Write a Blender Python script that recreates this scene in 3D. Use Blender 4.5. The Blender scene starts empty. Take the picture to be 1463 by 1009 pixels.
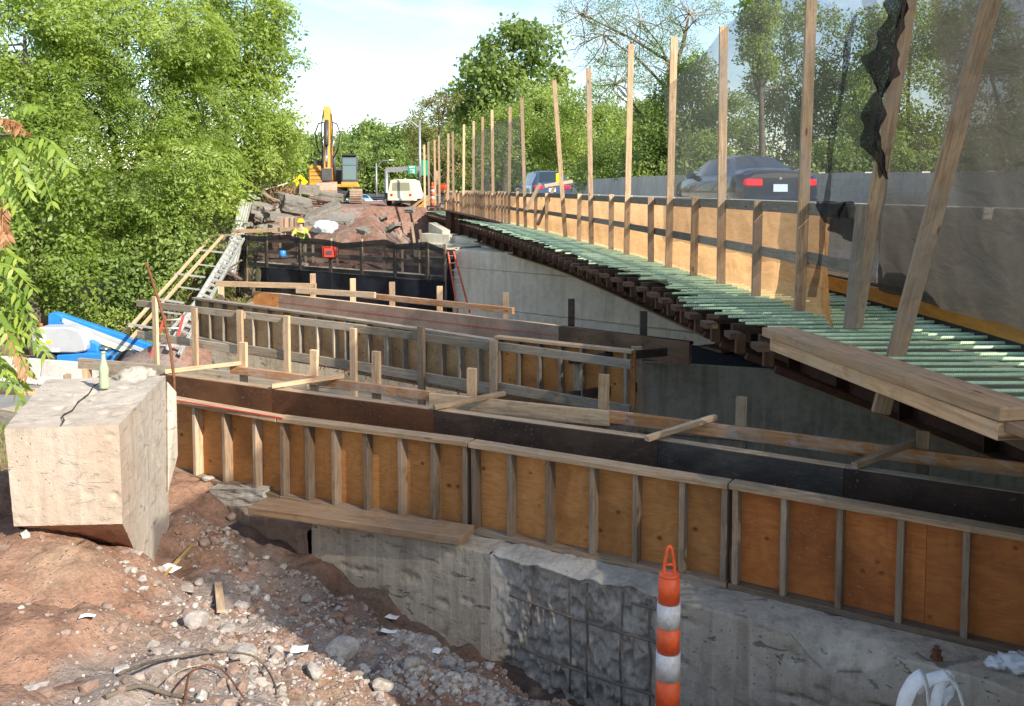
import bpy, bmesh, math, random
import numpy as np
from mathutils import Vector, Matrix, noise as mnoise
SC = bpy.context.scene
COL = SC.collection
rnd = random.Random(7)
rad = math.radians
# ------------------------------------------------------------------ camera
PITCH = rad(4.0); F = 1300.0; V0 = 268.7+F*math.tan(PITCH)      # principal row: the photograph is cropped below it
cam_d = bpy.data.cameras.new('camera'); cam = bpy.data.objects.new('camera', cam_d)
COL.objects.link(cam); SC.camera = cam
cam_d.sensor_width = 36; cam_d.lens = 36*F/1463.0
cam_d.shift_y = -(504.5-V0)/1463.0
cam_d.clip_start = 0.05; cam_d.clip_end = 6000
cam.location = (0, 0, 0); cam.rotation_euler = (rad(90)-PITCH, 0, 0)
SC.render.resolution_x = 1024; SC.render.resolution_y = 706
# ------------------------------------------------------------------ sun, sky, exposure
SUN_EL = rad(34.0); SUN_AZ = rad(135.0)      # azimuth clockwise from +Y: right and behind the camera
sdir = Vector((math.sin(SUN_AZ)*math.cos(SUN_EL), math.cos(SUN_AZ)*math.cos(SUN_EL), math.sin(SUN_EL)))
sl = bpy.data.lights.new('sun', 'SUN'); sl.energy = 4.7; sl.angle = rad(0.5); sl.color = (1.0, 0.93, 0.82)
so = bpy.data.objects.new('sun', sl); COL.objects.link(so); so.location = (20, -20, 30)
so.rotation_euler = (-sdir).to_track_quat('-Z', 'Y').to_euler()
W = bpy.data.worlds.new('World'); SC.world = W; W.use_nodes = True
wn = W.node_tree.nodes; wl = W.node_tree.links
for n in list(wn): wn.remove(n)
wo = wn.new('ShaderNodeOutputWorld'); bg = wn.new('ShaderNodeBackground'); bg.inputs[1].default_value = 0.115
sky = wn.new('ShaderNodeTexSky'); sky.sky_type = 'NISHITA'; sky.sun_disc = False
sky.sun_elevation = SUN_EL; sky.sun_rotation = SUN_AZ; sky.air_density = 1.1; sky.dust_density = .4; sky.ozone_density = 1.4
tc = wn.new('ShaderNodeTexCoord'); mp = wn.new('ShaderNodeMapping'); mp.inputs['Scale'].default_value = (1.6, 1.6, 5.0)
nz = wn.new('ShaderNodeTexNoise'); nz.inputs['Scale'].default_value = 2.1; nz.inputs['Detail'].default_value = 7
nz.inputs['Roughness'].default_value = 0.6; nz.inputs['Distortion'].default_value = 0.4
cr = wn.new('ShaderNodeValToRGB'); cr.color_ramp.elements[0].position = 0.52; cr.color_ramp.elements[1].position = 0.72
sx = wn.new('ShaderNodeSeparateXYZ'); zr = wn.new('ShaderNodeMapRange')
zr.inputs[1].default_value = 0.13; zr.inputs[2].default_value = 0.26
mu = wn.new('ShaderNodeMath'); mu.operation = 'MULTIPLY'
mx = wn.new('ShaderNodeMixRGB'); mx.inputs[2].default_value = (7.5, 7.6, 7.8, 1)
wl.new(tc.outputs['Generated'], mp.inputs[0]); wl.new(mp.outputs[0], nz.inputs['Vector']); wl.new(nz.outputs[0], cr.inputs[0])
wl.new(tc.outputs['Generated'], sx.inputs[0]); wl.new(sx.outputs[2], zr.inputs[0])
wl.new(cr.outputs[0], mu.inputs[0]); wl.new(zr.outputs[0], mu.inputs[1])
wl.new(mu.outputs[0], mx.inputs[0]); wl.new(sky.outputs[0], mx.inputs[1]); wl.new(mx.outputs[0], bg.inputs[0])
wl.new(bg.outputs[0], wo.inputs[0])
SC.view_settings.view_transform = 'Standard'; SC.view_settings.look = 'None'
SC.view_settings.exposure = 1.05; SC.view_settings.gamma = 1.0
SC.render.engine = 'CYCLES'
SC.cycles.max_bounces = 6; SC.cycles.transparent_max_bounces = 16; SC.cycles.diffuse_bounces = 3

# ------------------------------------------------------------------ measuring helpers (where things stand)
cp, sp = math.cos(PITCH), math.sin(PITCH)
def ray(u, v):
    xc = (u-731.5)/F; yc = (V0-v)/F
    return Vector((xc, cp+yc*sp, -sp+yc*cp))
def G(u, v, z):
    d = ray(u, v); return d*(z/d.z)
def D(u, v, Y):
    d = ray(u, v); return d*(Y/d.y)
def PX(p):
    dep = p[1]*cp-p[2]*sp; up = p[1]*sp+p[2]*cp
    return 731.5+F*p[0]/dep, V0-F*up/dep
def on_line(P0, P1, u):      # point of the line P0P1 whose column is u
    k = (u-731.5)/F
    f0 = P0.x-k*(P0.y*cp-P0.z*sp); f1 = P1.x-k*(P1.y*cp-P1.z*sp)
    t = f0/(f0-f1); return P0.lerp(P1, t)
# wall frame: e runs along the abutments, n points away
E = Vector((.867, -.498, 0)); N = Vector((.498, .867, 0)); UP = Vector((0, 0, 1))
def AB(a, b, z): p = E*a+N*b; return Vector((p.x, p.y, z))

# ------------------------------------------------------------------ mesh builder
class MB:
    def __init__(s): s.v = []; s.f = []; s.uv = []; s.c = []; s.sm = []
    def face(s, idx, uvs=None, c=.5, smooth=False):
        s.f.append(idx); s.uv.append(uvs or [(0, 0)]*len(idx)); s.c.append(c); s.sm.append(smooth)
    def beam(s, p0, p1, w, h, up=UP, roll=0.0, c=None, taper=1.0):
        """timber from p0 to p1, w across, h along 'up'"""
        p0 = Vector(p0); p1 = Vector(p1); d = p1-p0; L = d.length
        if L < 1e-6: return s
        d.normalize(); up = Vector(up)
        if abs(d.dot(up)) > .98: up = Vector((0, 1, 0)) if abs(d.y) < .9 else Vector((1, 0, 0))
        x = d.cross(up).normalized(); y = x.cross(d).normalized()
        if roll: q = Matrix.Rotation(roll, 3, d); x = q@x; y = q@y
        b = len(s.v); c = rnd.random() if c is None else c
        uo, vo = rnd.random()*40, rnd.random()*40
        for k, p in enumerate((p0, p1)):
            t = taper if k else 1
            for a, bb in ((-1, -1), (1, -1), (1, 1), (-1, 1)):
                s.v.append(p+x*(a*w/2*t)+y*(bb*h/2*t))
        per = [w, h, w, h]; acc = 0
        for i in range(4):
            j = (i+1) % 4
            s.face([b+i, b+j, b+4+j, b+4+i], [(uo, vo+acc), (uo, vo+acc+per[i]), (uo+L, vo+acc+per[i]), (uo+L, vo+acc)], c)
            acc += per[i]+.01
        s.face([b+3, b+2, b+1, b], [(uo, vo), (uo+.02, vo), (uo+.02, vo+h), (uo, vo+h)], c)
        s.face([b+4, b+5, b+6, b+7], [(uo, vo), (uo+.02, vo), (uo+.02, vo+h), (uo, vo+h)], c)
        return s
    def box(s, c0, size, rz=0.0, c=None, rx=0.0, ry=0.0):
        c0 = Vector(c0); R = Matrix.Rotation(rz, 3, 'Z')@Matrix.Rotation(ry, 3, 'Y')@Matrix.Rotation(rx, 3, 'X')
        a = R@Vector((size[0]/2, 0, 0)); u = R@Vector((0, 0, 1))
        return s.beam(c0-a, c0+a, size[1], size[2], up=u, c=c)
    def panel(s, P0, P1, P2, P3, th, c=None):
        """slab: four corners in order, thickness th away from the face normal"""
        P = [Vector(p) for p in (P0, P1, P2, P3)]
        n = (P[1]-P[0]).cross(P[3]-P[0]).normalized(); b = len(s.v); c = rnd.random() if c is None else c
        for p in P: s.v.append(p)
        for p in P: s.v.append(p-n*th)
        L = (P[1]-P[0]).length; H = (P[3]-P[0]).length; uo, vo = rnd.random()*40, rnd.random()*40
        q = [(uo, vo), (uo+L, vo), (uo+L, vo+H), (uo, vo+H)]
        s.face([b, b+1, b+2, b+3], q, c); s.face([b+7, b+6, b+5, b+4], q[::-1], c)
        for i in range(4):
            j = (i+1) % 4; s.face([b+j, b+i, b+4+i, b+4+j], [(uo, vo), (uo+.3, vo), (uo+.3, vo+th), (uo, vo+th)], c)
        return s
    def tube(s, pts, r, n=8, c=None, caps=True, smooth=True):
        pts = [Vector(p) for p in pts]; m = len(pts); c = rnd.random() if c is None else c
        rr = r if isinstance(r, (list, tuple)) else [r]*m
        b = len(s.v); prev = None; L = 0
        for i, p in enumerate(pts):
            t = (pts[min(i+1, m-1)]-pts[max(i-1, 0)])
            if t.length < 1e-9: t = Vector((0, 0, 1))
            t.normalize()
            if prev is None:
                a = Vector((0, 0, 1)) if abs(t.z) < .9 else Vector((1, 0, 0)); x = t.cross(a).normalized()
            else:
                x = prev-t*prev.dot(t); x = x.normalized() if x.length > 1e-6 else t.orthogonal().normalized()
            prev = x; y = t.cross(x)
            for k in range(n):
                an = 2*math.pi*k/n; s.v.append(p+(x*math.cos(an)+y*math.sin(an))*rr[i])
        for i in range(m-1):
            l = (pts[i+1]-pts[i]).length
            for k in range(n):
                j = (k+1) % n
                s.face([b+i*n+k, b+i*n+j, b+(i+1)*n+j, b+(i+1)*n+k], [(L, k/n*.3), (L, (k+1)/n*.3), (L+l, (k+1)/n*.3), (L+l, k/n*.3)], c, smooth)
            L += l
        if caps:
            s.face([b+k for k in range(n)][::-1], None, c); s.face([b+(m-1)*n+k for k in range(n)], None, c)
        return s
    def prism(s, poly, ax, h, c=None):
        """poly = list of points (3-D, planar); extruded by vector ax*h"""
        P = [Vector(p) for p in poly]; a = Vector(ax)*h; n = len(P); b = len(s.v); c = rnd.random() if c is None else c
        s.v += P+[p+a for p in P]
        o = P[0]; xd = (P[1]-P[0]).normalized(); nn = Vector(ax).normalized(); yd = nn.cross(xd)
        uv = [((p-o).dot(xd), (p-o).dot(yd)) for p in P]
        s.face([b+i for i in range(n)][::-1], uv[::-1], c); s.face([b+n+i for i in range(n)], uv, c)
        acc = 0
        for i in range(n):
            j = (i+1) % n; l = (P[j]-P[i]).length
            s.face([b+i, b+j, b+n+j, b+n+i], [(acc, 0), (acc+l, 0), (acc+l, h), (acc, h)], c); acc += l
        return s
    def lathe(s, c0, prof, n=24, c=.5, smooth=True):
        b = len(s.v); c0 = Vector(c0)
        for r, z in prof:
            for k in range(n):
                an = 2*math.pi*k/n; s.v.append(c0+Vector((r*math.cos(an), r*math.sin(an), z)))
        for i in range(len(prof)-1):
            for k in range(n):
                j = (k+1) % n
                s.face([b+i*n+k, b+i*n+j, b+(i+1)*n+j, b+(i+1)*n+k], [(k/n, prof[i][1]), ((k+1)/n, prof[i][1]), ((k+1)/n, prof[i+1][1]), (k/n, prof[i+1][1])], c, smooth)
        s.face([b+k for k in range(n)][::-1], None, c); s.face([b+(len(prof)-1)*n+k for k in range(n)], None, c)
        return s
    def grid(s, P, c=.5, smooth=True, uv=None):
        """P[i][j] rows of points"""
        b = len(s.v); m = len(P); n = len(P[0])
        for r in P: s.v += [Vector(p) for p in r]
        for i in range(m-1):
            for j in range(n-1):
                q = [(i, j), (i, j+1), (i+1, j+1), (i+1, j)]
                s.face([b+a*n+d for a, d in q], [uv[a][d] if uv else (d/(n-1), a/(m-1)) for a, d in q], c, smooth)
        return s
    def build(s, name, mat, parent=None, bevel=0.0, origin=None):
        me = bpy.data.meshes.new(name)
        off = Vector((0, 0, 0))
        if parent is not None: off = wloc(parent)
        elif origin is not None: off = Vector(origin)
        me.from_pydata([v-off for v in s.v], [], s.f)
        ul = me.uv_layers.new(name='UVMap')
        ul.data.foreach_set('uv', np.array([x for f in s.uv for q in f for x in q], dtype=np.float32))
        ca = me.attributes.new('tint', 'FLOAT', 'FACE'); ca.data.foreach_set('value', np.array(s.c, dtype=np.float32))
        me.polygons.foreach_set('use_smooth', s.sm)
        me.materials.append(mat); me.update()
        o = bpy.data.objects.new(name, me); COL.objects.link(o)
        if parent is not None: o.parent = parent; o['_w'] = 0
        else: o.location = off
        if bevel:
            bv = o.modifiers.new('bevel', 'BEVEL'); bv.width = bevel; bv.segments = 1; bv.limit_method = 'ANGLE'
        return o
def wloc(o):
    v = Vector(o.location)
    while o.parent is not None: o = o.parent; v += Vector(o.location)
    return v
def strip(): 
    for o in bpy.data.objects:
        if '_w' in o: del o['_w']
def tag(o, label=None, cat=None, group=None, kind=None):
    if label: o['label'] = label
    if cat: o['category'] = cat
    if group: o['group'] = group
    if kind: o['kind'] = kind
    return o
def thing(name, loc, label, cat, group=None, rz=0.0):
    o = bpy.data.objects.new(name, None); COL.objects.link(o); o.empty_display_size = .1
    o.location = loc; o.rotation_euler = (0, 0, rz); return tag(o, label, cat, group)
def copy_tree(o, loc=None, rot=None, label=None, scale=None, group=None, parent=None):
    c = o.copy(); COL.objects.link(c)
    if parent is not None: c.parent = parent
    if loc is not None: c.location = loc
    if rot is not None: c.rotation_euler = rot
    if scale is not None: c.scale = scale
    if label: c['label'] = label
    if group: c['group'] = group
    for ch in list(o.children): copy_tree(ch, parent=c)
    return c
def npmesh(name, V, Fq, mat, parent=None, col=None, smooth=False, origin=(0, 0, 0), tris=False):
    """fast mesh from numpy: V (n,3), Fq (m,k) ; col (m,) tint per face"""
    me = bpy.data.meshes.new(name); k = Fq.shape[1]; m = len(Fq)
    off = np.array(wloc(parent) if parent is not None else origin, dtype=np.float64)
    me.vertices.add(len(V)); me.vertices.foreach_set('co', (V-off).astype(np.float32).ravel())
    me.loops.add(m*k); me.loops.foreach_set('vertex_index', Fq.astype(np.int32).ravel())
    me.polygons.add(m); me.polygons.foreach_set('loop_start', np.arange(0, m*k, k, dtype=np.int32))
    me.polygons.foreach_set('loop_total', np.full(m, k, dtype=np.int32))
    me.polygons.foreach_set('use_smooth', np.full(m, smooth))
    if col is not None:
        ca = me.attributes.new('tint', 'FLOAT', 'FACE'); ca.data.foreach_set('value', col.astype(np.float32))
    me.materials.append(mat); me.update(calc_edges=True); me.validate()
    o = bpy.data.objects.new(name, me); COL.objects.link(o)
    if parent is not None: o.parent = parent
    else: o.location = origin
    return o
# numpy value noise
_rs = np.random.RandomState(3); _tab = _rs.rand(64, 64, 64).astype(np.float32)
def vn(x, y, z=0.0):
    x = np.asarray(x, dtype=np.float64); y = np.asarray(y, dtype=np.float64); z = np.asarray(z, dtype=np.float64)+0*x
    xi = np.floor(x).astype(int); yi = np.floor(y).astype(int); zi = np.floor(z).astype(int)
    fx, fy, fz = x-xi, y-yi, z-zi
    fx = fx*fx*(3-2*fx); fy = fy*fy*(3-2*fy); fz = fz*fz*(3-2*fz)
    r = 0
    for a in (0, 1):
        for b in (0, 1):
            for c in (0, 1):
                r = r+_tab[(xi+a) % 64, (yi+b) % 64, (zi+c) % 64]*(fx if a else 1-fx)*(fy if b else 1-fy)*(fz if c else 1-fz)
    return r*2-1
def fbm(x, y, z=0.0, o=4, lac=2.03, g=.5):
    r = 0; a = 1; s = 0
    for i in range(o):
        r = r+a*vn(x*lac**i+17*i, y*lac**i+5*i, np.asarray(z)*lac**i); s += a; a *= g
    return r/s

# ------------------------------------------------------------------ materials
def newmat(name):
    m = bpy.data.materials.new(name); m.use_nodes = True; nt = m.node_tree
    for n in list(nt.nodes): nt.nodes.remove(n)
    out = nt.nodes.new('ShaderNodeOutputMaterial'); b = nt.nodes.new('ShaderNodeBsdfPrincipled')
    nt.links.new(b.outputs[0], out.inputs[0]); return m, nt, b, out
class NT:
    def __init__(s, nt): s.nt = nt
    def n(s, t, ins=None, **kw):
        nd = s.nt.nodes.new('ShaderNode'+t)
        for k, v in kw.items(): setattr(nd, k, v)
        for k, v in (ins or {}).items():
            i = nd.inputs[k]
            if isinstance(v, bpy.types.NodeSocket): s.nt.links.new(v, i)
            else: i.default_value = v
        return nd
    def ramp(s, fac, stops):
        r = s.n('ValToRGB', {0: fac}); e = r.color_ramp.elements
        while len(e) < len(stops): e.new(.5)
        for i, (p, c) in enumerate(stops): e[i].position = p; e[i].color = (*c, 1) if len(c) == 3 else c
        return r.outputs[0]
    def noise(s, vec, scale, detail=4, rough=.55, dist=0.0, out=0):
        return s.n('TexNoise', {'Vector': vec, 'Scale': scale, 'Detail': detail, 'Roughness': rough, 'Distortion': dist}).outputs[out]
    def math(s, op, a, b=0.0, c=0.0, clamp=False):
        nd = s.n('Math', {0: a, 1: b, 2: c}, operation=op); nd.use_clamp = clamp; return nd.outputs[0]
    def mix(s, f, a, b, mode='MIX'):
        nd = s.n('MixRGB', {0: f, 1: a, 2: b}, blend_type=mode); return nd.outputs[0]
    def mapr(s, v, a, b, c, d): return s.n('MapRange', {0: v, 1: a, 2: b, 3: c, 4: d}).outputs[0]
    def bump(s, h, strength=.5, dist=.01, nrm=None):
        i = {'Height': h, 'Strength': strength, 'Distance': dist}
        if nrm is not None: i['Normal'] = nrm
        return s.n('Bump', i).outputs[0]
def c4(c): return (c[0], c[1], c[2], 1)
def scl(c, k): return tuple(min(1, x*k) for x in c)
def hexc(r, g, b):   # sRGB 0-255 to linear
    f = lambda x: ((x/255+.055)/1.055)**2.4 if x > 10 else x/255/12.92
    return (f(r), f(g), f(b))
def m_wood(name, base, dark, blotch=None, bl_amt=.5, knots=True, rough=.75, grainscale=1.0, var=.35, plaster=0.0):
    m, nt, b, out = newmat(name); T = NT(nt)
    uv = T.n('UVMap').outputs[0]; tint = T.n('Attribute', attribute_name='tint').outputs['Fac']
    mp_ = T.n('Mapping', {0: uv, 'Scale': (1.3*grainscale, 22*grainscale, 1)}).outputs[0]
    g = T.noise(mp_, 2.2, 6, .6, .9)
    mp2 = T.n('Mapping', {0: uv, 'Scale': (4, 140, 1)}).outputs[0]; g2 = T.noise(mp2, 2, 3, .6)
    mixg = T.math('ADD', T.math('MULTIPLY', g, .7), T.math('MULTIPLY', g2, .3))
    col = T.ramp(mixg, [(.36, dark), (.6, base), (.8, scl(base, 1.2))])
    big = T.noise(uv, 1.7, 5, .6, .3)
    if blotch is not None:
        col = T.mix(T.math('MULTIPLY', T.mapr(big, .45, .62, 0, 1), bl_amt), col, c4(blotch))
    if knots:
        vo = T.n('TexVoronoi', {'Vector': T.n('Mapping', {0: uv, 'Scale': (2.2, 7, 1)}).outputs[0], 'Scale': 1.0}).outputs[0]
        col = T.mix(T.mapr(vo, .05, .11, .8, 0), col, c4(scl(dark, .35)))
    if plaster:
        n3 = T.noise(T.n('Mapping', {0: uv, 'Scale': (2, 5, 1)}).outputs[0], 2.2, 7, .7, .4)
        col = T.mix(T.math('MULTIPLY', T.mapr(n3, .52, .6, 0, 1), plaster), col, (.42, .40, .37, 1))
    dirt = T.noise(T.n('NewGeometry').outputs['Position'], 9, 5, .65)
    col = T.mix(T.mapr(dirt, .52, .75, 0, .45), col, c4(scl(dark, .5)))
    k = T.mapr(tint, 0, 1, 1-var, 1+var)
    col = T.n('VectorMath', {0: col, 'Scale': k}, operation='SCALE').outputs[0]
    nt.links.new(col, b.inputs['Base Color']); b.inputs['Roughness'].default_value = rough; b.inputs['Specular IOR Level'].default_value = .2
    nt.links.new(T.bump(mixg, .35, .004), b.inputs['Normal']); return m
def m_ply(name, base, dark, pale, figure=1.0, knot=.8, var=.2):
    """rotary cut plywood, flame figure, patches, drips"""
    m, nt, b, out = newmat(name); T = NT(nt)
    uv = T.n('UVMap').outputs[0]; tint = T.n('Attribute', attribute_name='tint').outputs['Fac']
    off = T.n('CombineXYZ', {0: T.math('MULTIPLY', tint, 37), 1: T.math('MULTIPLY', tint, 11), 2: 0}).outputs[0]
    u2 = T.n('VectorMath', {0: uv, 1: off}, operation='ADD').outputs[0]
    n1 = T.noise(T.n('Mapping', {0: u2, 'Scale': (1.1, 2.6, 1)}).outputs[0], 1.6, 3, .5, .4)
    bands = T.math('SINE', T.math('MULTIPLY', n1, 70*figure))
    fine = T.noise(T.n('Mapping', {0: u2, 'Scale': (3, 90, 1)}).outputs[0], 2, 4, .6)
    h = T.math('ADD', T.math('MULTIPLY', bands, .055), T.math('ADD', T.math('MULTIPLY', fine, .7), .15))
    col = T.ramp(h, [(.25, dark), (.5, base), (.78, pale)])
    big = T.noise(u2, 1.3, 6, .62, .6)
    col = T.mix(T.mapr(big, .45, .66, 0, .8), col, c4(scl(dark, .75)))
    vo = T.n('TexVoronoi', {'Vector': T.n('Mapping', {0: u2, 'Scale': (5.5, 7, 1)}).outputs[0], 'Scale': 1.0}).outputs[0]
    col = T.mix(T.mapr(vo, .07, .15, knot, 0), col, c4(scl(dark, .25)))
    drip = T.noise(T.n('Mapping', {0: u2, 'Scale': (16, 1.4, 1)}).outputs[0], 1.2, 4, .6)
    col = T.mix(T.mapr(drip, .6, .75, 0, .35), col, c4(scl(dark, .45)))
    sc_ = T.noise(T.n('Mapping', {0: u2, 'Scale': (2.5, 3, 1)}).outputs[0], 3.4, 8, .75, 1.2)
    col = T.mix(T.mapr(sc_, .60, .68, 0, .6), col, c4(scl(pale, 1.15)))
    sp_ = T.noise(u2, 38, 4, .7, .3); col = T.mix(T.math('MULTIPLY', T.mapr(sp_, .63, .67, 0, .6), T.mapr(big, .42, .55, 0, 1)), col, (.36, .33, .29, 1))
    k = T.mapr(tint, 0, 1, 1-var, 1+var)
    col = T.n('VectorMath', {0: col, 'Scale': k}, operation='SCALE').outputs[0]
    nt.links.new(col, b.inputs['Base Color']); b.inputs['Roughness'].default_value = .6; b.inputs['Specular IOR Level'].default_value = .3
    nt.links.new(T.bump(h, .25, .003), b.inputs['Normal']); return m
def m_conc(name, base, dark, scale=1.0, streak=.4, rough=.9, bump=.5, pores=True, warm=None, scars=0.0):
    m, nt, b, out = newmat(name); T = NT(nt)
    P = T.n('NewGeometry').outputs['Position']
    n1 = T.noise(P, 1.3*scale, 7, .62, .2); n2 = T.noise(P, 14*scale, 5, .7); n3 = T.noise(P, 70*scale, 3, .6)
    a = T.math('ADD', T.math('MULTIPLY', n1, .55), T.math('MULTIPLY', n2, .45))
    col = T.ramp(a, [(.33, dark), (.5, base), (.68, scl(base, 1.25))])
    vs = T.n('Mapping', {0: P, 'Scale': (7, 7, .55)}).outputs[0]
    st = T.noise(vs, 1.5*scale, 5, .6)
    col = T.mix(T.mapr(st, .5, .68, 0, streak), col, c4(scl(dark, .75)))
    st2 = T.noise(T.n('Mapping', {0: P, 'Scale': (13, 13, .4), 'Location': (4, 2, 1)}).outputs[0], 1.5*scale, 4, .6)
    col = T.mix(T.mapr(st2, .56, .72, 0, streak), col, c4(scl(base, 1.4)))
    if warm is not None:
        n4 = T.noise(P, .8*scale, 5, .6, .5); col = T.mix(T.mapr(n4, .5, .7, 0, .6), col, c4(warm))
    hh = T.math('ADD', n2, T.math('MULTIPLY', n3, .5))
    if pores:
        vo = T.n('TexVoronoi', {'Vector': T.n('Mapping', {0: P, 'Scale': (1, 1, .6)}).outputs[0], 'Scale': 26.0}).outputs[0]
        pm = T.mapr(vo, .07, .16, 1, 0); pm = T.math('MULTIPLY', pm, T.mapr(n1, .45, .6, 0, 1))
        col = T.mix(T.math('MULTIPLY', pm, .55), col, c4(scl(dark, .5))); hh = T.math('SUBTRACT', hh, pm)
    if scars:
        s1 = T.noise(T.n('Mapping', {0: P, 'Scale': (3.0, 3.0, 8.5), 'Rotation': (.35, .25, 0)}).outputs[0], 1.5, 7, .62, .9)
        sm_ = T.math('MULTIPLY', T.mapr(s1, .60, .635, 0, 1), T.mapr(n1, .42, .56, .25, 1))
        col = T.mix(T.math('MULTIPLY', sm_, .75*min(1, scars)), col, c4(scl(dark, .42)))
        s2 = T.noise(P, 42, 4, .75); col = T.mix(T.mapr(s2, .60, .66, 0, .5*min(1, scars)), col, c4(scl(dark, .6)))
        hh = T.math('SUBTRACT', hh, T.math('MULTIPLY', sm_, 1.2))
    nt.links.new(col, b.inputs['Base Color']); b.inputs['Roughness'].default_value = rough; b.inputs['Specular IOR Level'].default_value = .2
    nt.links.new(T.bump(hh, bump, .012/scale), b.inputs['Normal']); return m
def m_plain(name, base, rough=.5, metal=0.0, var=.15, scale=6.0, dirt=None, dirt_amt=.5, spec=.5, bump=0.0, coat=0.0):
    m, nt, b, out = newmat(name); T = NT(nt)
    P = T.n('NewGeometry').outputs['Position']; n1 = T.noise(P, scale, 6, .65, .3)
    col = T.ramp(n1, [(.3, scl(base, 1-var)), (.7, scl(base, 1+var))])
    if dirt is not None:
        n2 = T.noise(P, scale*2.3, 6, .7, .5); col = T.mix(T.mapr(n2, .48, .68, 0, dirt_amt), col, c4(dirt))
    nt.links.new(col, b.inputs['Base Color']); b.inputs['Metallic'].default_value = metal
    nt.links.new(T.mapr(n1, .3, .7, max(.05, rough-.1), min(1, rough+.1)), b.inputs['Roughness']); b.inputs['Specular IOR Level'].default_value = spec
    if coat: b.inputs['Coat Weight'].default_value = coat
    if bump: nt.links.new(T.bump(T.noise(P, scale*6, 4, .6), bump, .01), b.inputs['Normal'])
    return m
def m_net(name, col, alpha, trans=.4, wr=.25, crease=0.0):
    m, nt, b, out = newmat(name); T = NT(nt); nt.nodes.remove(b)
    P = T.n('NewGeometry').outputs['Position']
    n1 = T.noise(P, 1.1, 5, .6, 1.0); n2 = T.noise(T.n('Mapping', {0: P, 'Scale': (3, 3, 14), 'Rotation': (.5, .3, 0)}).outputs[0], 1.4, 5, .65, 1.2)
    n3 = T.noise(P, 140, 2, .5)
    a = T.math('ADD', T.math('MULTIPLY', T.math('SUBTRACT', n1, .5), wr*1.6), T.math('MULTIPLY', T.math('SUBTRACT', n2, .5), wr*1.4))
    a = T.math('ADD', a, T.math('MULTIPLY', T.math('SUBTRACT', n3, .5), wr*1.2))
    a = T.math('ADD', a, alpha if alpha is not None else T.n('Attribute', attribute_name='tint').outputs['Fac'], clamp=True)
    cc = T.mix(n2, c4(scl(col, .7)), c4(scl(col, 1.3)))
    w1 = T.noise(T.n('Mapping', {0: P, 'Scale': (1.5, 1.5, 3), 'Rotation': (.6, .2, 0)}).outputs[0], 1.5, 3, .5, 1.2); nb = T.bump(w1, crease, .06)
    d = T.n('BsdfDiffuse', {0: cc, 'Normal': nb}).outputs[0]; t = T.n('BsdfTranslucent', {0: cc, 'Normal': nb}).outputs[0]
    dt = T.n('MixShader', {0: trans, 1: d, 2: t}).outputs[0]; tr = T.n('BsdfTransparent').outputs[0]
    nt.links.new(T.n('MixShader', {0: a, 1: tr, 2: dt}).outputs[0], out.inputs[0]); return m
def m_leaf(name, c_dark, c_mid, c_light, trans=.45, yellow=None):
    m, nt, b, out = newmat(name); T = NT(nt); nt.nodes.remove(b)
    tint = T.n('Attribute', attribute_name='tint').outputs['Fac']
    col = T.ramp(tint, [(0, c_dark), (.5, c_mid), (.93, c_light)]+([(1.0, yellow)] if yellow else []))
    tc_ = T.mix(.6, col, c4(scl((c_light[0]*1.25, c_light[1]*1.3, c_light[2]*.6), 1.5)))
    d = T.n('BsdfPrincipled', {'Base Color': col, 'Roughness': .45, 'Specular IOR Level': .35}).outputs[0]
    t = T.n('BsdfTranslucent', {0: tc_}).outputs[0]
    nt.links.new(T.n('MixShader', {0: trans, 1: d, 2: t}).outputs[0], out.inputs[0]); return m
def m_glass(name, base=(.05, .07, .08), rough=.08):
    m, nt, b, out = newmat(name); b.inputs['Base Color'].default_value = c4(base); b.inputs['Roughness'].default_value = rough
    b.inputs['Specular IOR Level'].default_value = .9; return m
M = {}
M['wood_new'] = m_wood('pale lumber', (.56, .40, .25), (.33, .20, .11))
M['wood_post'] = m_wood('post lumber', (.46, .33, .21), (.24, .15, .09), blotch=(.30, .25, .20), bl_amt=.6)
M['wood_grey'] = m_wood('weathered lumber', (.37, .30, .22), (.18, .135, .09), blotch=(.27, .235, .19), bl_amt=.6)
M['wood_rail'] = m_wood('grey rail lumber', (.30, .255, .20), (.16, .13, .10), blotch=(.24, .21, .175), bl_amt=.7)
M['wood_form'] = m_wood('form stud lumber', (.42, .29, .18), (.20, .12, .07), blotch=(.34, .30, .25), bl_amt=.55)
M['wood_orange'] = m_wood('oiled rail board', (.52, .25, .10), (.30, .12, .045), blotch=(.45, .38, .30), bl_amt=.4, plaster=.5)
M['wood_dark'] = m_wood('shade-dark lumber', (.10, .062, .04), (.045, .026, .017), blotch=(.12, .10, .08), bl_amt=.6)  # dark timber, darkened further to carry the deep shade under the deck
M['wood_plank'] = m_wood('scaffold plank', (.50, .33, .19), (.30, .17, .09), blotch=(.36, .28, .20), bl_amt=.5, grainscale=.6)
M['ply'] = m_ply('form plywood', (.58, .25, .07), (.37, .135, .035), (.64, .34, .13))
M['ply_red'] = m_ply('darker red plywood', (.46, .15, .035), (.27, .075, .018), (.54, .21, .06), figure=.8)  # darker and redder than the other form plywood
M['ply_far'] = m_ply('old form plywood', (.50, .30, .14), (.27, .15, .07), (.62, .43, .24), figure=.9)
M['ply_wash'] = m_ply('washed plywood', (.46, .31, .22), (.32, .20, .13), (.52, .42, .34), figure=.3, knot=.1)
M['film'] = m_ply('dark film plywood', (.062, .038, .025), (.032, .02, .013), (.12, .075, .048), figure=.3, knot=.0)
M['film_brown'] = m_ply('brown film plywood', (.12, .048, .02), (.06, .025, .012), (.16, .07, .03), figure=.2, knot=.0)
M['film_grey'] = m_ply('cement stained film plywood', (.07, .06, .05), (.035, .026, .02), (.16, .14, .12), figure=.3, knot=.0)
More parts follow.
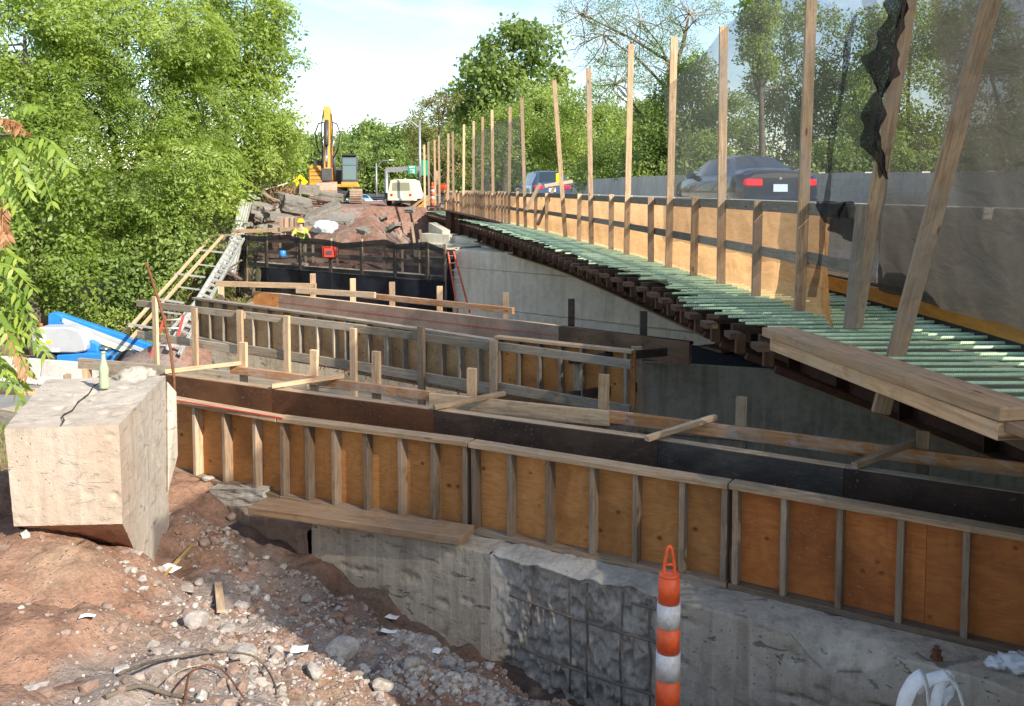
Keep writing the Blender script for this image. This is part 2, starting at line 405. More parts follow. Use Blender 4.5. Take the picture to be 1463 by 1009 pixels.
M['conc_white'] = m_conc('pale old concrete', (.41, .36, .30), (.28, .235, .19), 1.0, .45, bump=.55, warm=(.38, .27, .19), scars=.6)
M['conc_wall'] = m_conc('abutment concrete', (.52, .44, .33), (.32, .255, .18), 1.0, .5, bump=.6, scars=1.0)
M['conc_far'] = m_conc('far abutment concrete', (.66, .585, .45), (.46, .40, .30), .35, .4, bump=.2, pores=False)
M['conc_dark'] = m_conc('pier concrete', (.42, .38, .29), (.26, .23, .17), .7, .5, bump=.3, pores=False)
M['conc_barrier'] = m_conc('barrier concrete', (.60, .555, .48), (.44, .41, .36), .5, .3, bump=.2, pores=False)
M['conc_break'] = m_conc('broken concrete', (.50, .445, .365), (.25, .215, .17), 2.2, .25, bump=1.0, warm=(.24, .20, .165))
M['slab'] = m_conc('old slab concrete', (.20, .18, .155), (.115, .10, .085), .6, .3, bump=.5, pores=False)
M['asphalt'] = m_plain('asphalt', (.07, .07, .072), .85, 0, .25, 3, (.11, .11, .11), .5, .3, .4)
M['rust'] = m_plain('rusty steel', (.17, .07, .035), .8, .2, .35, 30, (.09, .04, .025), .6, .3, .3)
M['girder'] = m_plain('weathering steel', (.085, .038, .024), .75, .2, .35, 5, (.035, .022, .018), .7, .3, .2)
M['flange'] = m_plain('flange steel', (.20, .105, .055), .7, .3, .3, 6, (.08, .04, .025), .5, .4, .2)
M['bark'] = m_plain('bark', (.14, .115, .09), .95, 0, .4, 8, (.07, .055, .04), .7, .1, 1.0)
M['twig'] = m_plain('pale twig', (.33, .28, .22), .9, 0, .3, 10)
M['alu'] = m_plain('aluminium', (.62, .61, .58), .42, .55, .12, 6, (.42, .40, .36), .5)
M['black'] = m_plain('black rubber', (.025, .025, .027), .7, 0, .3, 8, (.09, .075, .06), .4)
M['steel'] = m_plain('grey steel', (.30, .30, .30), .5, .6, .15, 8)
M['yellow'] = m_plain('machine yellow', (.60, .27, .03), .5, 0, .12, 3, (.30, .19, .09), .5)
M['darkgrey'] = m_plain('dark grey paint', (.055, .057, .06), .5, 0, .2, 4, (.13, .11, .09), .4)
M['track'] = m_plain('dusty track steel', (.36, .26, .19), .85, .1, .25, 6, (.20, .13, .09), .6)
M['blue'] = m_plain('lift blue paint', (.02, .19, .52), .35, 0, .08, 3, (.12, .22, .36), .25)
M['liftgrey'] = m_plain('lift cover grey', (.40, .41, .42), .4, 0, .06, 3)
M['white'] = m_plain('white paint', (.78, .78, .76), .5, 0, .06, 6, (.55, .52, .48), .3)
M['cream'] = m_plain('cream cover paint', (.66, .62, .40), .5, 0, .06, 4, (.50, .46, .34), .3)
M['orange'] = m_plain('signal orange plastic', (.78, .10, .02), .5, 0, .12, 12, (.30, .08, .04), .6)
M['redred'] = m_plain('signal red', (.70, .05, .03), .5, 0, .1, 10)
M['silver'] = m_plain('reflective white band', (.58, .57, .55), .45, 0, .12, 20, (.30, .27, .24), .6)
M['hivis'] = m_plain('hi-vis lime', (.45, .85, .05), .7, 0, .1, 8)
M['skin'] = m_plain('skin', (.50, .28, .19), .6)
M['jeans'] = m_plain('khaki trousers', (.24, .21, .16), .9, 0, .2, 12)
M['signgreen'] = m_plain('sign green', (.0, .30, .16), .5, 0, .04)
M['signyellow'] = m_plain('sign yellow', (.95, .66, .0), .5, 0, .04)
M['tarp'] = m_plain('white plastic sheet', (.62, .63, .64), .45, 0, .2, 3)
M['paper'] = m_plain('paper', (.80, .79, .76), .8, 0, .08, 30)
M['carblue'] = m_plain('dark blue car paint', (.02, .028, .05), .22, .3, .1, 2, coat=1.0)
M['carglass'] = m_glass('car glass', (.02, .03, .04)); M['cabglass'] = m_glass('cab glass', (.10, .15, .15), .15)
M['chrome'] = m_plain('chrome', (.6, .6, .62), .15, 1.0, .05)
M['taillight'] = m_plain('tail light', (.75, .02, .04), .2, 0, .1, 20)
M['plate'] = m_plain('number plate', (.55, .68, .85), .5, 0, .1, 30)
M['bottle'] = m_plain('dusty green glass', (.32, .40, .24), .25, 0, .2, 25, (.42, .40, .30), .7)
M['orangewood'] = m_wood('orange form board', (.62, .29, .05), (.45, .18, .03), blotch=(.30, .2, .1), bl_amt=.4)
M['bag'] = m_plain('white woven bag', (.72, .72, .70), .8, 0, .12, 14, (.5, .45, .4), .3, .2, .3)
M['redfibre'] = m_plain('red fibreglass', (.55, .06, .035), .5, 0, .12, 8)
M['orangefibre'] = m_plain('orange fibreglass', (.62, .10, .03), .5, 0, .12, 8)
M['net'] = m_net('black debris net', (.13, .13, .12), .47, wr=.24)
M['net_thick'] = m_net('dense debris net', (.10, .09, .076), None, trans=.35, wr=.16, crease=.55)
M['net_fold'] = m_net('bunched black net', (.035, .035, .035), .85, trans=.2, wr=.1)
M['net_far'] = m_net('black debris net on platform', (.035, .037, .042), .66, trans=.3)
M['tarp_black'] = m_net('black sheeting', (.022, .024, .030), .97, trans=.1, wr=.05)
M['net_orange'] = m_net('orange mesh', (.97, .50, .235), .80, trans=.74, wr=.12, crease=.22)
M['leafA'] = m_leaf('ailanthus leaf', (.065, .105, .025), (.20, .275, .06), (.37, .44, .12), .45, (.30, .36, .06))
M['leafB'] = m_leaf('broad leaf', (.06, .10, .03), (.165, .235, .065), (.29, .355, .11), .40, (.25, .28, .06))
M['leafC'] = m_leaf('autumn leaf', (.07, .10, .03), (.14, .17, .05), (.28, .25, .09), .40, (.42, .24, .10))
M['leafD'] = m_leaf('shrub leaf', (.09, .14, .035), (.23, .30, .07), (.36, .44, .12), .40)
M['leafY'] = m_leaf('near leaf', (.10, .17, .035), (.19, .29, .05), (.34, .42, .07), .45, (.50, .46, .06))
M['leafdead'] = m_leaf('dead leaf', (.20, .09, .04), (.34, .17, .08), (.46, .27, .14), .3)
M['wood_stud2'] = m_wood('shaded form stud lumber', (.31, .215, .14), (.15, .10, .06), blotch=(.24, .20, .155), bl_amt=.6)  # stud lumber again, the panels' shade put into a darker, greyer copy
M['dusty_bar'] = m_plain('dusty bar', (.19, .15, .12), .9, 0, .3, 25, (.12, .08, .06), .5)
# ------------------------------------------------------------------ the curve of the road edge
_Y = np.array([-20, 0, 3, 6.4, 8.7, 10.9, 15.9, 20, 27.7, 38, 51.5, 80, 160])
_X = np.array([2.3, 2.68, 2.75, 2.79, 2.76, 2.5, 1.98, 1.45, .28, -1.75, -4.45, -12.5, -42])
_yy = np.arange(-20, 160, .5); _xx = np.interp(_yy, _Y, _X)
for _ in range(6): _xx = np.convolve(np.pad(_xx, 2, mode='edge'), np.ones(5)/5, mode='valid')
def FX(y): return float(np.interp(y, _yy, _xx))
def FXn(y): return np.interp(y, _yy, _xx)
def tang(y): return Vector((FX(y+.5)-FX(y-.5), 1, 0)).normalized()
def EX(y): return FX(y)-float(np.interp(y, [4, 7, 9, 12, 16, 50], [.42, .62, .8, .72, .95, 1.0]))
ZD = -1.15
# ------------------------------------------------------------------ ground
ctl = [(10, 790, -2.15), (100, 782, -2.2), (60, 760, -2.15), (170, 790, -2.35), (205, 820, -2.7), (222, 838, -2.85), (0, 900, -1.95), (100, 900, -2.02), (0, 1009, -1.72),
       (150, 1009, -1.85), (230, 900, -2.45), (200, 950, -2.15), (300, 1009, -2.2), (300, 850, -2.72), (300, 760, -2.68), (250, 690, -2.6), (270, 730, -2.62), (330, 700, -2.66),
       (390, 700, -2.66), (420, 790, -2.78), (460, 800, -2.85), (500, 840, -2.9), (600, 890, -3.0), (700, 950, -3.1), (800, 1005, -3.15), (400, 900, -2.7), (500, 1009, -2.6), (420, 960, -2.55), (600, 960, -2.85),
       (650, 1009, -2.95), (560, 920, -2.9), (120, 700, -2.2), (0, 700, -2.2)]
cp_xyz = [tuple(G(*c)) for c in ctl]+[(0, 0, -1.7), (-2, 1, -1.7), (-6, 2, -1.75), (-6, 5, -2.2), (-7, 8, -2.6), (3, 3, -3.1), (1, 4, -3.1), (2, 4, -3.1), (1, 2.6, -2.9), (0, 3, -2.6), (3, 0, -1.8), (-4, 7, -2.35), (-3.2, 7.6, -2.5), (-12, 3, -1.8), (-2.9, 6.2, -2.3)]
_wf = [G(318, 702, -2.62), G(445, 741, -2.6), G(700, 789, -2.6), G(940, 851, -2.6), G(1190, 915, -2.6)]
for (u_, v_) in ((350, 750), (400, 775), (450, 802), (520, 842), (600, 888), (660, 922), (720, 958), (790, 1000), (860, 1040), (930, 1075), (1010, 1110)):
    q_ = next(on_line(_wf[i], _wf[i+1], u_) for i in range(4) if PX(_wf[i+1])[0] > u_ or i == 3); z_ = q_.y*ray(u_, v_).z/ray(u_, v_).y
    for o_ in (-.05, -.16): cp_xyz.append((q_.x+N.x*o_, q_.y+N.y*o_, z_-.05))
cp_xyz += [(.9, 4.6, -3.3), (1.6, 4.2, -3.35), (2.5, 3.6, -3.4), (.3, 4.3, -3.2)]
cpa = np.array(cp_xyz)
def hnear(x, y):
    num = 0; den = 0
    for px_, py_, pz_ in cpa:
        w = 1.0/(((x-px_)**2+(y-py_)**2)**1.6+.004); num = num+w*pz_; den = den+w
    return num/den
def sstep(a, b, x): t = np.clip((x-a)/(b-a), 0, 1); return t*t*(3-2*t)
def bfar(a): return np.interp(a, [-60, -28, -16.3, -7.6, 20], [30, 26.8, 25.3, 23.4, 18])
def height(x, y):
    a = .867*x-.498*y; b = .498*x+.867*y
    dn = np.clip((np.hypot(x+.5, y-5.)-6)/10, 0, 1)
    near = hnear(x, y)*(1-dn)+-1.9*dn
    cliff = near*(1-sstep(5.75, 5.95, b))+-6.3*sstep(5.75, 5.95, b)
    slope = near*(1-sstep(5.4, 11.5, b))+-6.3*sstep(5.4, 11.5, b)
    k = sstep(-4.0, -3.1, x); z = slope*(1-k)+cliff*k
    # far side
    t = b-bfar(a); sh = np.interp(a, [-27.5, -25.2, -24.0], [6.0, 4.0, 0.0])
    emb = np.interp(b-sh, [14.5, 16.5, 18, 20.7, 23.7, 26.6, 29, 33, 43], [-6.3, -5.9, -5.1, -4.3, -3.8, -3.1, -2.0, -1.4, -.98])
    top = np.interp(t, [.5, .7, 2.8, 4.6, 10, 18], [-6.3, -3.05, -3.05, -2.0, -1.35, -.98])
    kk = sstep(0, -1.6, a-np.interp(b, [16, 20, 24], [-19.5, -21.3, -24.6])); fz = np.maximum(top, -6.3)*(1-kk)+emb*kk
    fz = np.where((kk > .5) & (t > .7), np.maximum(fz, top), fz)
    z = np.where(b > 13.5, fz, z)
    nearbr = sstep(FXn(y)-4.0, FXn(y)-1.4, x)*sstep(24, 28, y)*(1-sstep(46, 50, y))
    z = np.where(b > 13.5, z-1.5*nearbr, z)
    z = np.where((y > 47) & (z < -.98), -.98, z)
    z = z-.95*sstep(60, 68, y)*(1-sstep(FXn(y)-1.5, FXn(y)-.5, x))*(x > -60)
    z = z-.5*sstep(FXn(y)+.5, FXn(y)+1.2, x)*(y > 20)
    far = np.hypot(x, y)
    z = z+sstep(110, 420, far)*5*(y > 0)+sstep(-16, -40, x)*(b > 19)*3.2
    return z
xs = np.unique(np.concatenate([-np.geomspace(3000, 45, 16), np.arange(-45, -4.5, .42), np.arange(-4.5, 3.6, .034), np.arange(3.6, 20, 1), np.geomspace(20, 3000, 14)]))
ys = np.unique(np.concatenate([-np.geomspace(3000, 10, 10), np.arange(-10, 2.2, .8), np.arange(2.2, 8.6, .034), np.arange(8.6, 60, .35), np.geomspace(60, 4000, 26)]))
XX, YY = np.meshgrid(xs, ys, indexing='ij')
ZZ = height(XX, YY)
aa = .867*XX-.498*YY; bb = .498*XX+.867*YY
nearm = (bb < 5.7) & (YY > 0) & (np.hypot(XX, YY) < 14)
flat = np.abs(ZZ+6.3) < .05
ZZ = ZZ+nearm*(fbm(XX*1.4, YY*1.4, 0, 4)*.09+fbm(XX*7, YY*7, 1, 3)*.045+np.abs(fbm(XX*3.1, YY*3.1, 4, 3))*.07+fbm(XX*19, YY*19, 2, 2)*.014)
mid = (bb > 13) & (~flat) & (np.hypot(XX, YY) < 120)
ZZ = ZZ+mid*(fbm(XX*.5, YY*.5, 0, 4)*.35+fbm(XX*2, YY*2, 0, 2)*.12)*np.clip((-1.0-ZZ)/1.0+.25, .15, 1)
tracks = np.exp(-((XX-(-6.5+(YY-34)*.02))/2.6)**2)*sstep(33, 38, YY)*(1-sstep(52, 58, YY))
ZZ = ZZ+tracks*fbm(XX*1.8, YY*.35, 3, 3)*.3
nx, ny = XX.shape
V = np.stack([XX, YY, ZZ], -1).reshape(-1, 3)
ii, jj = np.meshgrid(np.arange(nx-1), np.arange(ny-1), indexing='ij'); i0 = (ii*ny+jj).ravel()
Fq = np.stack([i0, i0+ny, i0+ny+1, i0+1], 1)
# soil kinds: light brown mound, red clay, grey rubble, brush, asphalt
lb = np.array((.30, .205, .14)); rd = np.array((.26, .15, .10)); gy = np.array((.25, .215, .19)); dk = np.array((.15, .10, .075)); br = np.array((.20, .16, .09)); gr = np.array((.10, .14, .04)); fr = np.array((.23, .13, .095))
def lerp(A, B, k): return A*(1-k[..., None])+B*k[..., None]
nz1 = fbm(XX*1.1, YY*1.1, 7, 4); nz2 = fbm(XX*3.5, YY*3.5, 9, 3)
# distance to the left mound
kx = sstep(-2.15, -1.6, XX+nz1*.5+(YY-4.5)*.25)
C = lerp(lb+0*XX[..., None], rd+0*XX[..., None], sstep(-.15, .3, nz1+(YY-3.6)*.3))
C = lerp(C, gy, kx*sstep(-.25, .2, nz2+nz1*.5+.05)*.85)
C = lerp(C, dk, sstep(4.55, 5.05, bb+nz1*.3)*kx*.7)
C = lerp(C, gr, (sstep(-4.2, -5.5, XX)+(YY < -1))*.6*np.clip(1+0*XX, 0, 1))
farC = lerp(fr+0*XX[..., None], gy*1.1, sstep(.0, .35, nz1)*.6)
farC = lerp(farC, br, sstep(-22, -25, aa+nz1*5)*(bb < 27)*.7)
farC = lerp(farC, gr, sstep(-20, -26, XX)*np.clip(1+0*XX, 0, 1)+0)
farC = lerp(farC, gr, np.clip(sstep(90, 140, np.hypot(XX, YY)), 0, 1))
C = np.where((bb > 12)[..., None], farC, C)
C = np.where(((bb > 6) & (bb <= 12))[..., None], gy*.9, C)
me = bpy.data.meshes.new('ground')
me.vertices.add(len(V)); me.vertices.foreach_set('co', V.astype(np.float32).ravel())
m_ = len(Fq); me.loops.add(m_*4); me.loops.foreach_set('vertex_index', Fq.astype(np.int32).ravel())
me.polygons.add(m_); me.polygons.foreach_set('loop_start', np.arange(0, m_*4, 4, dtype=np.int32)); me.polygons.foreach_set('loop_total', np.full(m_, 4, dtype=np.int32))
me.polygons.foreach_set('use_smooth', np.full(m_, True))
ca = me.attributes.new('soil', 'FLOAT_COLOR', 'POINT'); ca.data.foreach_set('color', np.concatenate([C.reshape(-1, 3), np.ones((len(V), 1))], 1).astype(np.float32).ravel())
me.update(calc_edges=True)
m, nt, b_, out_ = newmat('soil'); T = NT(nt); P_ = T.n('NewGeometry').outputs['Position']
cc = T.n('Attribute', attribute_name='soil').outputs['Color']
n1 = T.noise(P_, 5, 8, .68, .2); n2 = T.noise(P_, 34, 5, .7); n3 = T.noise(P_, 1.2, 4, .6)
cc = T.n('VectorMath', {0: cc, 'Scale': T.math('ADD', T.mapr(n1, .3, .7, .55, 1.35), T.mapr(n2, .3, .7, -.22, .22))}, operation='SCALE').outputs[0]
vo = T.n('TexVoronoi', {'Vector': P_, 'Scale': 42.0}); pb = T.mapr(vo.outputs[0], .12, .3, 1, 0)
pbm = T.math('MULTIPLY', pb, T.mapr(n1, .48, .62, 0, 1))
cc = T.mix(T.math('MULTIPLY', pbm, .6), cc, (.42, .39, .36, 1))
nt.links.new(cc, b_.inputs['Base Color']); b_.inputs['Roughness'].default_value = .95; b_.inputs['Specular IOR Level'].default_value = .1
hh = T.math('ADD', T.math('MULTIPLY', n2, .6), T.math('ADD', T.math('MULTIPLY', n1, 1.0), T.math('MULTIPLY', pbm, .5)))
nt.links.new(T.bump(hh, .9, .03), b_.inputs['Normal'])
me.materials.append(m); ground = bpy.data.objects.new('ground', me); COL.objects.link(ground); tag(ground, kind='structure')
def zat(x, y): return float(height(np.array([x]), np.array([y]))[0])
# exact (displaced) height for placing small things
def zgrid(x, y):
    i = min(max(np.searchsorted(xs, x)-1, 0), len(xs)-2); j = min(max(np.searchsorted(ys, y)-1, 0), len(ys)-2)
    fx = (x-xs[i])/(xs[i+1]-xs[i]); fy = (y-ys[j])/(ys[j+1]-ys[j])
    return float(ZZ[i, j]*(1-fx)*(1-fy)+ZZ[i+1, j]*fx*(1-fy)+ZZ[i, j+1]*(1-fx)*fy+ZZ[i+1, j+1]*fx*fy)
def gpix(u, v):      # where the sight line of a measured point meets the displaced ground
    d = ray(u, v); t = 1.5
    while t < 140:
        p = d*t
        if p.z <= zgrid(p.x, p.y): return Vector((p.x, p.y, zgrid(p.x, p.y)))
        t += .01+t*.002
    return d*t
# ------------------------------------------------------------------ roads
mb = MB(); rows = []
for y in list(np.arange(-6, 60, 1.5))+list(np.arange(60, 158, 5)):
    x = FX(y); mb_row = [Vector((x+.98, y, -.97)), Vector((x+2.2, y, -.95)), Vector((x+5, y, -.88)), Vector((x+9.0, y, -.75)), Vector((x+20, y, -.75))]; rows.append(mb_row)
mb.grid(rows, uv=[[(p.x, p.y) for p in r] for r in rows])
lo = [[p-Vector((0, 0, .25)) for p in r][::-1] for r in rows]; mb.grid(lo)
mb.grid([[rows[i][0]-Vector((0, 0, .25)), rows[i][0]] for i in range(len(rows))])
tag(mb.build('road', M['asphalt']), kind='structure')
# lower road in the cut, with an edge line
mb = MB(); mb.panel(AB(-60, 11.8, -6.27), AB(30, 11.8, -6.27), AB(30, 17.6, -6.27), AB(-60, 17.6, -6.27), .02)
lr = mb.build('underpass_road', m_plain('worn asphalt', (.20, .195, .19), .9, 0, .15, 2, (.26, .25, .23), .5, .3, .2)); tag(lr, kind='structure')
mb = MB(); mb.panel(AB(-60, 12.5, -6.264), AB(30, 12.5, -6.264), AB(30, 12.65, -6.264), AB(-60, 12.65, -6.264), .004)
tag(mb.build('road_marking', M['white']), kind='structure')
# ------------------------------------------------------------------ abutment under the near formwork
ft = [G(318, 702, -2.62), G(445, 741, -2.6), G(700, 789, -2.6), G(940, 851, -2.6), G(1190, 915, -2.6), G(1463, 986, -2.6), G(1720, 1060, -2.6)]
cum = [0]
for i in range(1, len(ft)): cum.append(cum[-1]+(ft[i]-ft[i-1]).length)
def ftp(s):
    for i in range(len(ft)-1):
        if s <= cum[i+1] or i == len(ft)-2: return ft[i].lerp(ft[i+1], (s-cum[i])/(cum[i+1]-cum[i]))
sJ, sC0, sC1 = cum[1], cum[2], cum[3]
abut = thing('concrete_abutment', AB(cum[0], 5.2, -3.2)*0+Vector(ft[2])-Vector((0, 0, .6)), 'old broken concrete abutment wall under the long near formwork', 'concrete wall')
def wall_grid(s0, s1, kind, ns, zb=-3.9):
    S = np.linspace(s0, s1, ns); nzr = 64; Tt = np.linspace(0, 1, nzr)
    back = .5; rows = []; vals = []
    for s in S:
        p = ftp(s); r = []
        for q in [.42, .36, .30, .24, .18, .12, .08, .05, .03, .012]:        # top shelf, back to front
            P = p+N*q; n_ = float(fbm(P.x*5, P.y*5, 3, 3)); dz = n_*.012
            if kind == 'chip': dz = -max(0, (.14-q))*.3*(.5+n_*1.3)+float(fbm(P.x*14, P.y*14, 3, 3))*.02
            if kind == 'plain':
                e_ = float(fbm(s*2.3, 0.3, 5, 3)); dz -= max(0, .10-q)*max(0, e_-.10)*3.0
                nb = math.exp(-((s-(cum[4]-.02))/.16)**2); dz -= nb*max(0, .2-q)*.6
            if kind == 'stub': dz = -abs(n_)*.06-.25*max(0, (.35-q))
            r.append(P+UP*dz)
        zt = r[-1].z; xy = r[-1]
        for t in Tt:
            z = zt+(zb-zt)*t; P = Vector((p.x, p.y, z))
            a_ = .867*P.x-.498*P.y
            if kind == 'chip':
                edge = min(1, (s-s0)/.12+.15*float(vn(z*6, 3.3)), (s1-s)/.1+.15*float(vn(z*6, 9.3)))
                edge = max(0, min(1, edge)); low = 1
                d = edge*min(1, .7+t*3)*(.06+float(fbm(a_*3.2, z*3.2, 2, 3))*.05+abs(float(fbm(a_*9, z*9, 5, 4)))*.11+abs(float(fbm(a_*21, z*21, 8, 3)))*.05)
            else:
                d = float(fbm(a_*2.5, z*2.5, 1, 3))*.006+max(0, float(fbm(a_*6, z*14, 11, 4))-.32)*.10
                if kind == 'stub': d = float(fbm(a_*4, z*4, 1, 4))*.05-.02
                if kind == 'plain': d += max(0, float(fbm(a_*2.2+(z)*2.2, z*13, 31, 3))-.38)*.13
                nb = math.exp(-((s-(cum[4]-.02))/.16)**2-((z+2.66)/.1)**2); d += .07*nb*(1+.6*float(vn(a_*20, z*20)))
            r.append(P+N*d)
        rows.append(r)
    mb = MB(); mb.grid(rows, uv=[[(S[i], k*.01) for k in range(len(rows[0]))] for i in range(len(rows))]); return mb
wall_grid(cum[0]-.35, sJ-.012, 'stub', 60).build('broken_end', m_conc('brown concrete', (.30, .22, .17), (.17, .11, .08), 1.2, .4, bump=.8), abut)
wall_grid(sJ, sC0, 'plain', 170).build('wall_face', M['conc_wall'], abut)
wall_grid(sC0, sC1, 'chip', 210).build('chipped_face', M['conc_break'], abut)
wall_grid(sC1, cum[5]+1.2, 'plain', 190).build('wall_face', m_conc('scarred concrete', (.46, .40, .31), (.27, .225, .17), 1.1, .5, bump=.6, warm=(.33, .25, .18), scars=1.0), abut)
mb = MB()
for i in range(len(ft)-1):
    a, c = ft[i], ft[i+1]
    mb.panel(a+N*.4-UP*.01, c+N*.4-UP*.01, c+N*.98-UP*.01, a+N*.98-UP*.01, .6)
    mb.panel(a+N*.98+UP*-.6, c+N*.98+UP*-.6, c+N*.98+UP*-3.7, a+N*.98-UP*3.7, .3)
mb.build('footing', M['conc_wall'], abut)
# rebar grid in the chipped recess
def s_at(u):
    best = min(np.linspace(cum[1], cum[5], 1500), key=lambda s: abs(PX(ftp(s))[0]-u)); return best
for u in (758, 812, 836, 886, 926):
    s = s_at(u); p = ftp(s)+N*.035; mb = MB()
    mb.tube([p+UP*(-.06-k*.1)+E*float(vn(k*.7, u))*.008+N*float(vn(k*.5, u+9))*.012 for k in range(9 if u > 800 else 5)], .0085, 7)
    o = mb.build('rebar', M['dusty_bar'], abut)
for zz, u0, u1 in ((-.30, 725, 945), (-.66, 745, 945), (-.1, 900, 945)):
    mb = MB(); s0, s1 = s_at(u0), s_at(u1)
    mb.tube([ftp(s)+N*(.022+.008*math.sin(s*5))+UP*(zz+.01*math.sin(s*3)-(.02*(s-s0))) for s in np.linspace(s0, s1, 12)], .0085, 7); mb.build('rebar', M['dusty_bar'], abut)
# anchor nut on the shelf
for u, v, r_ in ((1338, 941, .026),):
    p = G(u, v, -2.6); mb = MB(); mb.lathe(p, [(r_*1.4, 0), (r_*1.4, .008), (r_, .009), (r_, .05), (r_*.6, .05), (r_*.6, .07)], 6, smooth=False)
    tag(mb.build('anchor_nut', M['rust'], origin=p), 'rusty hex nut on a bolt standing on the concrete shelf', 'nut')
# ------------------------------------------------------------------ existing pier under the bridge
P0 = G(917, 515.5, -2.35); P1 = G(1100, 527, -2.35); dr = (P1-P0).normalized(); nn = Vector((-dr.y, dr.x, 0)); 
pier = thing('concrete_pier', P0+UP*-3, 'dark existing concrete pier under the bridge girder', 'pier')
def slab_wall(mb, A, B, zt, zb, th, nn): A = Vector((A.x, A.y, zb)); B = Vector((B.x, B.y, zb)); mb.prism([A, B, B+nn*th, A+nn*th], UP, zt-zb)
mb = MB(); A = P0; B = P0+dr*11
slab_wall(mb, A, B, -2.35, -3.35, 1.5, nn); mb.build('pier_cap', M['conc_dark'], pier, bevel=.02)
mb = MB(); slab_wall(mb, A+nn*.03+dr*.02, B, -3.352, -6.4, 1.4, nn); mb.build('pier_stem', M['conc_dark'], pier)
mb = MB(); mb.panel(A+nn*.02+UP*.004, B+nn*.02+UP*.004, B+nn*1.45+UP*.004, A+nn*1.45+UP*.004, .03)
mb.build('grit_layer', m_plain('black grit', (.05, .05, .055), .95, 0, .4, 20, (.13, .13, .13), .5, .2, 1.0), pier)
# ------------------------------------------------------------------ far abutment
W0 = Vector((-1.95, 30.0, -2.02)); W1 = Vector((5.6, 23.6, -2.02)); wd = (W1-W0).normalized(); wn_ = Vector((-wd.y, wd.x, 0))
W00 = W0-wd*13.2
fa = thing('concrete_abutment', W0+UP*-4, 'smooth sunlit grey concrete abutment at the far side behind the red ladder', 'concrete wall')
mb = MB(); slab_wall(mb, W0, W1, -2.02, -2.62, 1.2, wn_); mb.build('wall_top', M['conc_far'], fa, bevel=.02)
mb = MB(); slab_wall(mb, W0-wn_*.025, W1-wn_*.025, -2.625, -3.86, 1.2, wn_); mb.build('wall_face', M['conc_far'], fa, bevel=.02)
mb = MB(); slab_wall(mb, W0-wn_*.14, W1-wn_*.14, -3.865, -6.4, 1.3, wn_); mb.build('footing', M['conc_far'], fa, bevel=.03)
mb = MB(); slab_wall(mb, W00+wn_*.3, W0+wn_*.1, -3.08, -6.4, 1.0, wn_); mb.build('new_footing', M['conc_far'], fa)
bk = thing('concrete_beam', W0+wn_*2+wd*.5, 'stepped pale concrete backwall beams on top of the far abutment', 'concrete beam')
q0 = D(603, 347, 33.5); q1 = D(745, 352, 30.5)
mb = MB(); mb.beam(q0+UP*-.25, q1+UP*-.25, .9, .5, c=.5); mb.build('lower_beam', M['conc_far'], bk, bevel=.02)
mb = MB(); mb.beam(D(606, 338.5, 34.2)+UP*-.08, D(648, 340, 33.4)+UP*-.08, .5, .44, c=.4); mb.build('end_block', M['conc_far'], bk, bevel=.02)
mb = MB(); mb.beam(D(654, 341.5, 33.6)+UP*-.08, D(700, 350, 32)+UP*-.08, .5, .42, c=.6); mb.build('end_block', M['conc_far'], bk, bevel=.02)
mb = MB(); mb.panel(D(623, 318, 35), D(643, 329, 33.5), D(643, 338, 33.5), D(623, 336, 35), .3); mb.build('wing_stub', M['conc_far'], bk)
# ------------------------------------------------------------------ the bridge: girder, joists, edge brackets
gp = [(637, 331, 36), (690, 347, 32), (740, 366, 28.0)]
gpt = [D(*g) for g in gp]+[G(800, 384, -2.12), G(870, 413, -2.15), G(945, 447, -2.14), G(1045, 492, -2.12), G(1200, 561, -2.12), G(1300, 603, -2.12), G(1463, 665, -2.12)]
gpt.append(gpt[-1]+(gpt[-1]-gpt[-2])*1.0)
def resample(pts, n):
    L = [0]
    for i in range(1, len(pts)): L.append(L[-1]+(pts[i]-pts[i-1]).length)
    out = []
    for s in np.linspace(0, L[-1], n):
        i = min(np.searchsorted(L, s, side='right')-1, len(pts)-2); out.append(pts[i].lerp(pts[i+1], (s-L[i])/(L[i+1]-L[i])))
    return out
gr_ = resample(gpt, 60)
for _ in range(5): gr_ = [gr_[0]]+[(gr_[i-1]+gr_[i]+gr_[i+1])/3 for i in range(1, 59)]+[gr_[-1]]
gird = thing('steel_girder', gr_[30], 'dark rusty steel girder carrying the outer edge of the bridge deck', 'girder')
def ribbon(mb, pts, offs, mat=None):
    """closed section swept along pts; offs = list of (right, up)"""
    rows = []
    for i, p in enumerate(pts):
        t = (pts[min(i+1, len(pts)-1)]-pts[max(i-1, 0)]); t.z = 0; t.normalize(); r = Vector((-t.y, t.x, 0))   # pointing right of the walk towards the camera
        rows.append([p+r*a+UP*h for a, h in offs+[offs[0]]])
    mb.grid(rows, smooth=False)
mb = MB(); ribbon(mb, gr_, [(-.17, 0), (.17, 0), (.17, .03), (-.17, .03)]); mb.build('bottom_flange', M['flange'], gird)
mb = MB(); ribbon(mb, gr_, [(-.01, .03), (.01, .03), (.01, .84), (-.01, .84)]); mb.build('web', M['girder'], gird)
mb = MB(); ribbon(mb, gr_, [(-.15, .84), (.15, .84), (.15, .865), (-.15, .865)]); mb.build('top_flange', M['girder'], gird)
for i in range(2, 58, 2):
    p = gr_[i]; t = (gr_[i+1]-gr_[i-1]); t.z = 0; t.normalize(); r = Vector((-t.y, t.x, 0))
    mb = MB(); mb.box(p+UP*.435, (.018, .30, .80), math.atan2(t.y, t.x)); mb.build('stiffener', M['girder'], gird)
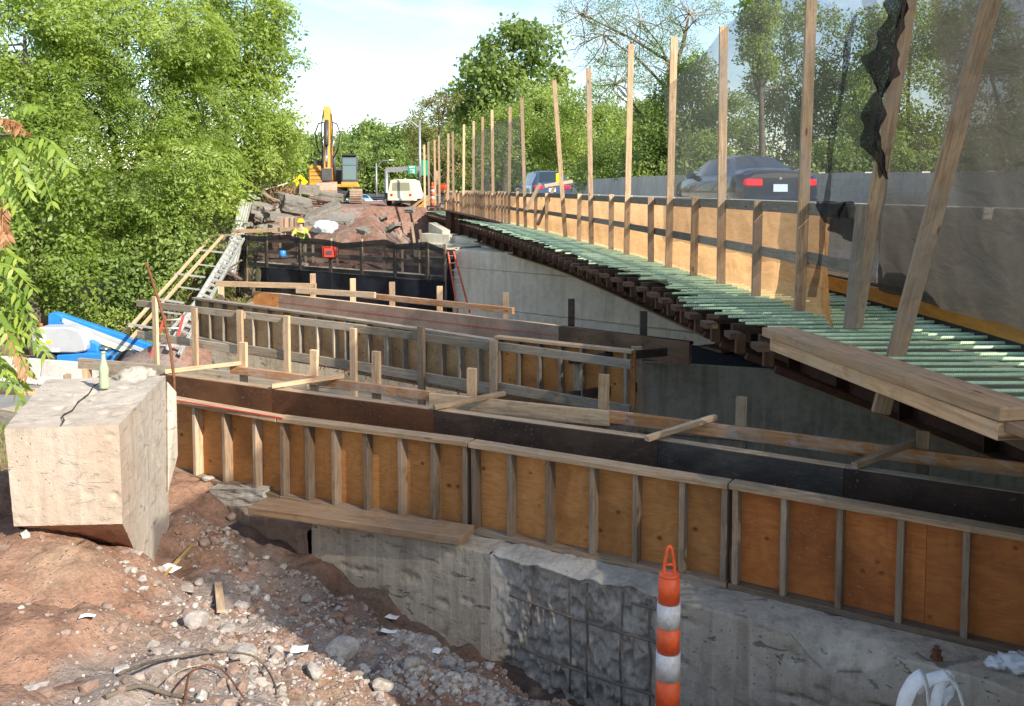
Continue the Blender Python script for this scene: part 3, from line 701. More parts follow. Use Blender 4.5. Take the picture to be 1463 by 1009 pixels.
# second and third girder deeper under the deck
for k in (2.2, 4.6, 7.0):
    g2 = [p+Vector((k, .0, 0)) for p in gr_]
    o = MB(); ribbon(o, g2, [(-.16, 0), (.16, 0), (.16, .03), (.012, .03), (.012, .84), (.15, .84), (.15, .865), (-.15, .865), (-.15, .84), (-.012, .84), (-.012, .03), (-.16, .03)])
    tag(o.build('steel_girder', M['girder']), 'dark steel girder farther in under the bridge road', 'girder', 'inner girders under the bridge')
# bearing on the pier
bp = G(1042, 505, -2.32)+nn*.4; bt = thing('bridge_bearing', bp, 'dark steel bearing post on the end of the pier', 'bearing')
mb = MB(); mb.box(bp+UP*.02, (.75, .5, .04), .4); mb.build('base_plate', M['flange'], bt)
mb = MB(); mb.box(bp+UP*.30, (.36, .34, .52), .4).box(bp+UP*.3+Vector((-.2, -.12, 0)), (.03, .10, .5), .4); mb.build('post', M['girder'], bt)
mb = MB(); mb.box(bp+UP*.6, (.5, .42, .06), .4); mb.build('top_plate', M['girder'], bt)
# deck form plywood and its edge joist
mb = MB(); top = []; bot = []
yl = list(np.arange(2.2, 50.5, .4))
for y in yl:
    e_ = EX(y)+.30; top.append([Vector((e_, y, ZD-.07)), Vector((FX(y)+.99, y, ZD-.07))]); bot.append([Vector((FX(y)+.99, y, ZD-.10)), Vector((e_, y, ZD-.10))])
mb.grid(top, smooth=False, uv=[[(p.x, p.y) for p in r] for r in top]); mb.grid(bot, smooth=False); mb.grid([[b[1], t[0]] for t, b in zip(top, bot)], smooth=False)
dk_ = thing('deck_formwork', (FX(20), 20, ZD-.1), 'curved plywood deck form that the green bars lie on', 'formwork')
mb.build('plywood', m_ply('deck form ply', (.16, .14, .10), (.09, .07, .05), (.24, .23, .19), .4), dk_)
for dx, w_, h_, z_ in ((.42, .07, .12, ZD-.165), (.95, .09, .18, ZD-.192)):
    mb = MB(); rows = []
    for y in yl:
        x = EX(y)+dx; rows.append([Vector((x-w_/2, y, z_-h_/2)), Vector((x+w_/2, y, z_-h_/2)), Vector((x+w_/2, y, z_+h_/2)), Vector((x-w_/2, y, z_+h_/2)), Vector((x-w_/2, y, z_-h_/2))])
    mb.grid(rows, smooth=False); mb.build('joist', M['wood_dark'], dk_)
mb = MB(); rows = []      # orange bulkhead board along the slab
for y in [2.2, 3, 4, 5, 6, 7, 8, 9, 10, 12, 14, 17, 20]:
    x = FX(y)+.93; rows.append([Vector((x-.02, y, ZD+.03)), Vector((x+.02, y, ZD+.03)), Vector((x+.02, y, ZD+.17)), Vector((x-.02, y, ZD+.17)), Vector((x-.02, y, ZD+.03))])
mb.grid(rows, smooth=False, uv=[[(y*.7, k*.04) for k in range(5)] for y in range(13)]); mb.build('bulkhead_board', M['orangewood'], dk_)
# brackets, the deep shade under the deck put into their dark wood
br0 = thing('overhang_bracket', (0, 0, 0), 'dark timber bracket under the green bars, one of the row along the deck edge', 'bracket', 'timber brackets along the deck edge')
MB().beam((.06, 0, ZD-.145), (1.15, 0, ZD-.145), .07, .09).build('cross_joist', M['wood_dark'], br0)
MB().beam((.14, 0, ZD-.13), (.14, 0, ZD-.37), .085, .05, up=(0, 1, 0)).build('post', m_wood('bracket post', (.14, .075, .045), (.07, .035, .02)), br0)
MB().beam((.03, -.26, ZD-.175), (.03, -.06, ZD-.175), .12, .055).build('ledger_block', M['wood_dark'], br0)
MB().beam((.2, 0, ZD-.40), (1.1, 0, ZD-.75), .05, .06).build('strut', M['girder'], br0)
k = 0; y = 7.7
while y < 48:
    t = tang(y); rz = math.atan2(-t.x, t.y); loc = (EX(y), y, 0)
    if k == 0: br0.location = loc; br0.rotation_euler = (0, 0, rz)
    else: copy_tree(br0, loc, (0, 0, rz))
    k += 1; y += .62
# ------------------------------------------------------------------ near formwork
def lerp_u(pts, u):
    for i in range(len(pts)-1):
        if u <= pts[i+1][0] or i == len(pts)-2:
            t = (u-pts[i][0])/(pts[i+1][0]-pts[i][0]); return pts[i][1]+(pts[i+1][1]-pts[i][1])*t
def form_panel(A, B, zt, h, studs, label, mply, mstud, cat='formwork', depth=.089, dens=1, group=None, hb=None):
    """A, B: world points of the front top corners; studs: list of columns u"""
    A = Vector((A.x, A.y, zt)); B = Vector((B.x, B.y, zt)); d = (B-A).normalized(); n = Vector((-d.y, d.x, 0))
    r = thing('formwork_panel', (A+B)/2-UP*h, label, cat, group)
    mb = MB(); mb.beam(A+n*depth/2-UP*.019, B+n*depth/2-UP*.019, depth+.03, .038); mb.build('top_plate', M['wood_new'] if zt > -1.92 else mstud, r, bevel=.003)
    mb = MB(); mb.beam(A+n*depth/2-UP*(h-.019), B+n*depth/2-UP*(h-.019), depth, .038); mb.build('bottom_plate', mstud, r, bevel=.003)
    mb = MB(); L = (B-A).length; k = max(1, round(L/1.22)); 
    P_ = lambda s, z: A.lerp(B, s)+n*(depth+.001)-UP*z
    for i in range(k): mb.panel(P_(i/k+.0005, h-.001), P_((i+1)/k-.0005, h-.001), P_((i+1)/k-.0005, .005), P_(i/k+.0005, .005), .018)
    mb.build('plywood', mply, r)
    for u in studs:
        p = on_line(A, B, u); lean = rnd.uniform(-.006, .006); s = rnd.uniform(.0, .006)
        mb = MB(); mb.beam(p+n*(depth/2+s)-UP*(h-.038), p+n*(depth/2+s)-UP*.038+d*lean, .038, depth, up=n); mb.build('stud', mstud, r, bevel=.003)
    return r
ZF = -1.9; HF = .70
c = [G(u, v, ZF) for u, v in ((245, 570), (397, 597), (670, 632), (1042, 691), (1463, 765))]
c.append(c[-1]+(c[-1]-c[-2])*.4); dl = (c[1]-c[0]).normalized()
form_panel(c[0]-dl*.4, c[1]-dl*.012, ZF, HF, [275, 318, 361], 'left-most near plywood form panel beside the broken concrete block', M['ply'], M['wood_form'])
form_panel(c[1], c[2].lerp(c[1], .005), ZF+.004, HF+.004, [400.5, 437, 475, 521, 570, 617, 663], 'near plywood form panel behind the thick plank lying on the ledge', M['ply'], M['wood_stud2'])
form_panel(c[2], c[3].lerp(c[2], .005), ZF, HF, [676, 727, 783, 845, 907, 974, 1034], 'tan near plywood form panel above the chipped concrete with bare bars', M['ply'], M['wood_stud2'])
form_panel(c[3], c[5], ZF+.004, HF+.004, [1051, 1120, 1200, 1287, 1382, 1490], 'dark orange near plywood form panel at the right behind the orange and white post', M['ply_red'], M['wood_stud2'])
# blocking under the first panel
mb = MB(); p0 = G(248, 672, -2.62); p1 = G(392, 707, -2.66); mb.beam(p0, p1, .09, .04).beam(p0+N*.03+UP*.04, p1+N*.03+UP*.04, .12, .035)
tag(mb.build('support_board', M['wood_post'], origin=p0), 'double timber sill under the left-most near form panel', 'board')
mb = MB(); p0 = G(252, 572, ZF+.008); p1 = G(404, 597.5, ZF+.008)
tag(mb.beam(p0, p1, .012, .008).build('chalk_line_strip', M['redfibre'], origin=p0), 'thin red strip on top of the left-most near form panel', 'strip')
# inner face of the back form
bk_px = [(228, 534), (388, 556), (620, 586), (940, 629), (1206, 669), (1463, 706), (1620, 731)]
bps = [G(u, v, ZF) for u, v in bk_px]
bl = [('left-most sheet of the dark inner form, brown, beside the rusty bent bar', 'film_brown'), ('second dark brown inner form sheet from the left', 'film_brown'), ('long near-black inner form sheet in the middle of the trough', 'film'),
      ('cement-smeared greyish inner form sheet', 'film_grey'), ('black inner form sheet under the right-most spreader board', 'film'), ('inner form sheet at the right edge of the photo', 'film')]
for i in range(6):
    A, B = bps[i], bps[i+1]; d = (B-A).normalized(); n = Vector((-d.y, d.x, 0)); r = thing('inner_form_sheet', (A+B)/2-UP*.7, bl[i][0], 'formwork')
    mb = MB(); mb.panel(A-UP*.70+d*.002, B-UP*.70-d*.002, B-UP*.005-d*.002, A-UP*.005+d*.002, .018); mb.build('plywood', M[bl[i][1]], r)
    mb = MB(); mb.beam(A+n*.065-UP*.019, B+n*.065-UP*.019, .09, .038); mb.build('top_plate', M['wood_new'] if i < 4 else M['wood_grey'], r, bevel=.003)
    mb = MB(); mb.beam(A+n*.065-UP*.68, B+n*.065-UP*.68, .09, .038); mb.build('bottom_plate', M['wood_grey'], r)
    L = (B-A).length; ns = max(2, int(L/.4))
    for k in range(ns+1):
        p = A.lerp(B, min(.99, max(.01, k/ns))); mb = MB(); mb.beam(p+n*.065-UP*.66, p+n*.065-UP*.04, .038, .09, up=n); mb.build('stud', M['wood_grey'], r)
# concrete bottom of the trough
mb = MB(); mb.panel(AB(-8, 5.6, -2.62), AB(2.6, 5.6, -2.62), AB(2.6, 6.5, -2.62), AB(-8, 6.5, -2.62), .4)
tag(mb.build('trough_floor', M['conc_dark']), kind='structure')
# rail board with posts behind it
rl = thing('top_rail', G(700, 600, -1.9), 'oiled orange rail board on short posts behind the dark inner forms', 'railing')
def rpt(u, v): return G(u, v, -1.86)
rails = [((330, 522), (621, 560), 'wood_orange', .085, 0), ((617, 560), (873, 585.5), 'wood_new', .13, -.04), ((870, 586), (1463, 661), 'wood_orange', .105, 0), ((1463, 661), (1700, 691), 'wood_orange', .095, 0)]
for a, b, mt, h_, dn in rails:
    A = rpt(*a); B = rpt(*b); d = (B-A).normalized(); n = Vector((-d.y, d.x, 0))
    mb = MB(); mb.beam(A+n*dn-UP*h_/2, B+n*dn-UP*h_/2, .038, h_); mb.build('rail_board', M[mt], rl, bevel=.003)
pp = [(343, 489, .0), (444, 500, 0), (533, 502, 0), (670, 526, 0), (859, 535, .0), (1056, 567, .0), (1316, 615, 0)]
for u, vt, _ in pp:
    seg = next(((a, b) for a, b, *_r in rails if a[0] <= u <= b[0]), ((330, 522), (621, 560))); A = rpt(*seg[0]); B = rpt(*seg[1]); q = on_line(A, B, u)
    d = (B-A).normalized(); n = Vector((-d.y, d.x, 0)); q = q+n*.04; dd = ray(u, vt); zt = q.y*dd.z/dd.y
    mb = MB(); mb.beam(Vector((q.x, q.y, -2.9)), Vector((q.x+.01, q.y, zt)), .089, .038, up=n); mb.build('post', M['wood_new'] if u < 900 else M['wood_post'], rl, bevel=.003)
# spreader boards
sp_l = ['pale spreader board beside the rusty bent bar, left-most of five', 'pale spreader board on the brown inner form, second of five from the left', 'spreader board crossing the pale thick rail plank', 'sunlit spreader board over the dark trough right of the pale rail plank', 'shaded spreader board at the right, last of five']
for i, (a, b) in enumerate([((236, 531), (344, 519)), ((388, 552), (491, 537)), ((620, 582), (721, 562)), ((924, 627), (1022, 596)), ((1220, 666), (1307, 631))]):
    A = G(a[0], a[1], -1.875); B = G(b[0], b[1], -1.83)
    mb = MB(); mb.beam(A, B, .05, .04); tag(mb.build('spreader_board', M['wood_new'] if i < 4 else M['wood_post'], origin=A, bevel=.003), sp_l[i], 'board')
# platform behind the inner form
pf = thing('walkway_platform', AB(-6.5, 8.3, -2.95), 'weathered plank walkway between the two lines of forms', 'walkway')
for k in range(14):
    b = 6.75+k*.262; o = rnd.uniform(-.3, .3)
    mb = MB(); mb.beam(AB(-11.6+o+k*.05, b, -2.93+rnd.uniform(-.006, .006)), AB(-3.9-k*.17+o*.4, b, -2.93), .235, .038); mb.build('plank', M['wood_grey'] if rnd.random() < .75 else M['wood_post'], pf, bevel=.003)
for a in np.arange(-11.4, -4, 1.6):
    mb = MB(); mb.beam(AB(a, 6.7, -3.06), AB(a, 10.4, -3.06), .09, .19); mb.build('joist', M['wood_grey'], pf)
    for b in (6.8, 10.2): MB().beam(AB(a, b, -6.3), AB(a, b, -3.16), .1, .1).build('leg', M['wood_grey'], pf)
for (a, b, l) in (((300, 536), (480, 552), 'loose pale board on the walkway beside the short railing'), ((640, 583), (790, 606), 'long grey board lying on the walkway behind the pale rail plank'), ((480, 548), (640, 566), 'narrow board lying along the walkway')):
    A = G(a[0], a[1], -2.885); B = G(b[0], b[1], -2.885); tag(MB().beam(A, B, .14, .036).build('loose_board', M['wood_new'], origin=A), l, 'board')
# ------------------------------------------------------------------ middle guard rail
gr2 = thing('guard_rail', G(500, 535, -2.9), 'weathered guard rail of two boards on posts in front of the middle form', 'guard rail')
gA = Vector((G(225, 427, -1.78).x, G(225, 427, -1.78).y, 0)); 
gl = [G(196, 433, -1.82), G(281, 443, -1.82), G(412, 458, -1.86), G(605, 481, -1.88), G(900, 522, -1.95)]
def gl_at(u):
    for i in range(len(gl)-1):
        if u <= PX(gl[i+1])[0] or i == len(gl)-2: return on_line(gl[i], gl[i+1], u), (gl[i+1]-gl[i]).normalized()
for k, (u0, u1) in enumerate([(196, 350), (340, 520), (508, 705), (700, 900)]):
    A, _ = gl_at(u0); B, _ = gl_at(u1); n = Vector((0.35, .93, 0))
    MB().beam(A+n*.05*(k % 2), B+n*.05*(k % 2), .038, .10).build('rail_board', M['wood_grey'], gr2, bevel=.003)
    MB().beam(A+n*.05*(k % 2)-UP*.50, B+n*.05*(k % 2)-UP*.52, .038, .12).build('rail_board', M['wood_grey'], gr2, bevel=.003)
for u, vt in ((225, 424), (281, 440), (346, 443), (413, 451), (508, 469), (605, 467), (708, 486)):
    p, d = gl_at(u); n = Vector((-d.y, d.x, 0)); q = p-n*.045; dd = ray(u, vt); zt = q.y*dd.z/dd.y
    MB().beam(Vector((q.x, q.y, -2.95)), Vector((q.x, q.y, zt)), .10, .045, up=n).build('post', M['wood_new'] if u < 600 else M['wood_post'], gr2, bevel=.003)
# end return of the rail
ge = thing('guard_rail', G(860, 600, -2.9), 'short dark end frame of two posts and two boards at the end of the walkway', 'guard rail')
a0 = G(826, 508, -1.95); a1 = G(910, 495, -1.93)
MB().beam(Vector((a0.x, a0.y, -2.95)), a0, .10, .045).build('post', M['wood_grey'], ge, bevel=.003)
MB().beam(Vector((a1.x, a1.y, -2.95)), a1, .13, .05).build('post', M['wood_post'], ge, bevel=.003)
MB().beam(D(813, 514, a0.y-.1), D(952, 503, a1.y+.2), .04, .10).build('rail_board', M['wood_dark'], ge)
MB().beam(D(813, 567, a0.y-.1), D(910, 553, a1.y), .04, .12).build('rail_board', M['wood_dark'], ge)
MB().beam(D(800, 612, a0.y-.3), D(905, 596, a1.y), .04, .12).build('rail_board', M['wood_orange'], ge)
# long low board beyond the block
mb = MB(); A = G(113, 519, -2.35); B = G(250, 529, -2.35)
lb_ = thing('low_rail', A-UP*.5, 'low brown timber rail on short legs beyond the broken concrete block', 'railing')
MB().beam(A, G(440, 548, -2.35), .045, .14).build('rail_board', M['wood_grey'], lb_)
for u in (124, 300): q = on_line(A, B, u); MB().beam(q-UP*1.3, q-UP*.06, .09, .09).build('leg', M['wood_new'], lb_)
# ------------------------------------------------------------------ middle form
z2 = -1.95; f2 = [G(275, 425, z2), G(498, 455, z2), G(707, 486, z2), G(905, 505, z2+.04)]
form_panel(f2[0], f2[1].lerp(f2[0], .003), z2, .74, [279, 297, 316, 338, 359, 381, 403, 426, 451, 475, 492], 'middle plywood form panel at the left behind the guard rail, nearest the stair', M['ply_far'], M['wood_grey'])
form_panel(f2[1], f2[2].lerp(f2[1], .003), z2, .74, [500, 524, 549, 552, 575, 602, 629, 655, 683, 703], 'middle plywood form panel in the centre behind the guard rail posts', M['ply_far'], M['wood_grey'])
form_panel(G(707, 480, z2+.06), G(903, 501, z2+.06), z2+.06, .74, [711, 739, 769, 800, 830, 861, 893], 'darker orange middle form panel beside the dark concrete pier', M['ply'], M['wood_grey'])
# ledger lumps and stem under it
mf = thing('concrete_pier', AB(-8, 11.2, -4), 'grey concrete pier wall carrying the middle forms', 'pier')
A = f2[0]+Vector((.2, .05, 0)); B = Vector((P0.x, P0.y, 0))-dr*.02
mb = MB(); dd_ = (B-A); dd_.z = 0; dd_.normalize(); n2 = Vector((-dd_.y, dd_.x, 0)); slab_wall(mb, A+n2*.12, B+n2*.12, -2.70, -6.4, 1.1, n2); mb.build('stem', M['conc_wall'], mf, bevel=.02)
led = thing('ledger_board', f2[1]-UP*.8, 'rough weathered ledger board with wire ties along the foot of the middle forms', 'board')
MB().beam(G(300, 492, -2.72), G(500, 524, -2.72), .05, .13).build('board', M['wood_grey'], led); MB().beam(G(503, 527, -2.74), G(700, 561, -2.74), .05, .13).build('board', M['wood_grey'], led)
MB().beam(G(690, 560, -2.72), G(890, 584, -2.72), .05, .13).build('board', M['wood_post'], led)
for i in range(26):
    u = rnd.uniform(310, 690); v = 494+(u-300)*.168; p = G(u, v, -2.70); MB().tube([p-N*.04, p-N*.10+UP*rnd.uniform(-.06, .05)+E*rnd.uniform(-.07, .07), p-N*.05+UP*rnd.uniform(-.1, .0)+E*rnd.uniform(-.1, .1)], .006, 5).build('wire_tie', M['rust'], led)
# back boards of the middle form (washed ply)
zb_ = -1.95; b2 = [(362, 417), (398, 420), (798, 466), (985, 489)]
bw = [('yellow new plywood end piece at the left of the long washed board', 'ply'), ('long pinkish washed plywood form board with red chalk lines', 'ply_wash'), ('brown stained plywood form board reaching the pier', 'ply')]
for i in range(3):
    A = G(*b2[i], zb_); B = G(*b2[i+1], zb_); d = (B-A).normalized(); n = Vector((-d.y, d.x, 0)); r = thing('form_board', (A+B)/2-UP*.7, bw[i][0], 'formwork')
    hh_ = .74 if i < 2 else .30
    MB().panel(A-UP*hh_, B-UP*hh_, B, A, .02).build('plywood', M[bw[i][1]] if i < 2 else m_ply('stained brown ply', (.20, .11, .06), (.10, .055, .03), (.26, .16, .10), .4), r)
    MB().beam(A+n*.065-UP*.02, B+n*.065-UP*.02, .085, .038).build('top_plate', M['wood_new'] if i < 2 else M['wood_dark'], r, bevel=.003)
    for q in (.02, .5, .98): p = A.lerp(B, q); MB().beam(p+n*.065-UP*(hh_-.02), p+n*.065-UP*.045, .038, .085, up=n).build('stud', M['wood_grey'], r)
    if i == 1:
        MB().beam(A-n*.004-UP*.14, B-n*.004-UP*.14, .003, .006).build('chalk_line', M['redred'], r)
lg = [(447, 391, 420, 'wood_new', 'tall pale stub behind the form near the netted platform'), (504, 398, 425, 'wood_new', 'pale stub post, second behind the washed board'), (560, 403, 432, 'wood_new', 'pale stub post standing mid-way behind the washed board'), (628, 409, 440, 'wood_new', 'thick stub post just left of the ladder foot'), (722, 418, 452, 'wood_post', 'grey stub post right of the ladder'), (816, 427, 465, 'wood_dark', 'dark stub post in front of the sunlit far abutment'), (919, 445, 478, 'wood_dark', 'dark stub post beside the dark pier')]
for u, vt, vb, mt, l in lg:
    A = G(u, vb, -1.95)+N*.9; q = A; dd = ray(u, vt); 
    q = Vector((q.x-(PX(q)[0]-u)/F*q.y, q.y, 0)); zt = q.y*dd.z/dd.y
    tag(MB().beam(Vector((q.x, q.y, -6.3)), Vector((q.x, q.y, zt)), .10, .07).build('stub_post', M[mt], origin=(q.x, q.y, -6.3), bevel=.004), l, 'post')
for a, b, mt, l, z in (((294, 407), (438, 411), 'wood_new', 'long pale timber lying level above the left end of the middle form', -1.8), ((410, 417), (523, 424), 'wood_post', 'long brown plank resting behind the washed board', -1.86), ((506, 424), (722, 447), 'wood_orange', 'thin reddish timber along the top behind the washed board', -1.9)):
    A = G(a[0], a[1], z)+N*.25; B = G(b[0], b[1], z)+N*.25; tag(MB().beam(A, B, .06, .10).build('timber', M[mt], origin=A, bevel=.003), l, 'timber')
A = G(298, 405, -1.8)+N*.3
tag(MB().beam(Vector((A.x, A.y, -4.9)), Vector((A.x, A.y, A.z-.02)), .10, .07).build('stub_post', M['wood_new'], origin=(A.x, A.y, -4.9)), 'pale post under the left end of the long level timber', 'post')
# ------------------------------------------------------------------ deck guard fence
ff = thing('safety_fence', (FX(14), 14, ZD), 'curving timber safety fence of upright posts and two grey rails along the bridge deck', 'fence')
tall = [(1142, None, 1.95), (1030, 38, 0), (955, 53, 0), (895, 63, 0), (845, 97, 0), (808, 115, 0), (751, 140, 0), (727, 153, 0), (705, 157, 0), (689, 167, 0), (676, 173, 0), (662, 178, 0), (648, 188, 0), (640, 191, 0), (628, 194, 0), (622, 200, 0), (613, 203, 0), (607, 207, 0)]
fpx = [(600, 296), (620, 298.5), (662, 304), (705, 311), (751, 322), (800, 337), (845, 350), (895, 362), (955, 379), (1030, 405), (1080, 425), (1142, 441)]
def fence_at(u):
    lo_, hi_ = 6.0, 60.0
    for _ in range(50):
        m1 = (lo_+hi_)/2
        if PX((FX(m1), m1, ZD))[0] > u: lo_ = m1
        else: hi_ = m1
    return lo_
Ys_tall = []
for i, (u, vt, z_) in enumerate(tall):
    y = fence_at(u) if u > 700 else None
    if y is None:
        y = {705: 32.2}.get(u) or (fence_at(700)+(700-u)/(700-607)*(48-fence_at(700)))
    if vt is None: zt = z_
    else: dd = ray(u, vt); zt = y*dd.z/dd.y
    x = FX(y)
    if u <= 700: x = y*((u-731.5)/F)*(cp+.0) ; x = min(x, FX(y)+.6)
    Ys_tall.append(y); t = tang(y); n = Vector((t.y, -t.x, 0))
    xt = x+{1142: .05, 808: -.28, 751: -.12, 845: -.08}.get(u, rnd.uniform(-.05, .05))
    mt = ['wood_post', 'wood_post', 'wood_new', 'wood_new', 'wood_post', 'wood_new'][i % 6] if u < 1100 else 'wood_post'
    MB().beam(Vector((FX(y) if u > 700 else x, y, ZD-.03)), Vector((xt, y, zt)), .10, .042, up=(0, 1, 0)).build('tall_post', M[mt], ff, bevel=.003)
ysh = []
y = 7.9
shorts = [fence_at(u) for u in (1080, 991, 930, 873, 827, 781, 765, 740, 728)]
y = shorts[-1]+.75
while y < 47: shorts.append(y); y += .62
for y in shorts:
    if min(abs(y-q) for q in Ys_tall) < .14: continue
    x = FX(y); MB().beam(Vector((x, y, ZD-.03)), Vector((x+rnd.uniform(-.02, .02), y, -.12+rnd.uniform(-.02, .03))), .095, .042, up=(0, 1, 0)).build('short_post', M['wood_post'] if rnd.random() < .6 else M['wood_new'], ff, bevel=.003)
ry = [7.35]+[y for y in sorted(shorts+Ys_tall) if y > 7.6][::3]+[47.5]
for j in range(len(ry)-1):
    y0, y1 = ry[j], ry[j+1]
    for zc in (-.20, -.66):
        dz = rnd.uniform(-.015, .015)
        MB().beam(Vector((FX(y0)+.07, y0, zc+dz)), Vector((FX(y1)+.07, y1+.02, zc+dz)), .038, .11 if zc > -.5 else .10).build('rail', M['wood_rail'], ff, bevel=.003)
def leaning(a, b, ya, yb, w, mt, l, d_=.045):
    A = D(*a, ya); B = D(*b, yb); tag(MB().beam(A, B, w, d_, up=(0, 1, 0)).build('leaning_post', M[mt], origin=A, bevel=.003), l, 'post')
leaning((1221, 468), (1304, -30), 7.35, 7.15, .115, 'wood_post', 'tall leaning post with bunched black netting tied to it')
leaning((1258, 590), (1432, -60), 6.2, 5.9, .12, 'wood_post', 'tallest leaning post crossing the deck edge at the right, in front of the dense net')
leaning((1213, 470), (1232, 292), 7.25, 7.25, .085, 'wood_rail', 'grey weathered post at the end of the fence rails')
for a, b, l in (((768, 322), (793, 264), 'short timber prop leaning across the fence'), ((752, 300), (772, 262), 'small broken piece of board hanging at the fence gap'), ((778, 266), (818, 259), 'board lying loosely on the fence rail')):
    y = fence_at(778); A = D(*a, y-.2); B = D(*b, y-.15); tag(MB().beam(A, B, .09, .04, up=(0, 1, 0)).build('loose_timber', M['wood_post'], origin=A), l, 'timber')
# ------------------------------------------------------------------ edge planks
A = G(1112, 474, -1.06); B = G(1456, 590, -1.06)
dd_ = (B-A).normalized()
tag(MB().beam(A-dd_*.02, B+dd_*.02, .24, .065).build('thick_plank', M['wood_plank'], origin=A, bevel=.004), 'thick sunlit plank lying along the edge of the green bars, upper of the pair', 'plank')
side = Vector((-dd_.y, dd_.x, 0))
tag(MB().beam(A-side*-.03-UP*.085+dd_*.03, B-UP*.085+dd_*.0, .22, .09).build('thick_plank', M['wood_plank'], origin=A, bevel=.004), 'thick plank under the upper one along the deck edge', 'plank')
A2 = G(1440, 600, -1.12); tag(MB().beam(A2, A2+dd_*1.2, .2, .05).build('thick_plank', M['wood_plank'], origin=A2, bevel=.004), 'end of a further plank at the right edge of the photo below the pair', 'plank')
# plank on the concrete shelf
A = G(368, 722, -2.52); B = G(668, 765, -2.52); dd_ = (B-A).normalized()
tag(MB().beam(A, B, .26, .062).build('thick_plank', M['wood_plank'], origin=A, bevel=.005), 'thick plank resting on the concrete ledge in front of the near forms', 'plank')
# ------------------------------------------------------------------ green bars
def bar_mesh(L, r, ribs, n=8):
    mb = MB(); pts = []; rr = []
    if ribs:
        s = 0; p_ = .016
        k = int(L/p_)
        xs_ = []
        for i in range(k): xs_ += [(i*p_, r*.9), (i*p_+.006, r*.9), (i*p_+.009, r*1.22), (i*p_+.013, r*1.22)]
        xs_.append((k*p_, r*.9)); b = 0
        ring = []
        for (x, q) in xs_:
            for a in range(n): an = 2*math.pi*a/n; mb.v.append(Vector((x, q*math.cos(an), q*math.sin(an))))
        for i in range(len(xs_)-1):
            for a in range(n):
                j = (a+1) % n; mb.face([i*n+a, i*n+j, (i+1)*n+j, (i+1)*n+a], None, .5, False)
        mb.face([a for a in range(n)][::-1], None, .5)
    else: mb.tube([Vector((0, 0, 0)), Vector((L, 0, 0))], r, 6, c=.5)
    return mb
mg, ntg, bg_, og = newmat('green epoxy'); T = NT(ntg); Pg = T.n('NewGeometry').outputs['Position']; ng = T.noise(Pg, 14, 5, .65)
rnd_ = T.n('ObjectInfo').outputs['Random']
cg = T.mix(rnd_, (.46, .64, .40, 1), (.56, .72, .46, 1)); cg = T.mix(T.mapr(ng, .52, .68, 0, .55), cg, (.46, .50, .36, 1)); ng2 = T.noise(Pg, 60, 3, .6); cg = T.mix(T.mapr(ng2, .6, .72, 0, .5), cg, (.12, .10, .07, 1))
ntg.links.new(cg, bg_.inputs['Base Color']); bg_.inputs['Roughness'].default_value = .45
proto_near = [bar_mesh(L, .012, True).build('green_bar', mg) for L in (1.5, 1.35)]; proto_far = bar_mesh(1.9, .012, False).build('green_bar', mg)
GL = 'green epoxy-coated reinforcing bar, one of the close row laid across the deck edge'
y = 3.55; k = 0; nb = 0; used = set()
ybars = []
while y < 47 and nb < 298:
    ybars.append(y); y += .10 if y < 16 else (.14 if y < 26 else .2); nb += 1
for k, y in enumerate(ybars):
    t = tang(y); rz = math.atan2(-t.x, t.y)
    pr = proto_near[k % 2] if y < 17 else proto_far
    x0 = EX(y)+rnd.choice([-.14, -.06, .0, .10, .22])+rnd.uniform(-.04, .04)
    if k % 2: x0 = EX(y)+rnd.uniform(.08, .36)
    if y < 7.3: x0 = max(x0, EX(y)+.0)
    L = FX(y)+.95-x0; base = 1.5 if pr is proto_near[0] else (1.35 if pr is proto_near[1] else 1.9)
    if pr.name in used: o = pr.copy(); COL.objects.link(o)
    else: o = pr; used.add(pr.name)
    o.location = (x0, y+rnd.uniform(-.02, .02), ZD-.012+rnd.uniform(-.004, .006)-(.020 if k % 2 else 0)); o.rotation_euler = (rnd.uniform(0, 6), rnd.uniform(-.004, .004), rz+rnd.uniform(-.02, .02)); o.scale = (max(.3, L/base), 1, 1)
    tag(o, GL, 'rebar', 'green bars across the deck')
# ------------------------------------------------------------------ meshes and nets
def sheet(name, fn, nu, nv, mat, label, cat, amp=.03, fs=2.5, group=None, seed=0):
    rows = []
    for i in range(nu+1):
        r = []
        for j in range(nv+1):
            p = Vector(fn(i/nu, j/nv)); w = amp*(float(fbm(p.x*fs+seed, p.y*fs, p.z*fs, 4))+.35*math.sin(i/nu*22+3*float(vn(p.z*2, seed))))
            r.append(p+Vector((w, w*.3, w*.15)))
        rows.append(r)
    mb = MB(); mb.grid(rows); o = mb.build(name, mat); return tag(o, label, cat, group)
def om(u, v):
    y = 8.15+(47-8.15)*u; return (FX(y)+.115+(.0), y-(1-v)*.0*y, ZD-.02+(.97+.02*math.sin(y*2))*v+ (-.02 if v < .1 else 0))
sheet('orange_mesh', om, 420, 14, M['net_orange'], 'glowing orange plastic mesh stretched behind the fence rails', 'mesh', .045, 2.2)
def om2(u, v):
    y = 8.2-.9*u*(1-v*.9); return (FX(y)+.11-.25*(1-v)*u, y, ZD+.0+.95*v*(1-u*.9))
sheet('orange_mesh', om2, 20, 14, M['net_orange'], 'loose triangular orange mesh end hanging at the last full post', 'mesh', .03, 3)
def netA(u, v):
    y = 13.7+(7.2-13.7)*u; zt = 1.45+(2.1-1.45)*min(1, u*1.8)+.6*max(0, u-.6); return (FX(y)+.14+.06*math.sin(v*5), y, -.75+(zt+.75)*v)
sheet('debris_net', netA, 70, 40, M['net'], 'see-through black net on the tall posts in front of the car', 'net', .07, 1.3)
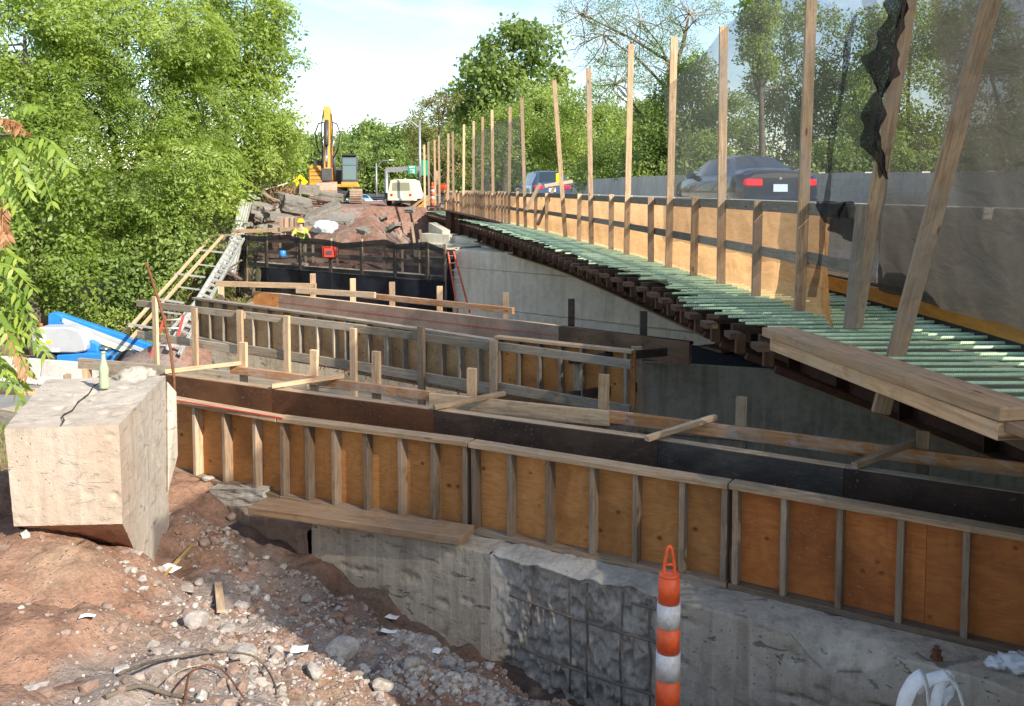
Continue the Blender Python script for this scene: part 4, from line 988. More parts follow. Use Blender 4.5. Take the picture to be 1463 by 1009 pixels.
def netB(u, v):
    y = 8.7+(.7-8.7)*u; zt = 2.8+.10*math.sin(u*14); x = 3.52-.36*v+.03*math.sin(v*4)+.02*math.sin(y*5+v*3)+.012*math.sin(y*11-v*9); return (x, y, ZD+.17+(zt-ZD)*v)  # out-of-view top and near end shaped for the shadow they cast
nb_ = sheet('debris_net', netB, 190, 90, M['net_thick'], 'big wrinkled brown-grey net at the right, dense at its foot and right edge', 'net', .045, 2.4, seed=4)
cy_ = np.array([tuple(p.center) for p in nb_.data.polygons]); wv = vn(cy_[:, 1]*1.3, cy_[:, 2]*1.3, 2.)*.25
al = .56+.33*np.maximum(sstep(7.35, 6.95, cy_[:, 1]+wv*.6-.05*(cy_[:, 2])), sstep(.02, -.22, cy_[:, 2]+wv*.3)); al -= .25*sstep(1.5, 2.2, cy_[:, 2]+wv)
nb_.data.attributes['tint'].data.foreach_set('value', al.astype(np.float32))
def netC(u, v):
    y = 30.5-5*u+1.0*v; y = 38+(28.3-38)*u; return (FX(y)+.15+(1-v)*.3*math.sin(u*9), y, -.2+(2.35+.15*math.sin(u*3))*v)
sheet('debris_net', netC, 40, 20, M['net'], 'sagging black net on a far group of tall fence posts', 'net', .12, 1.5, seed=8)
# bunched net tied down the leaning post
bpt = resample([D(u, v, 7.02) for u, v in ((1296, -20), (1286, 30), (1272, 70), (1262, 108), (1264, 132), (1254, 155), (1246, 185), (1247, 215), (1258, 250))], 60)
def bun(u, v):
    i = min(59, int(u*59)); p = bpt[i]; w = float(np.interp(u, [0, .15, .35, .48, .55, .7, .85, 1], [.05, .12, .20, .17, .04, .19, .09, .02])); a = (v-.5)*2
    w *= 1+.6*float(vn(u*17, a*.8, 3.)); return p+Vector((a*w*.62+.05*float(vn(u*6, 2.2)), -.05*math.cos(a*2.2)+.05*float(vn(a*4, u*12, 1.)), .05*float(vn(a*3, u*9, 7.))))
sheet('bunched_net', bun, 60, 16, M['net_fold'], 'black bunched net hanging down the leaning post', 'net', .035, 9.0, seed=3)
sp_ = resample([D(u, v, 7.9) for u, v in ((1222, 20), (1213, 60), (1205, 110), (1195, 165), (1186, 220), (1182, 275), (1176, 330), (1170, 370), (1160, 425))], 60)
def seam(u, v):
    p = sp_[min(59, int(u*59))]; w = .012+.02*abs(math.sin(u*11))+.03*max(0, u-.75); return p+Vector(((v-.5)*2*w, .02*math.sin(v*6+u*20), 0))
sheet('net_seam', seam, 60, 5, M['net_far'], 'thin dark net seam hanging from the see-through net to the deck', 'net', .015, 8.0)
def fold(u, v): 
    p = D(1168+60*u, 288+70*v*(.3+.7*u), 7.5); return p+Vector((0, .1*math.sin(u*9+v*4), 0))
sheet('bunched_net', fold, 14, 10, M['net_fold'], 'crumpled black net lump draped over the fence rail end', 'net', .06, 5)
# ------------------------------------------------------------------ concrete barriers along the deck
bprof = [(-.30, 0), (-.30, .07), (-.17, .28), (-.09, .80), (.09, .80), (.17, .28), (.30, .07), (.30, 0)]
def barrier_mesh(L=2.9, h=.80):
    s = h/.80; mb = MB()
    mb.prism([(0, a, b*s) for a, b in bprof[::-1]], (1, 0, 0), L, c=.5)
    return mb
barr0 = thing('jersey_barrier', (0, 0, 0), 'x', 'barrier')
barrier_mesh().build('body', M['conc_barrier'], barr0, bevel=.01)
for x in (.5, 2.1): MB().box((x+.15, -.285, .05), (.35, .05, .09)).build('fork_slot', M['black'], barr0)
yb = 2.0; k = 0
nm = ['nearest to the camera behind the dense net', 'behind the dense net, second along the deck', 'seen in the gap between net and orange mesh', 'standing behind the car-side end of the orange mesh', 'in front of the rear of the dark sedan']
while yb < 47:
    t = tang(yb+1.45); loc = Vector((FX(yb)+1.22+max(0, 9.5-yb)*.16, yb, -.97)); rz = math.atan2(FX(yb+2.95)-FX(yb)+max(0, 9.5-yb-2.95)*.16-max(0, 9.5-yb)*.16, 2.95)
    lab = 'concrete road barrier '+(nm[k] if k < 5 else 'of the far run hidden behind the orange mesh')
    rot = (0, 0, math.pi/2-rz)
    if k == 0: barr0.location = loc; barr0.rotation_euler = rot; barr0['label'] = lab; barr0['group'] = 'concrete barriers behind the fence'
    else: copy_tree(barr0, loc, rot, label=lab)
    yb += 2.97; k += 1
# median wall
mw = thing('median_wall', (9, 20, -.9), 'tall grey concrete median wall with panel joints beyond the cars', 'wall')
mp_ = [(2.0, 66), (4.2, 52), (6.0, 36), (8.4, 27.5), (9.6, 20), (10.1, 13), (10.3, 4)]
mv = [(810, 260), (865, 256.5), (947, 251), (1130, 248), (1340, 247), (0, 0), (0, 0)]
tops = []
for (x, y), (u, v) in zip(mp_, mv):
    z = y*ray(u, v).z/ray(u, v).y if u else .30; tops.append(Vector((x, y, z)))
rs_ = resample(tops, 27)
for i in range(26):
    A, B = rs_[i], rs_[i+1]; d = (B-A); d.z = 0; d.normalize(); n = Vector((d.y, -d.x, 0))
    if n.x > 0: n = -n
    mb = MB(); mb.prism([A-d*-.006-n*.1, A+n*.1+d*.006, Vector((A.x, A.y, -1.0))+n*.22+d*.006, Vector((A.x, A.y, -1.0))-n*.22+d*.006], d, (B-A).length-.012); mb.build('panel', M['conc_barrier'], mw)
# ------------------------------------------------------------------ broken concrete block
zt = -1.46
A = G(6, 613, zt); B = G(170, 607, zt); C_ = G(236, 537, zt); Dq = G(126, 542, zt)
vz = lambda P, v: P.y*ray(700, v).z/ray(700, v).y
A1 = D(20, 752, A.y+.02); B1 = D(175, 749, B.y)
tq = on_line(B, C_, 212); Tt_ = D(213, 831, tq.y)
A2_ = Vector((A1.x, A1.y+.8, A1.z-.35)); Cb = Vector((C_.x, C_.y, -2.75)); Db = Vector((Dq.x-.3, Dq.y, -2.75)); Dt = Vector((Dq.x-.32, Dq.y, zt))
blk = thing('concrete_block', (A+C_)/2-UP*1.0, 'big pale broken concrete wall stump with a green bottle standing on it', 'concrete block')
def patch(mb, P0, P1, P2, P3, n=46, m=46, amp=.003, rough=0.0):
    rows = []
    for i in range(m+1):
        r = []
        for j in range(n+1):
            p = P0.lerp(P1, j/n).lerp(P3.lerp(P2, j/n), i/m)
            d = Vector((float(fbm(p.x*6, p.y*6, p.z*6, 4)), float(fbm(p.x*6+9, p.y*6, p.z*6, 4)), float(fbm(p.x*6, p.y*6+9, p.z*6, 4))))*amp
            pit = max(0, float(fbm(p.x*8, p.z*8+p.y*8, 5, 3))-.33)
            e = min(i, m-i, j, n-j)/3
            d += Vector((float(vn(p.x*30, p.y*30, p.z*30)), float(vn(p.x*30, p.y*30, p.z*30+7)), float(vn(p.x*30+5, p.y*30, p.z*30))))*amp*.5
            r.append(p+d+(P2-P0).cross(P3-P1).normalized()*(pit*.07*min(1, e)+rough*float(fbm(p.x*11, p.y*11, p.z*11, 4))))
        rows.append(r)
    mb.grid(rows)
mb = MB(); mid = Vector(((C_.x+Cb.x)/2, C_.y, -2.1))
patch(mb, Dt, C_, B, A, 60, 60, .004)
patch(mb, A, B, B1, A1, 60, 50)
patch(mb, B, C_, mid, B1, 60, 60); patch(mb, B1, mid, Cb, Tt_, 40, 40)
patch(mb, Dt, A, A1, Db, 20, 20); patch(mb, C_, Dt, Db, Cb, 20, 20)
mb.build('body', M['conc_white'], blk)
mb = MB(); patch(mb, A1, B1, Tt_, A2_, 50, 30, .014, .01)
mb.build('broken_underside', m_conc('red stained concrete', (.42, .22, .14), (.24, .11, .07), 1.4, .4, bump=.7), blk)
mb = MB(); cc = G(212, 533, zt+.02)+Vector((-.1, .0, -.05))
def blob(mb, c, r, amp=.25, n=28, seed=0, fs=3.0, flat=1.0, fine=.0):
    rows = []
    for i in range(n//2+1):
        th = math.pi*i/(n//2); rw = []
        for j in range(n+1):
            ph = 2*math.pi*(j % n)/n; d = Vector((math.sin(th)*math.cos(ph), math.sin(th)*math.sin(ph), math.cos(th)*flat))
            k = 1+amp*float(fbm(d.x*fs+seed, d.y*fs+seed*1.7, d.z*fs, 4))+fine*float(vn(d.x*11+seed, d.y*11, d.z*11))
            rw.append(Vector(c)+Vector((d.x*r[0], d.y*r[1], d.z*r[2]))*k)
        rows.append(rw[::-1])
    mb.grid(rows)
blob(mb, cc, (.13, .2, .09), .5, 40, 3, 3, 1, .12); mb.build('broken_lump', M['conc_white'], blk)
mb = MB(); mb.panel(D(233, 545, 7.05), D(246, 560, 7.1), D(248, 650, 7.1), D(234, 702, 6.95), .06); mb.build('side_flake', M['conc_white'], blk)
# crack on top: thin dark line, the shade inside it put into the colour
mb = MB(); pts = [G(u, v, zt+.016) for u, v in ((88, 607), (92, 600), (88, 594), (104, 586), (112, 574), (128, 562), (134, 551), (148, 545))]
mb.tube(resample(pts, 24), [.003+.003*abs(math.sin(i)) for i in range(24)], 5); mb.build('crack', M['wood_dark'], blk)
# bottle
bp_ = G(149, 555, zt+.012)
bo = thing('bottle', bp_, 'dusty green glass bottle standing on the broken concrete block', 'bottle')
MB().lathe(bp_, [(.030, 0), (.034, .01), (.034, .06), (.030, .09), (.034, .12), (.033, .15), (.022, .19), (.0145, .22), (.0135, .255)], 20).build('body', M['bottle'], bo)
MB().lathe(bp_+UP*.255, [(.0165, 0), (.0165, .014), (.0135, .016)], 16).build('lip', M['bottle'], bo)
# rusty bar
pts = [D(u, v, y) for u, v, y in ((209, 376, 7.5), (219, 405, 7.5), (234, 455, 7.45), (244, 500, 7.4), (249, 545, 7.35), (249, 580, 7.35), (243, 612, 7.3), (240, 690, 7.3))]
tag(MB().tube(resample(pts, 60), [.011+.002*(i % 2) for i in range(60)], 7).build('rebar', M['rust'], origin=pts[-1]), 'bent rusty bar rising beside the broken concrete block', 'rebar')
# stakes and boards left of the block
p = G(92, 556, zt-.1); q = D(96, 535, p.y)
tag(MB().beam(p-UP*1.0, q, .035, .06).build('stake', M['wood_post'], origin=p), 'short splintered stake behind the concrete block', 'stake')
a = G(-40, 557, -1.62); b = G(94, 562, -1.62); tag(MB().beam(a, b, .04, .05).build('board', M['wood_new'], origin=a), 'pale board lying level at the left edge of the photo', 'board')
# ------------------------------------------------------------------ channelizer post
cy = 4.45; c0 = D(956, 822, cy)
ch = thing('channelizer_post', Vector((c0.x, cy, -3.1)), 'orange and white striped channelizer post standing in front of the concrete wall', 'traffic post')
zz = [D(956, v, cy).z for v in (822, 860, 894, 930, 968, 1010)]+[-2.99]
cx_ = c0.x; r_ = .054
for i in range(6):
    z1, z0 = zz[i], zz[i+1]; MB().lathe((cx_, cy, z0), [(r_+(.003 if i % 2 else 0)+.0016*i, 0.001), (r_+(.003 if i % 2 else 0)+.0014*i, z1-z0-.001)], 28).build('white_band' if i % 2 else 'orange_band', M['silver'] if i % 2 else M['orange'], ch)
MB().lathe((cx_, cy, zz[0]), [(r_, 0), (r_*.96, .008), (r_*.6, .014)], 28).build('cap', M['orange'], ch)
hp = [Vector((cx_-.028, cy, zz[0])), Vector((cx_-.024, cy, zz[0]+.06)), Vector((cx_-.010, cy, zz[0]+.135)), Vector((cx_, cy, zz[0]+.155)), Vector((cx_+.012, cy, zz[0]+.135)), Vector((cx_+.026, cy, zz[0]+.05)), Vector((cx_+.028, cy, zz[0]))]
MB().tube(resample(hp, 24), .0085, 8).build('handle', M['orange'], ch)
MB().tube([Vector((cx_-.02, cy, zz[0]+.055)), Vector((cx_+.02, cy, zz[0]+.055))], .007, 8).build('handle_bar', M['orange'], ch)
MB().lathe((cx_, cy, -3.12), [(.21, 0), (.21, .05), (.12, .11), (.075, .13)], 8, smooth=False).build('base', M['black'], ch)
# ------------------------------------------------------------------ white bulk bag
bgc = D(1325, 1009, 3.85); bg2 = thing('bulk_bag', Vector((bgc.x, bgc.y, -3.1)), 'white woven bulk bag with strap handles at the bottom edge of the photo', 'bag')
mb = MB(); blob(mb, Vector((bgc.x+.03, bgc.y+.1, -2.82)), (.36, .34, .33), .22, 44, 2, 2.0, .9, .02); mb.build('body', M['bag'], bg2)
def strap(pts, w, mat, par, name='handle', nrm=Vector((0, .8, .6))):
    P = resample([Vector(p) for p in pts], 30); rows = []
    for i, p in enumerate(P):
        s = nrm.normalized(); tw = Matrix.Rotation(.5*math.sin(i*.22), 3, UP)@s; rows.append([p-tw*w/2, p, p+tw*w/2])
    o = MB().grid(rows).build(name, mat, par); so_ = o.modifiers.new('thick', 'SOLIDIFY'); so_.thickness = .004; return o
Yb = 3.82
strap([D(u, v, Yb) for u, v in ((1283, 1030), (1293, 1000), (1304, 978), (1316, 967), (1322, 975), (1327, 1005), (1330, 1030))], .07, M['bag'], bg2)
strap([D(u, v, Yb+.1) for u, v in ((1333, 1030), (1338, 1000), (1346, 975), (1356, 966), (1364, 974), (1361, 986), (1350, 996), (1346, 1005))], .06, M['bag'], bg2)
strap([D(u, v, Yb+.05) for u, v in ((1310, 985), (1330, 970), (1352, 965), (1366, 980), (1374, 1000), (1383, 1030))], .05, M['bag'], bg2)
mb = MB(); pc = G(1452, 955, -2.59)
for k, (dx, dy, s) in enumerate(((0, 0, 1), (.13, -.03, .8), (-.10, .0, .6), (.24, -.08, 1))): blob(mb, pc+Vector((dx, dy, .03)), (.10*s, .07*s, .05*s), .7, 30, 5+k, 3.0, 1, .05)
tag(mb.build('plastic_sheet', M['tarp'], origin=pc), 'crumpled white plastic lying on the concrete shelf at the right edge', 'plastic sheet')
# ------------------------------------------------------------------ netted platform at the far abutment
PA = G(349, 338, -1.92); PB = G(637, 352, -1.90)
np_ = thing('guard_rail', (PA+PB)/2-UP*1.2, 'timber guard rail hung with black netting on the far platform', 'guard rail')
pd = (PB-PA); pd.z = 0; pd.normalize(); pn = Vector((-pd.y, pd.x, 0)); 
pu = [351, 380, 428, 472, 516, 564, 610, 636]
for u in pu:
    q = on_line(PA, PB, u); MB().beam(q-UP*1.9, q+UP*.08, .12, .07, up=pn).build('post', M['wood_post'] if u < 480 else M['wood_grey'], np_)
for dz in (-.12, -.55, -1.08): MB().beam(PA+pn*.07+UP*dz, PB+pn*.07+UP*dz, .05, .13).build('rail', M['wood_grey'], np_)
# back row and return
qb = PA+pn*3.0; 
for u in (400, 447, 482, 517, 549, 575, 600):
    q = on_line(PA+pn*2.4, PB+pn*1.6, u); MB().beam(q-UP*1.2, q+UP*.05, .09, .06).build('post', M['wood_post'], np_)
for dz in (-.45, -.85): MB().beam(PA+pn*2.5+UP*dz, PB+pn*1.7+UP*dz, .05, .14).build('rail', M['wood_new'], np_)
MB().beam(PB+UP*-.12, PB+pn*1.8-UP*.12, .05, .12).build('rail', M['wood_grey'], np_)
top_s = [(.0, .05), (.1, .0), (.27, .12), (.35, .0), (.42, .02), (.55, -.10), (.75, .10), (.80, -.05), (.93, .08), (1, -.14)]
def nf(u, v):
    p = PA.lerp(PB, u)-pn*.10; s = float(np.interp(u, [a for a, b in top_s], [b for a, b in top_s])); return p+UP*(s+.04-(1.25+s)*(1-v))
sheet('debris_net', nf, 110, 16, M['net_far'], 'black net draped in swags over the far platform rail', 'net', .10, 1.2, seed=2)
def nf2(u, v):
    p = PA.lerp(PB, u)-pn*.16; s = float(np.interp(u, [a for a, b in top_s], [b for a, b in top_s])); return p+UP*(s+.05-.20*(1-v))
sheet('net_hem', nf2, 110, 3, M['net_fold'], 'thick rolled top hem of the black net on the far platform', 'net', .05, 1.2, seed=2)
def nf3(u, v):
    a = PA+(PB-PA)*.10; p = a.lerp(PB, u)-pn*(.13+.06*math.sin(u*25)); return p+UP*(-1.15-2.6*(1-v))
sheet('tarp', nf3, 120, 14, M['tarp_black'], 'black sheeting hanging below the netted far platform rail', 'tarpaulin', .10, .9, seed=5)
def nf4(u, v): p = PA-pd*(.45-.5*v)-pn*.2+pd*.5*u; return p+UP*(.05-2.9*(1-v))
sheet('bunched_net', nf4, 14, 24, M['net_fold'], 'black net bunched down the left corner post of the far platform', 'net', .12, 2.0, seed=6)
def nf5(u, v): p = PB+pd*.05+pn*2.0*u; return p+UP*(-.10-.15*u-3.4*(1-v))
sheet('tarp', nf5, 10, 14, M['tarp_black'], 'black sheeting on the right end of the far platform beside the red ladder', 'tarpaulin', .08, 1.0, seed=7)
# pale long timber and form box above
a = D(334, 331, 36.5); b = D(474, 325, 34.5)
tag(MB().beam(a, b, .07, .16).build('timber', M['wood_new'], origin=a), 'long pale timber held level above the far platform beside the worker', 'timber')
a = D(333, 342, 36.8); tag(MB().beam(a, a+Vector((1.0, -.3, 0)), .07, .16).build('timber', M['wood_new'], origin=a), 'short pale timber end at the top of the stair', 'timber')
a = D(412, 324, 35.5); wb = thing('form_box', a-UP*.35, 'square brown timber form panel standing behind the far platform', 'formwork')
MB().box(a, (.62, .04, .75)).build('plywood', M['ply_wash'], wb)
for dx in (-.29, -.1, .1, .29): MB().beam(a+Vector((dx, -.05, -.37)), a+Vector((dx, -.05, .37)), .05, .06).build('stud', M['wood_post'], wb)
for i, (u, v1, v2) in enumerate(((590, 320, 348), (600, 330, 347), (572, 331, 342), (549, 335, 345))):
    a = D(u+4, v2, 33.4); b = D(u-(2 if i == 0 else 0), v1-2, 33.4)
    tag(MB().beam(a-UP*.3, b, .09, .06).build('stub_post', M['wood_post'], origin=a), ['leaning stub post on the red soil bank right of the far platform', 'stub post on the concrete end block', 'stub post poking above the black net, third from its right end', 'stub post poking above the middle of the black net'][i], 'post')
# red generator, small blue tool
a = D(472, 361, 33.0); gn = thing('generator', a-UP*.2, 'red portable generator seen through the black net', 'generator')
MB().box(a, (.40, .5, .34)).build('body', M['redred'], gn, bevel=.03); MB().tube([a+Vector((-.22, -.26, -.15)), a+Vector((-.22, -.26, .22)), a+Vector((.22, -.26, .22)), a+Vector((.22, -.26, -.15))], .02, 6).build('frame', M['redred'], gn)
MB().box(a+Vector((0, -.26, .02)), (.22, .03, .14)).build('engine_panel', M['darkgrey'], gn)
a = D(404, 362, 33.0); tag(MB().lathe(a-UP*.12, [(.10, 0), (.12, .02), (.12, .18), (.09, .22)], 12).build('tool_bucket', M['blue'], origin=a), 'small blue bucket on the far platform left of the generator', 'bucket')
# white wrapped bundle
mb = MB(); blob(mb, D(464, 325, 34.6), (.42, .3, .30), .45, 40, 9, 2.2, 1, .05); tag(mb.build('plastic_sheet', M['tarp'], origin=D(464, 325, 34.6)), 'bundle wrapped in clear white plastic beside the worker', 'plastic sheet')
# ------------------------------------------------------------------ worker
wp = D(431, 380, 34.9); wk = thing('person', wp, 'worker in lime hi-vis shirt and yellow hard hat bending forward on the far platform', 'person')
def skin(name, verts, edges, radii, mat, par, lvl=2, root=0):
    me = bpy.data.meshes.new(name); off = wloc(par); me.from_pydata([Vector(v)-off for v in verts], edges, []); me.materials.append(mat)
    o = bpy.data.objects.new(name, me); COL.objects.link(o); o.parent = par
    bpy.context.view_layer.objects.active = o
    md = o.modifiers.new('skin', 'SKIN'); sv = me.skin_vertices[0].data if me.skin_vertices else None
    if sv is None:
        bm = bmesh.new(); bm.from_mesh(me); bm.verts.layers.skin.verify(); bm.to_mesh(me); bm.free(); sv = me.skin_vertices[0].data
    for i, r in enumerate(radii): sv[i].radius = (r, r)
    for i in range(len(sv)): sv[i].use_root = (i == root)
    ss = o.modifiers.new('sub', 'SUBSURF'); ss.levels = lvl; ss.render_levels = lvl; md.use_smooth_shade = True; return o
b0 = wp
def W_(x, y, z): return b0+Vector((x, y, z))
body_v = [W_(0, .05, .93), W_(0, -.02, 1.12), W_(.02, -.10, 1.32), W_(.02, -.14, 1.45), W_(.03, -.18, 1.54), W_(.03, -.20, 1.64), W_(.19, -.10, 1.38), W_(.34, -.22, 1.22), W_(.42, -.42, 1.14), W_(-.16, -.12, 1.38), W_(-.28, -.28, 1.20), W_(-.20, -.48, 1.10), W_(.10, .04, .88), W_(.13, -.04, .48), W_(.13, .05, .10), W_(.13, -.10, .05), W_(-.10, .04, .88), W_(-.14, .02, .48), W_(-.14, .10, .10), W_(-.14, -.05, .05), W_(.44, -.50, 1.11), W_(-.17, -.56, 1.08)]
body_e = [(0, 1), (1, 2), (2, 3), (3, 4), (4, 5), (3, 6), (6, 7), (7, 8), (3, 9), (9, 10), (10, 11), (0, 12), (12, 13), (13, 14), (14, 15), (0, 16), (16, 17), (17, 18), (18, 19), (8, 20), (11, 21)]
skin('body', body_v, body_e, [.14, .14, .15, .11, .06, .10, .065, .05, .035, .065, .05, .035, .09, .07, .045, .04, .09, .07, .045, .04, .035, .035], M['skin'], wk)
skin('shirt', [W_(0, .04, .98), W_(0, -.03, 1.14), W_(.02, -.10, 1.33), W_(.02, -.13, 1.43), W_(.19, -.10, 1.38), W_(.30, -.19, 1.26), W_(-.16, -.12, 1.38), W_(-.25, -.24, 1.24)], [(0, 1), (1, 2), (2, 3), (3, 4), (4, 5), (3, 6), (6, 7)], [.165, .165, .17, .13, .085, .07, .085, .07], M['hivis'], wk)
skin('trousers', [W_(0, .05, .95), W_(.10, .04, .86), W_(.13, -.04, .48), W_(.13, .05, .12), W_(-.10, .04, .86), W_(-.14, .02, .48), W_(-.14, .10, .12)], [(0, 1), (1, 2), (2, 3), (0, 4), (4, 5), (5, 6)], [.16, .11, .085, .07, .11, .085, .07], M['jeans'], wk)
mb = MB(); hc = W_(.03, -.20, 1.70); mb.lathe(hc, [(.17, -.01), (.165, 0), (.125, .005), (.12, .05), (.09, .10), (.04, .125), (.0, .13)], 20); mb.build('hard_hat', M['signyellow'], wk)
mb = MB(); blob(mb, W_(.03, -.295, 1.63), (.012, .02, .02), 0, 10); mb.build('nose', M['skin'], wk)
# ------------------------------------------------------------------ ladders and stair on the bank
def ladder(name, A0, A1, B0, B1, n, mr, mr2, label, cat='ladder', w=.07, d=.03, rr=.018):
    """rails A0-A1 and B0-B1 with n rungs"""
    t = thing(name, (A1+B1)/2, label, cat); MB().beam(A0, A1, d, w).build('rail', mr, t, bevel=.004); MB().beam(B0, B1, d, w).build('rail', mr, t, bevel=.004)
    for i in range(n): s = (i+.5)/n; MB().tube([A0.lerp(A1, s), B0.lerp(B1, s)], rr, 6).build('rung', mr2, t)
    return t
wy = lambda u: on_line(W0, W1, u).y
ladder('ladder', D(640, 361, 29.6), D(654, 446, 28.0), D(648, 360, 29.5), D(671, 446, 27.7), 8, M['orangefibre'], M['alu'], 'orange-red fibreglass ladder leaning against the far abutment', w=.09, d=.04)
t = thing('stair_ladder', D(240, 500, 27.5), 'pale aluminium ladder plank with square holes laid up the brushy bank', 'ladder')
L1, L2, L3, L4 = D(337, 336, 36), D(349, 341, 35.6), D(258, 506, 26.6), D(238, 498, 26.8)
for a, b in ((L1, L4), (L2, L3)): MB().beam(a, b, .05, .10).build('rail', M['alu'], t, bevel=.005)
MB().panel(L1-UP*.02, L4-UP*.02, L4.lerp(L3, .25)-UP*.02, L1.lerp(L2, .25)-UP*.02, .03).build('side_strip', M['alu'], t)
MB().panel(L2-UP*.02, L2.lerp(L1, .25)-UP*.02, L3.lerp(L4, .25)-UP*.02, L3-UP*.02, .03).build('side_strip', M['alu'], t)
for i in range(21): s = (i+.3)/21; MB().beam(L1.lerp(L4, s), L2.lerp(L3, s), .10, .06).build('rung', M['alu'], t)
st = thing('stair', D(190, 480, 28.5), 'timber rails with grey cross bars laid down the brushy bank', 'stair')
ra = (D(303, 337, 36.4), D(183, 471, 28.4)); rb = (D(318, 337, 36.2), D(188, 483, 27.8)); rc = (D(330, 372, 34), D(222, 498, 27.4))
for q, mt in ((ra, 'wood_new'), (rb, 'wood_plank'), (rc, 'alu')): MB().beam(q[0], q[1], .09, .09).build('rail', M[mt], st, bevel=.005)
MB().beam(D(300, 336, 36.5), D(345, 336, 36), .10, .06).build('top_bar', M['wood_post'], st)
for a, b, y in (((281, 357), (320, 361), 34.9), ((250, 391), (292, 396), 32.6), ((222, 427), (262, 433), 30.4), ((184, 463), (226, 470), 28.3)): MB().beam(D(*a, y), D(*b, y-.3), .12, .05).build('cross_bar', M['alu'], st)
for a, b, y in (((284, 378), (310, 381), 33.5), ((255, 410), (285, 414), 31.6), ((228, 445), (258, 449), 29.4)): MB().beam(D(*a, y), D(*b, y-.2), .09, .04).build('cross_bar', M['alu'], st)
ladder('step_ladder', D(236, 452, 28), D(215, 511, 27), D(262, 450, 28), D(246, 515, 27), 5, M['redfibre'], M['alu'], 'red fibreglass step ladder at the foot of the stair', w=.09, d=.05, rr=.03)
up = thing('aluminium_plank', D(325, 390, 34), 'wide ribbed aluminium plank at the top of the bank beside the trees', 'plank')
a, b, c2, d2 = D(345, 287, 40.5), D(359, 290, 40.3), D(335, 393, 33.6), D(316, 388, 33.8)
MB().panel(b, a, d2, c2, .06).build('deck', m_plain('dull aluminium', (.50, .49, .46), .6, .2, .15, 5, (.36, .34, .30), .5), up)
for i in range(5): s = i/4; MB().beam(a.lerp(b, s)+UP*.02, d2.lerp(c2, s)+UP*.02, .03 if 0 < i < 4 else .05, .03 if 0 < i < 4 else .08).build('rib', M['alu'], up)
# ------------------------------------------------------------------ blue boom lift on the lower road
LY = 31.0
bl_ = thing('boom_lift', D(105, 523, LY), 'blue boom lift with grey cover parked below the trees', 'boom lift')
def yprism(pts, y0, dep, mat, name, par, bev=.03):
    return MB().prism([D(u, v, y0) for u, v in pts][::-1], (0, 1, 0), dep, c=.5).build(name, mat, par, bevel=bev)
yprism([(44, 478), (47, 471), (56, 468), (98, 468), (112, 472), (119, 480), (123, 494), (122, 502), (108, 505), (52, 504), (45, 500)], LY-.6, .75, M['liftgrey'], 'engine_cover', bl_, .05)
yprism([(51, 479), (56, 479), (56, 495), (51, 494)], LY-.612, .02, M['darkgrey'], 'control_panel', bl_, 0)
yprism([(57, 478), (65, 478), (65, 490), (57, 490)], LY-.612, .02, M['white'], 'sticker', bl_, 0); yprism([(66, 487), (73, 487), (73, 491), (66, 491)], LY-.614, .02, M['signyellow'], 'sticker', bl_, 0)
yprism([(85, 500), (84, 498), (75, 498), (75, 496), (74, 499), (74, 499), (74, 503), (85, 503)], LY-.612, .02, M['white'], 'sticker', bl_, 0)
yprism([(68, 468), (68, 450), (72, 447), (80, 447), (90, 453), (90, 460), (100, 469)], LY+.2, .35, M['blue'], 'boom_knuckle', bl_)
yprism([(72, 449), (80, 447), (218, 494), (216, 510), (198, 508), (86, 466)], LY+.25, .30, M['blue'], 'boom', bl_)
yprism([(84, 457), (90, 455), (205, 499), (203, 504), (90, 464)], LY+.2, .06, M['liftgrey'], 'cable_track', bl_, .01)
yprism([(122, 479), (128, 478), (190, 501), (190, 505), (180, 505), (122, 484)], LY+.0, .10, M['cream'], 'hose_tray', bl_, .01)
yprism([(122, 484), (138, 492), (140, 504), (122, 503)], LY-.3, .6, M['blue'], 'turret', bl_)
yprism([(138, 494), (158, 497), (157, 502), (138, 503)], LY-.1, .3, M['darkgrey'], 'cylinder_housing', bl_, .01)
MB().tube([D(140, 498, LY-.15), D(155, 499, LY-.15)], .045, 10).build('cylinder_rod', M['chrome'], bl_)
yprism([(80, 508), (120, 505), (150, 506), (170, 512), (171, 519), (150, 521), (80, 521)], LY-.6, 1.6, M['blue'], 'chassis', bl_)
MB().lathe(D(58, 466, LY-.2)-UP*.02, [(.07, 0), (.07, .09), (.03, .12)], 12).build('beacon', M['orange'], bl_)
def wheel(c0, R, w, par, ax='x', rimm='white'):
    prof = [(R*.55, -w/2), (R*.9, -w/2), (R, -w*.35), (R, w*.35), (R*.9, w/2), (R*.55, w/2)]
    mb = MB(); mb.lathe((0, 0, 0), prof, 24); rm = MB(); rm.lathe((0, 0, 0), [(R*.1, -w*.42), (R*.54, -w*.40), (R*.56, -w*.3), (R*.56, w*.3), (R*.54, w*.40), (R*.1, w*.42)], 24)
    q = Matrix.Rotation(math.pi/2, 3, 'Y') if ax == 'x' else Matrix.Rotation(math.pi/2, 3, 'X')
    for m2 in (mb, rm): m2.v = [q@v+Vector(c0) for v in m2.v]
    w_ = mb.build('wheel', M['black'], par); o = rm.build('rim', M[rimm], w_); return w_
for u, y in ((64, LY-.5), (182, LY-.5), (78, LY+.9), (176, LY+.9)): wheel(D(u, 519, y)+UP*.02, .42, .32, bl_, 'y')
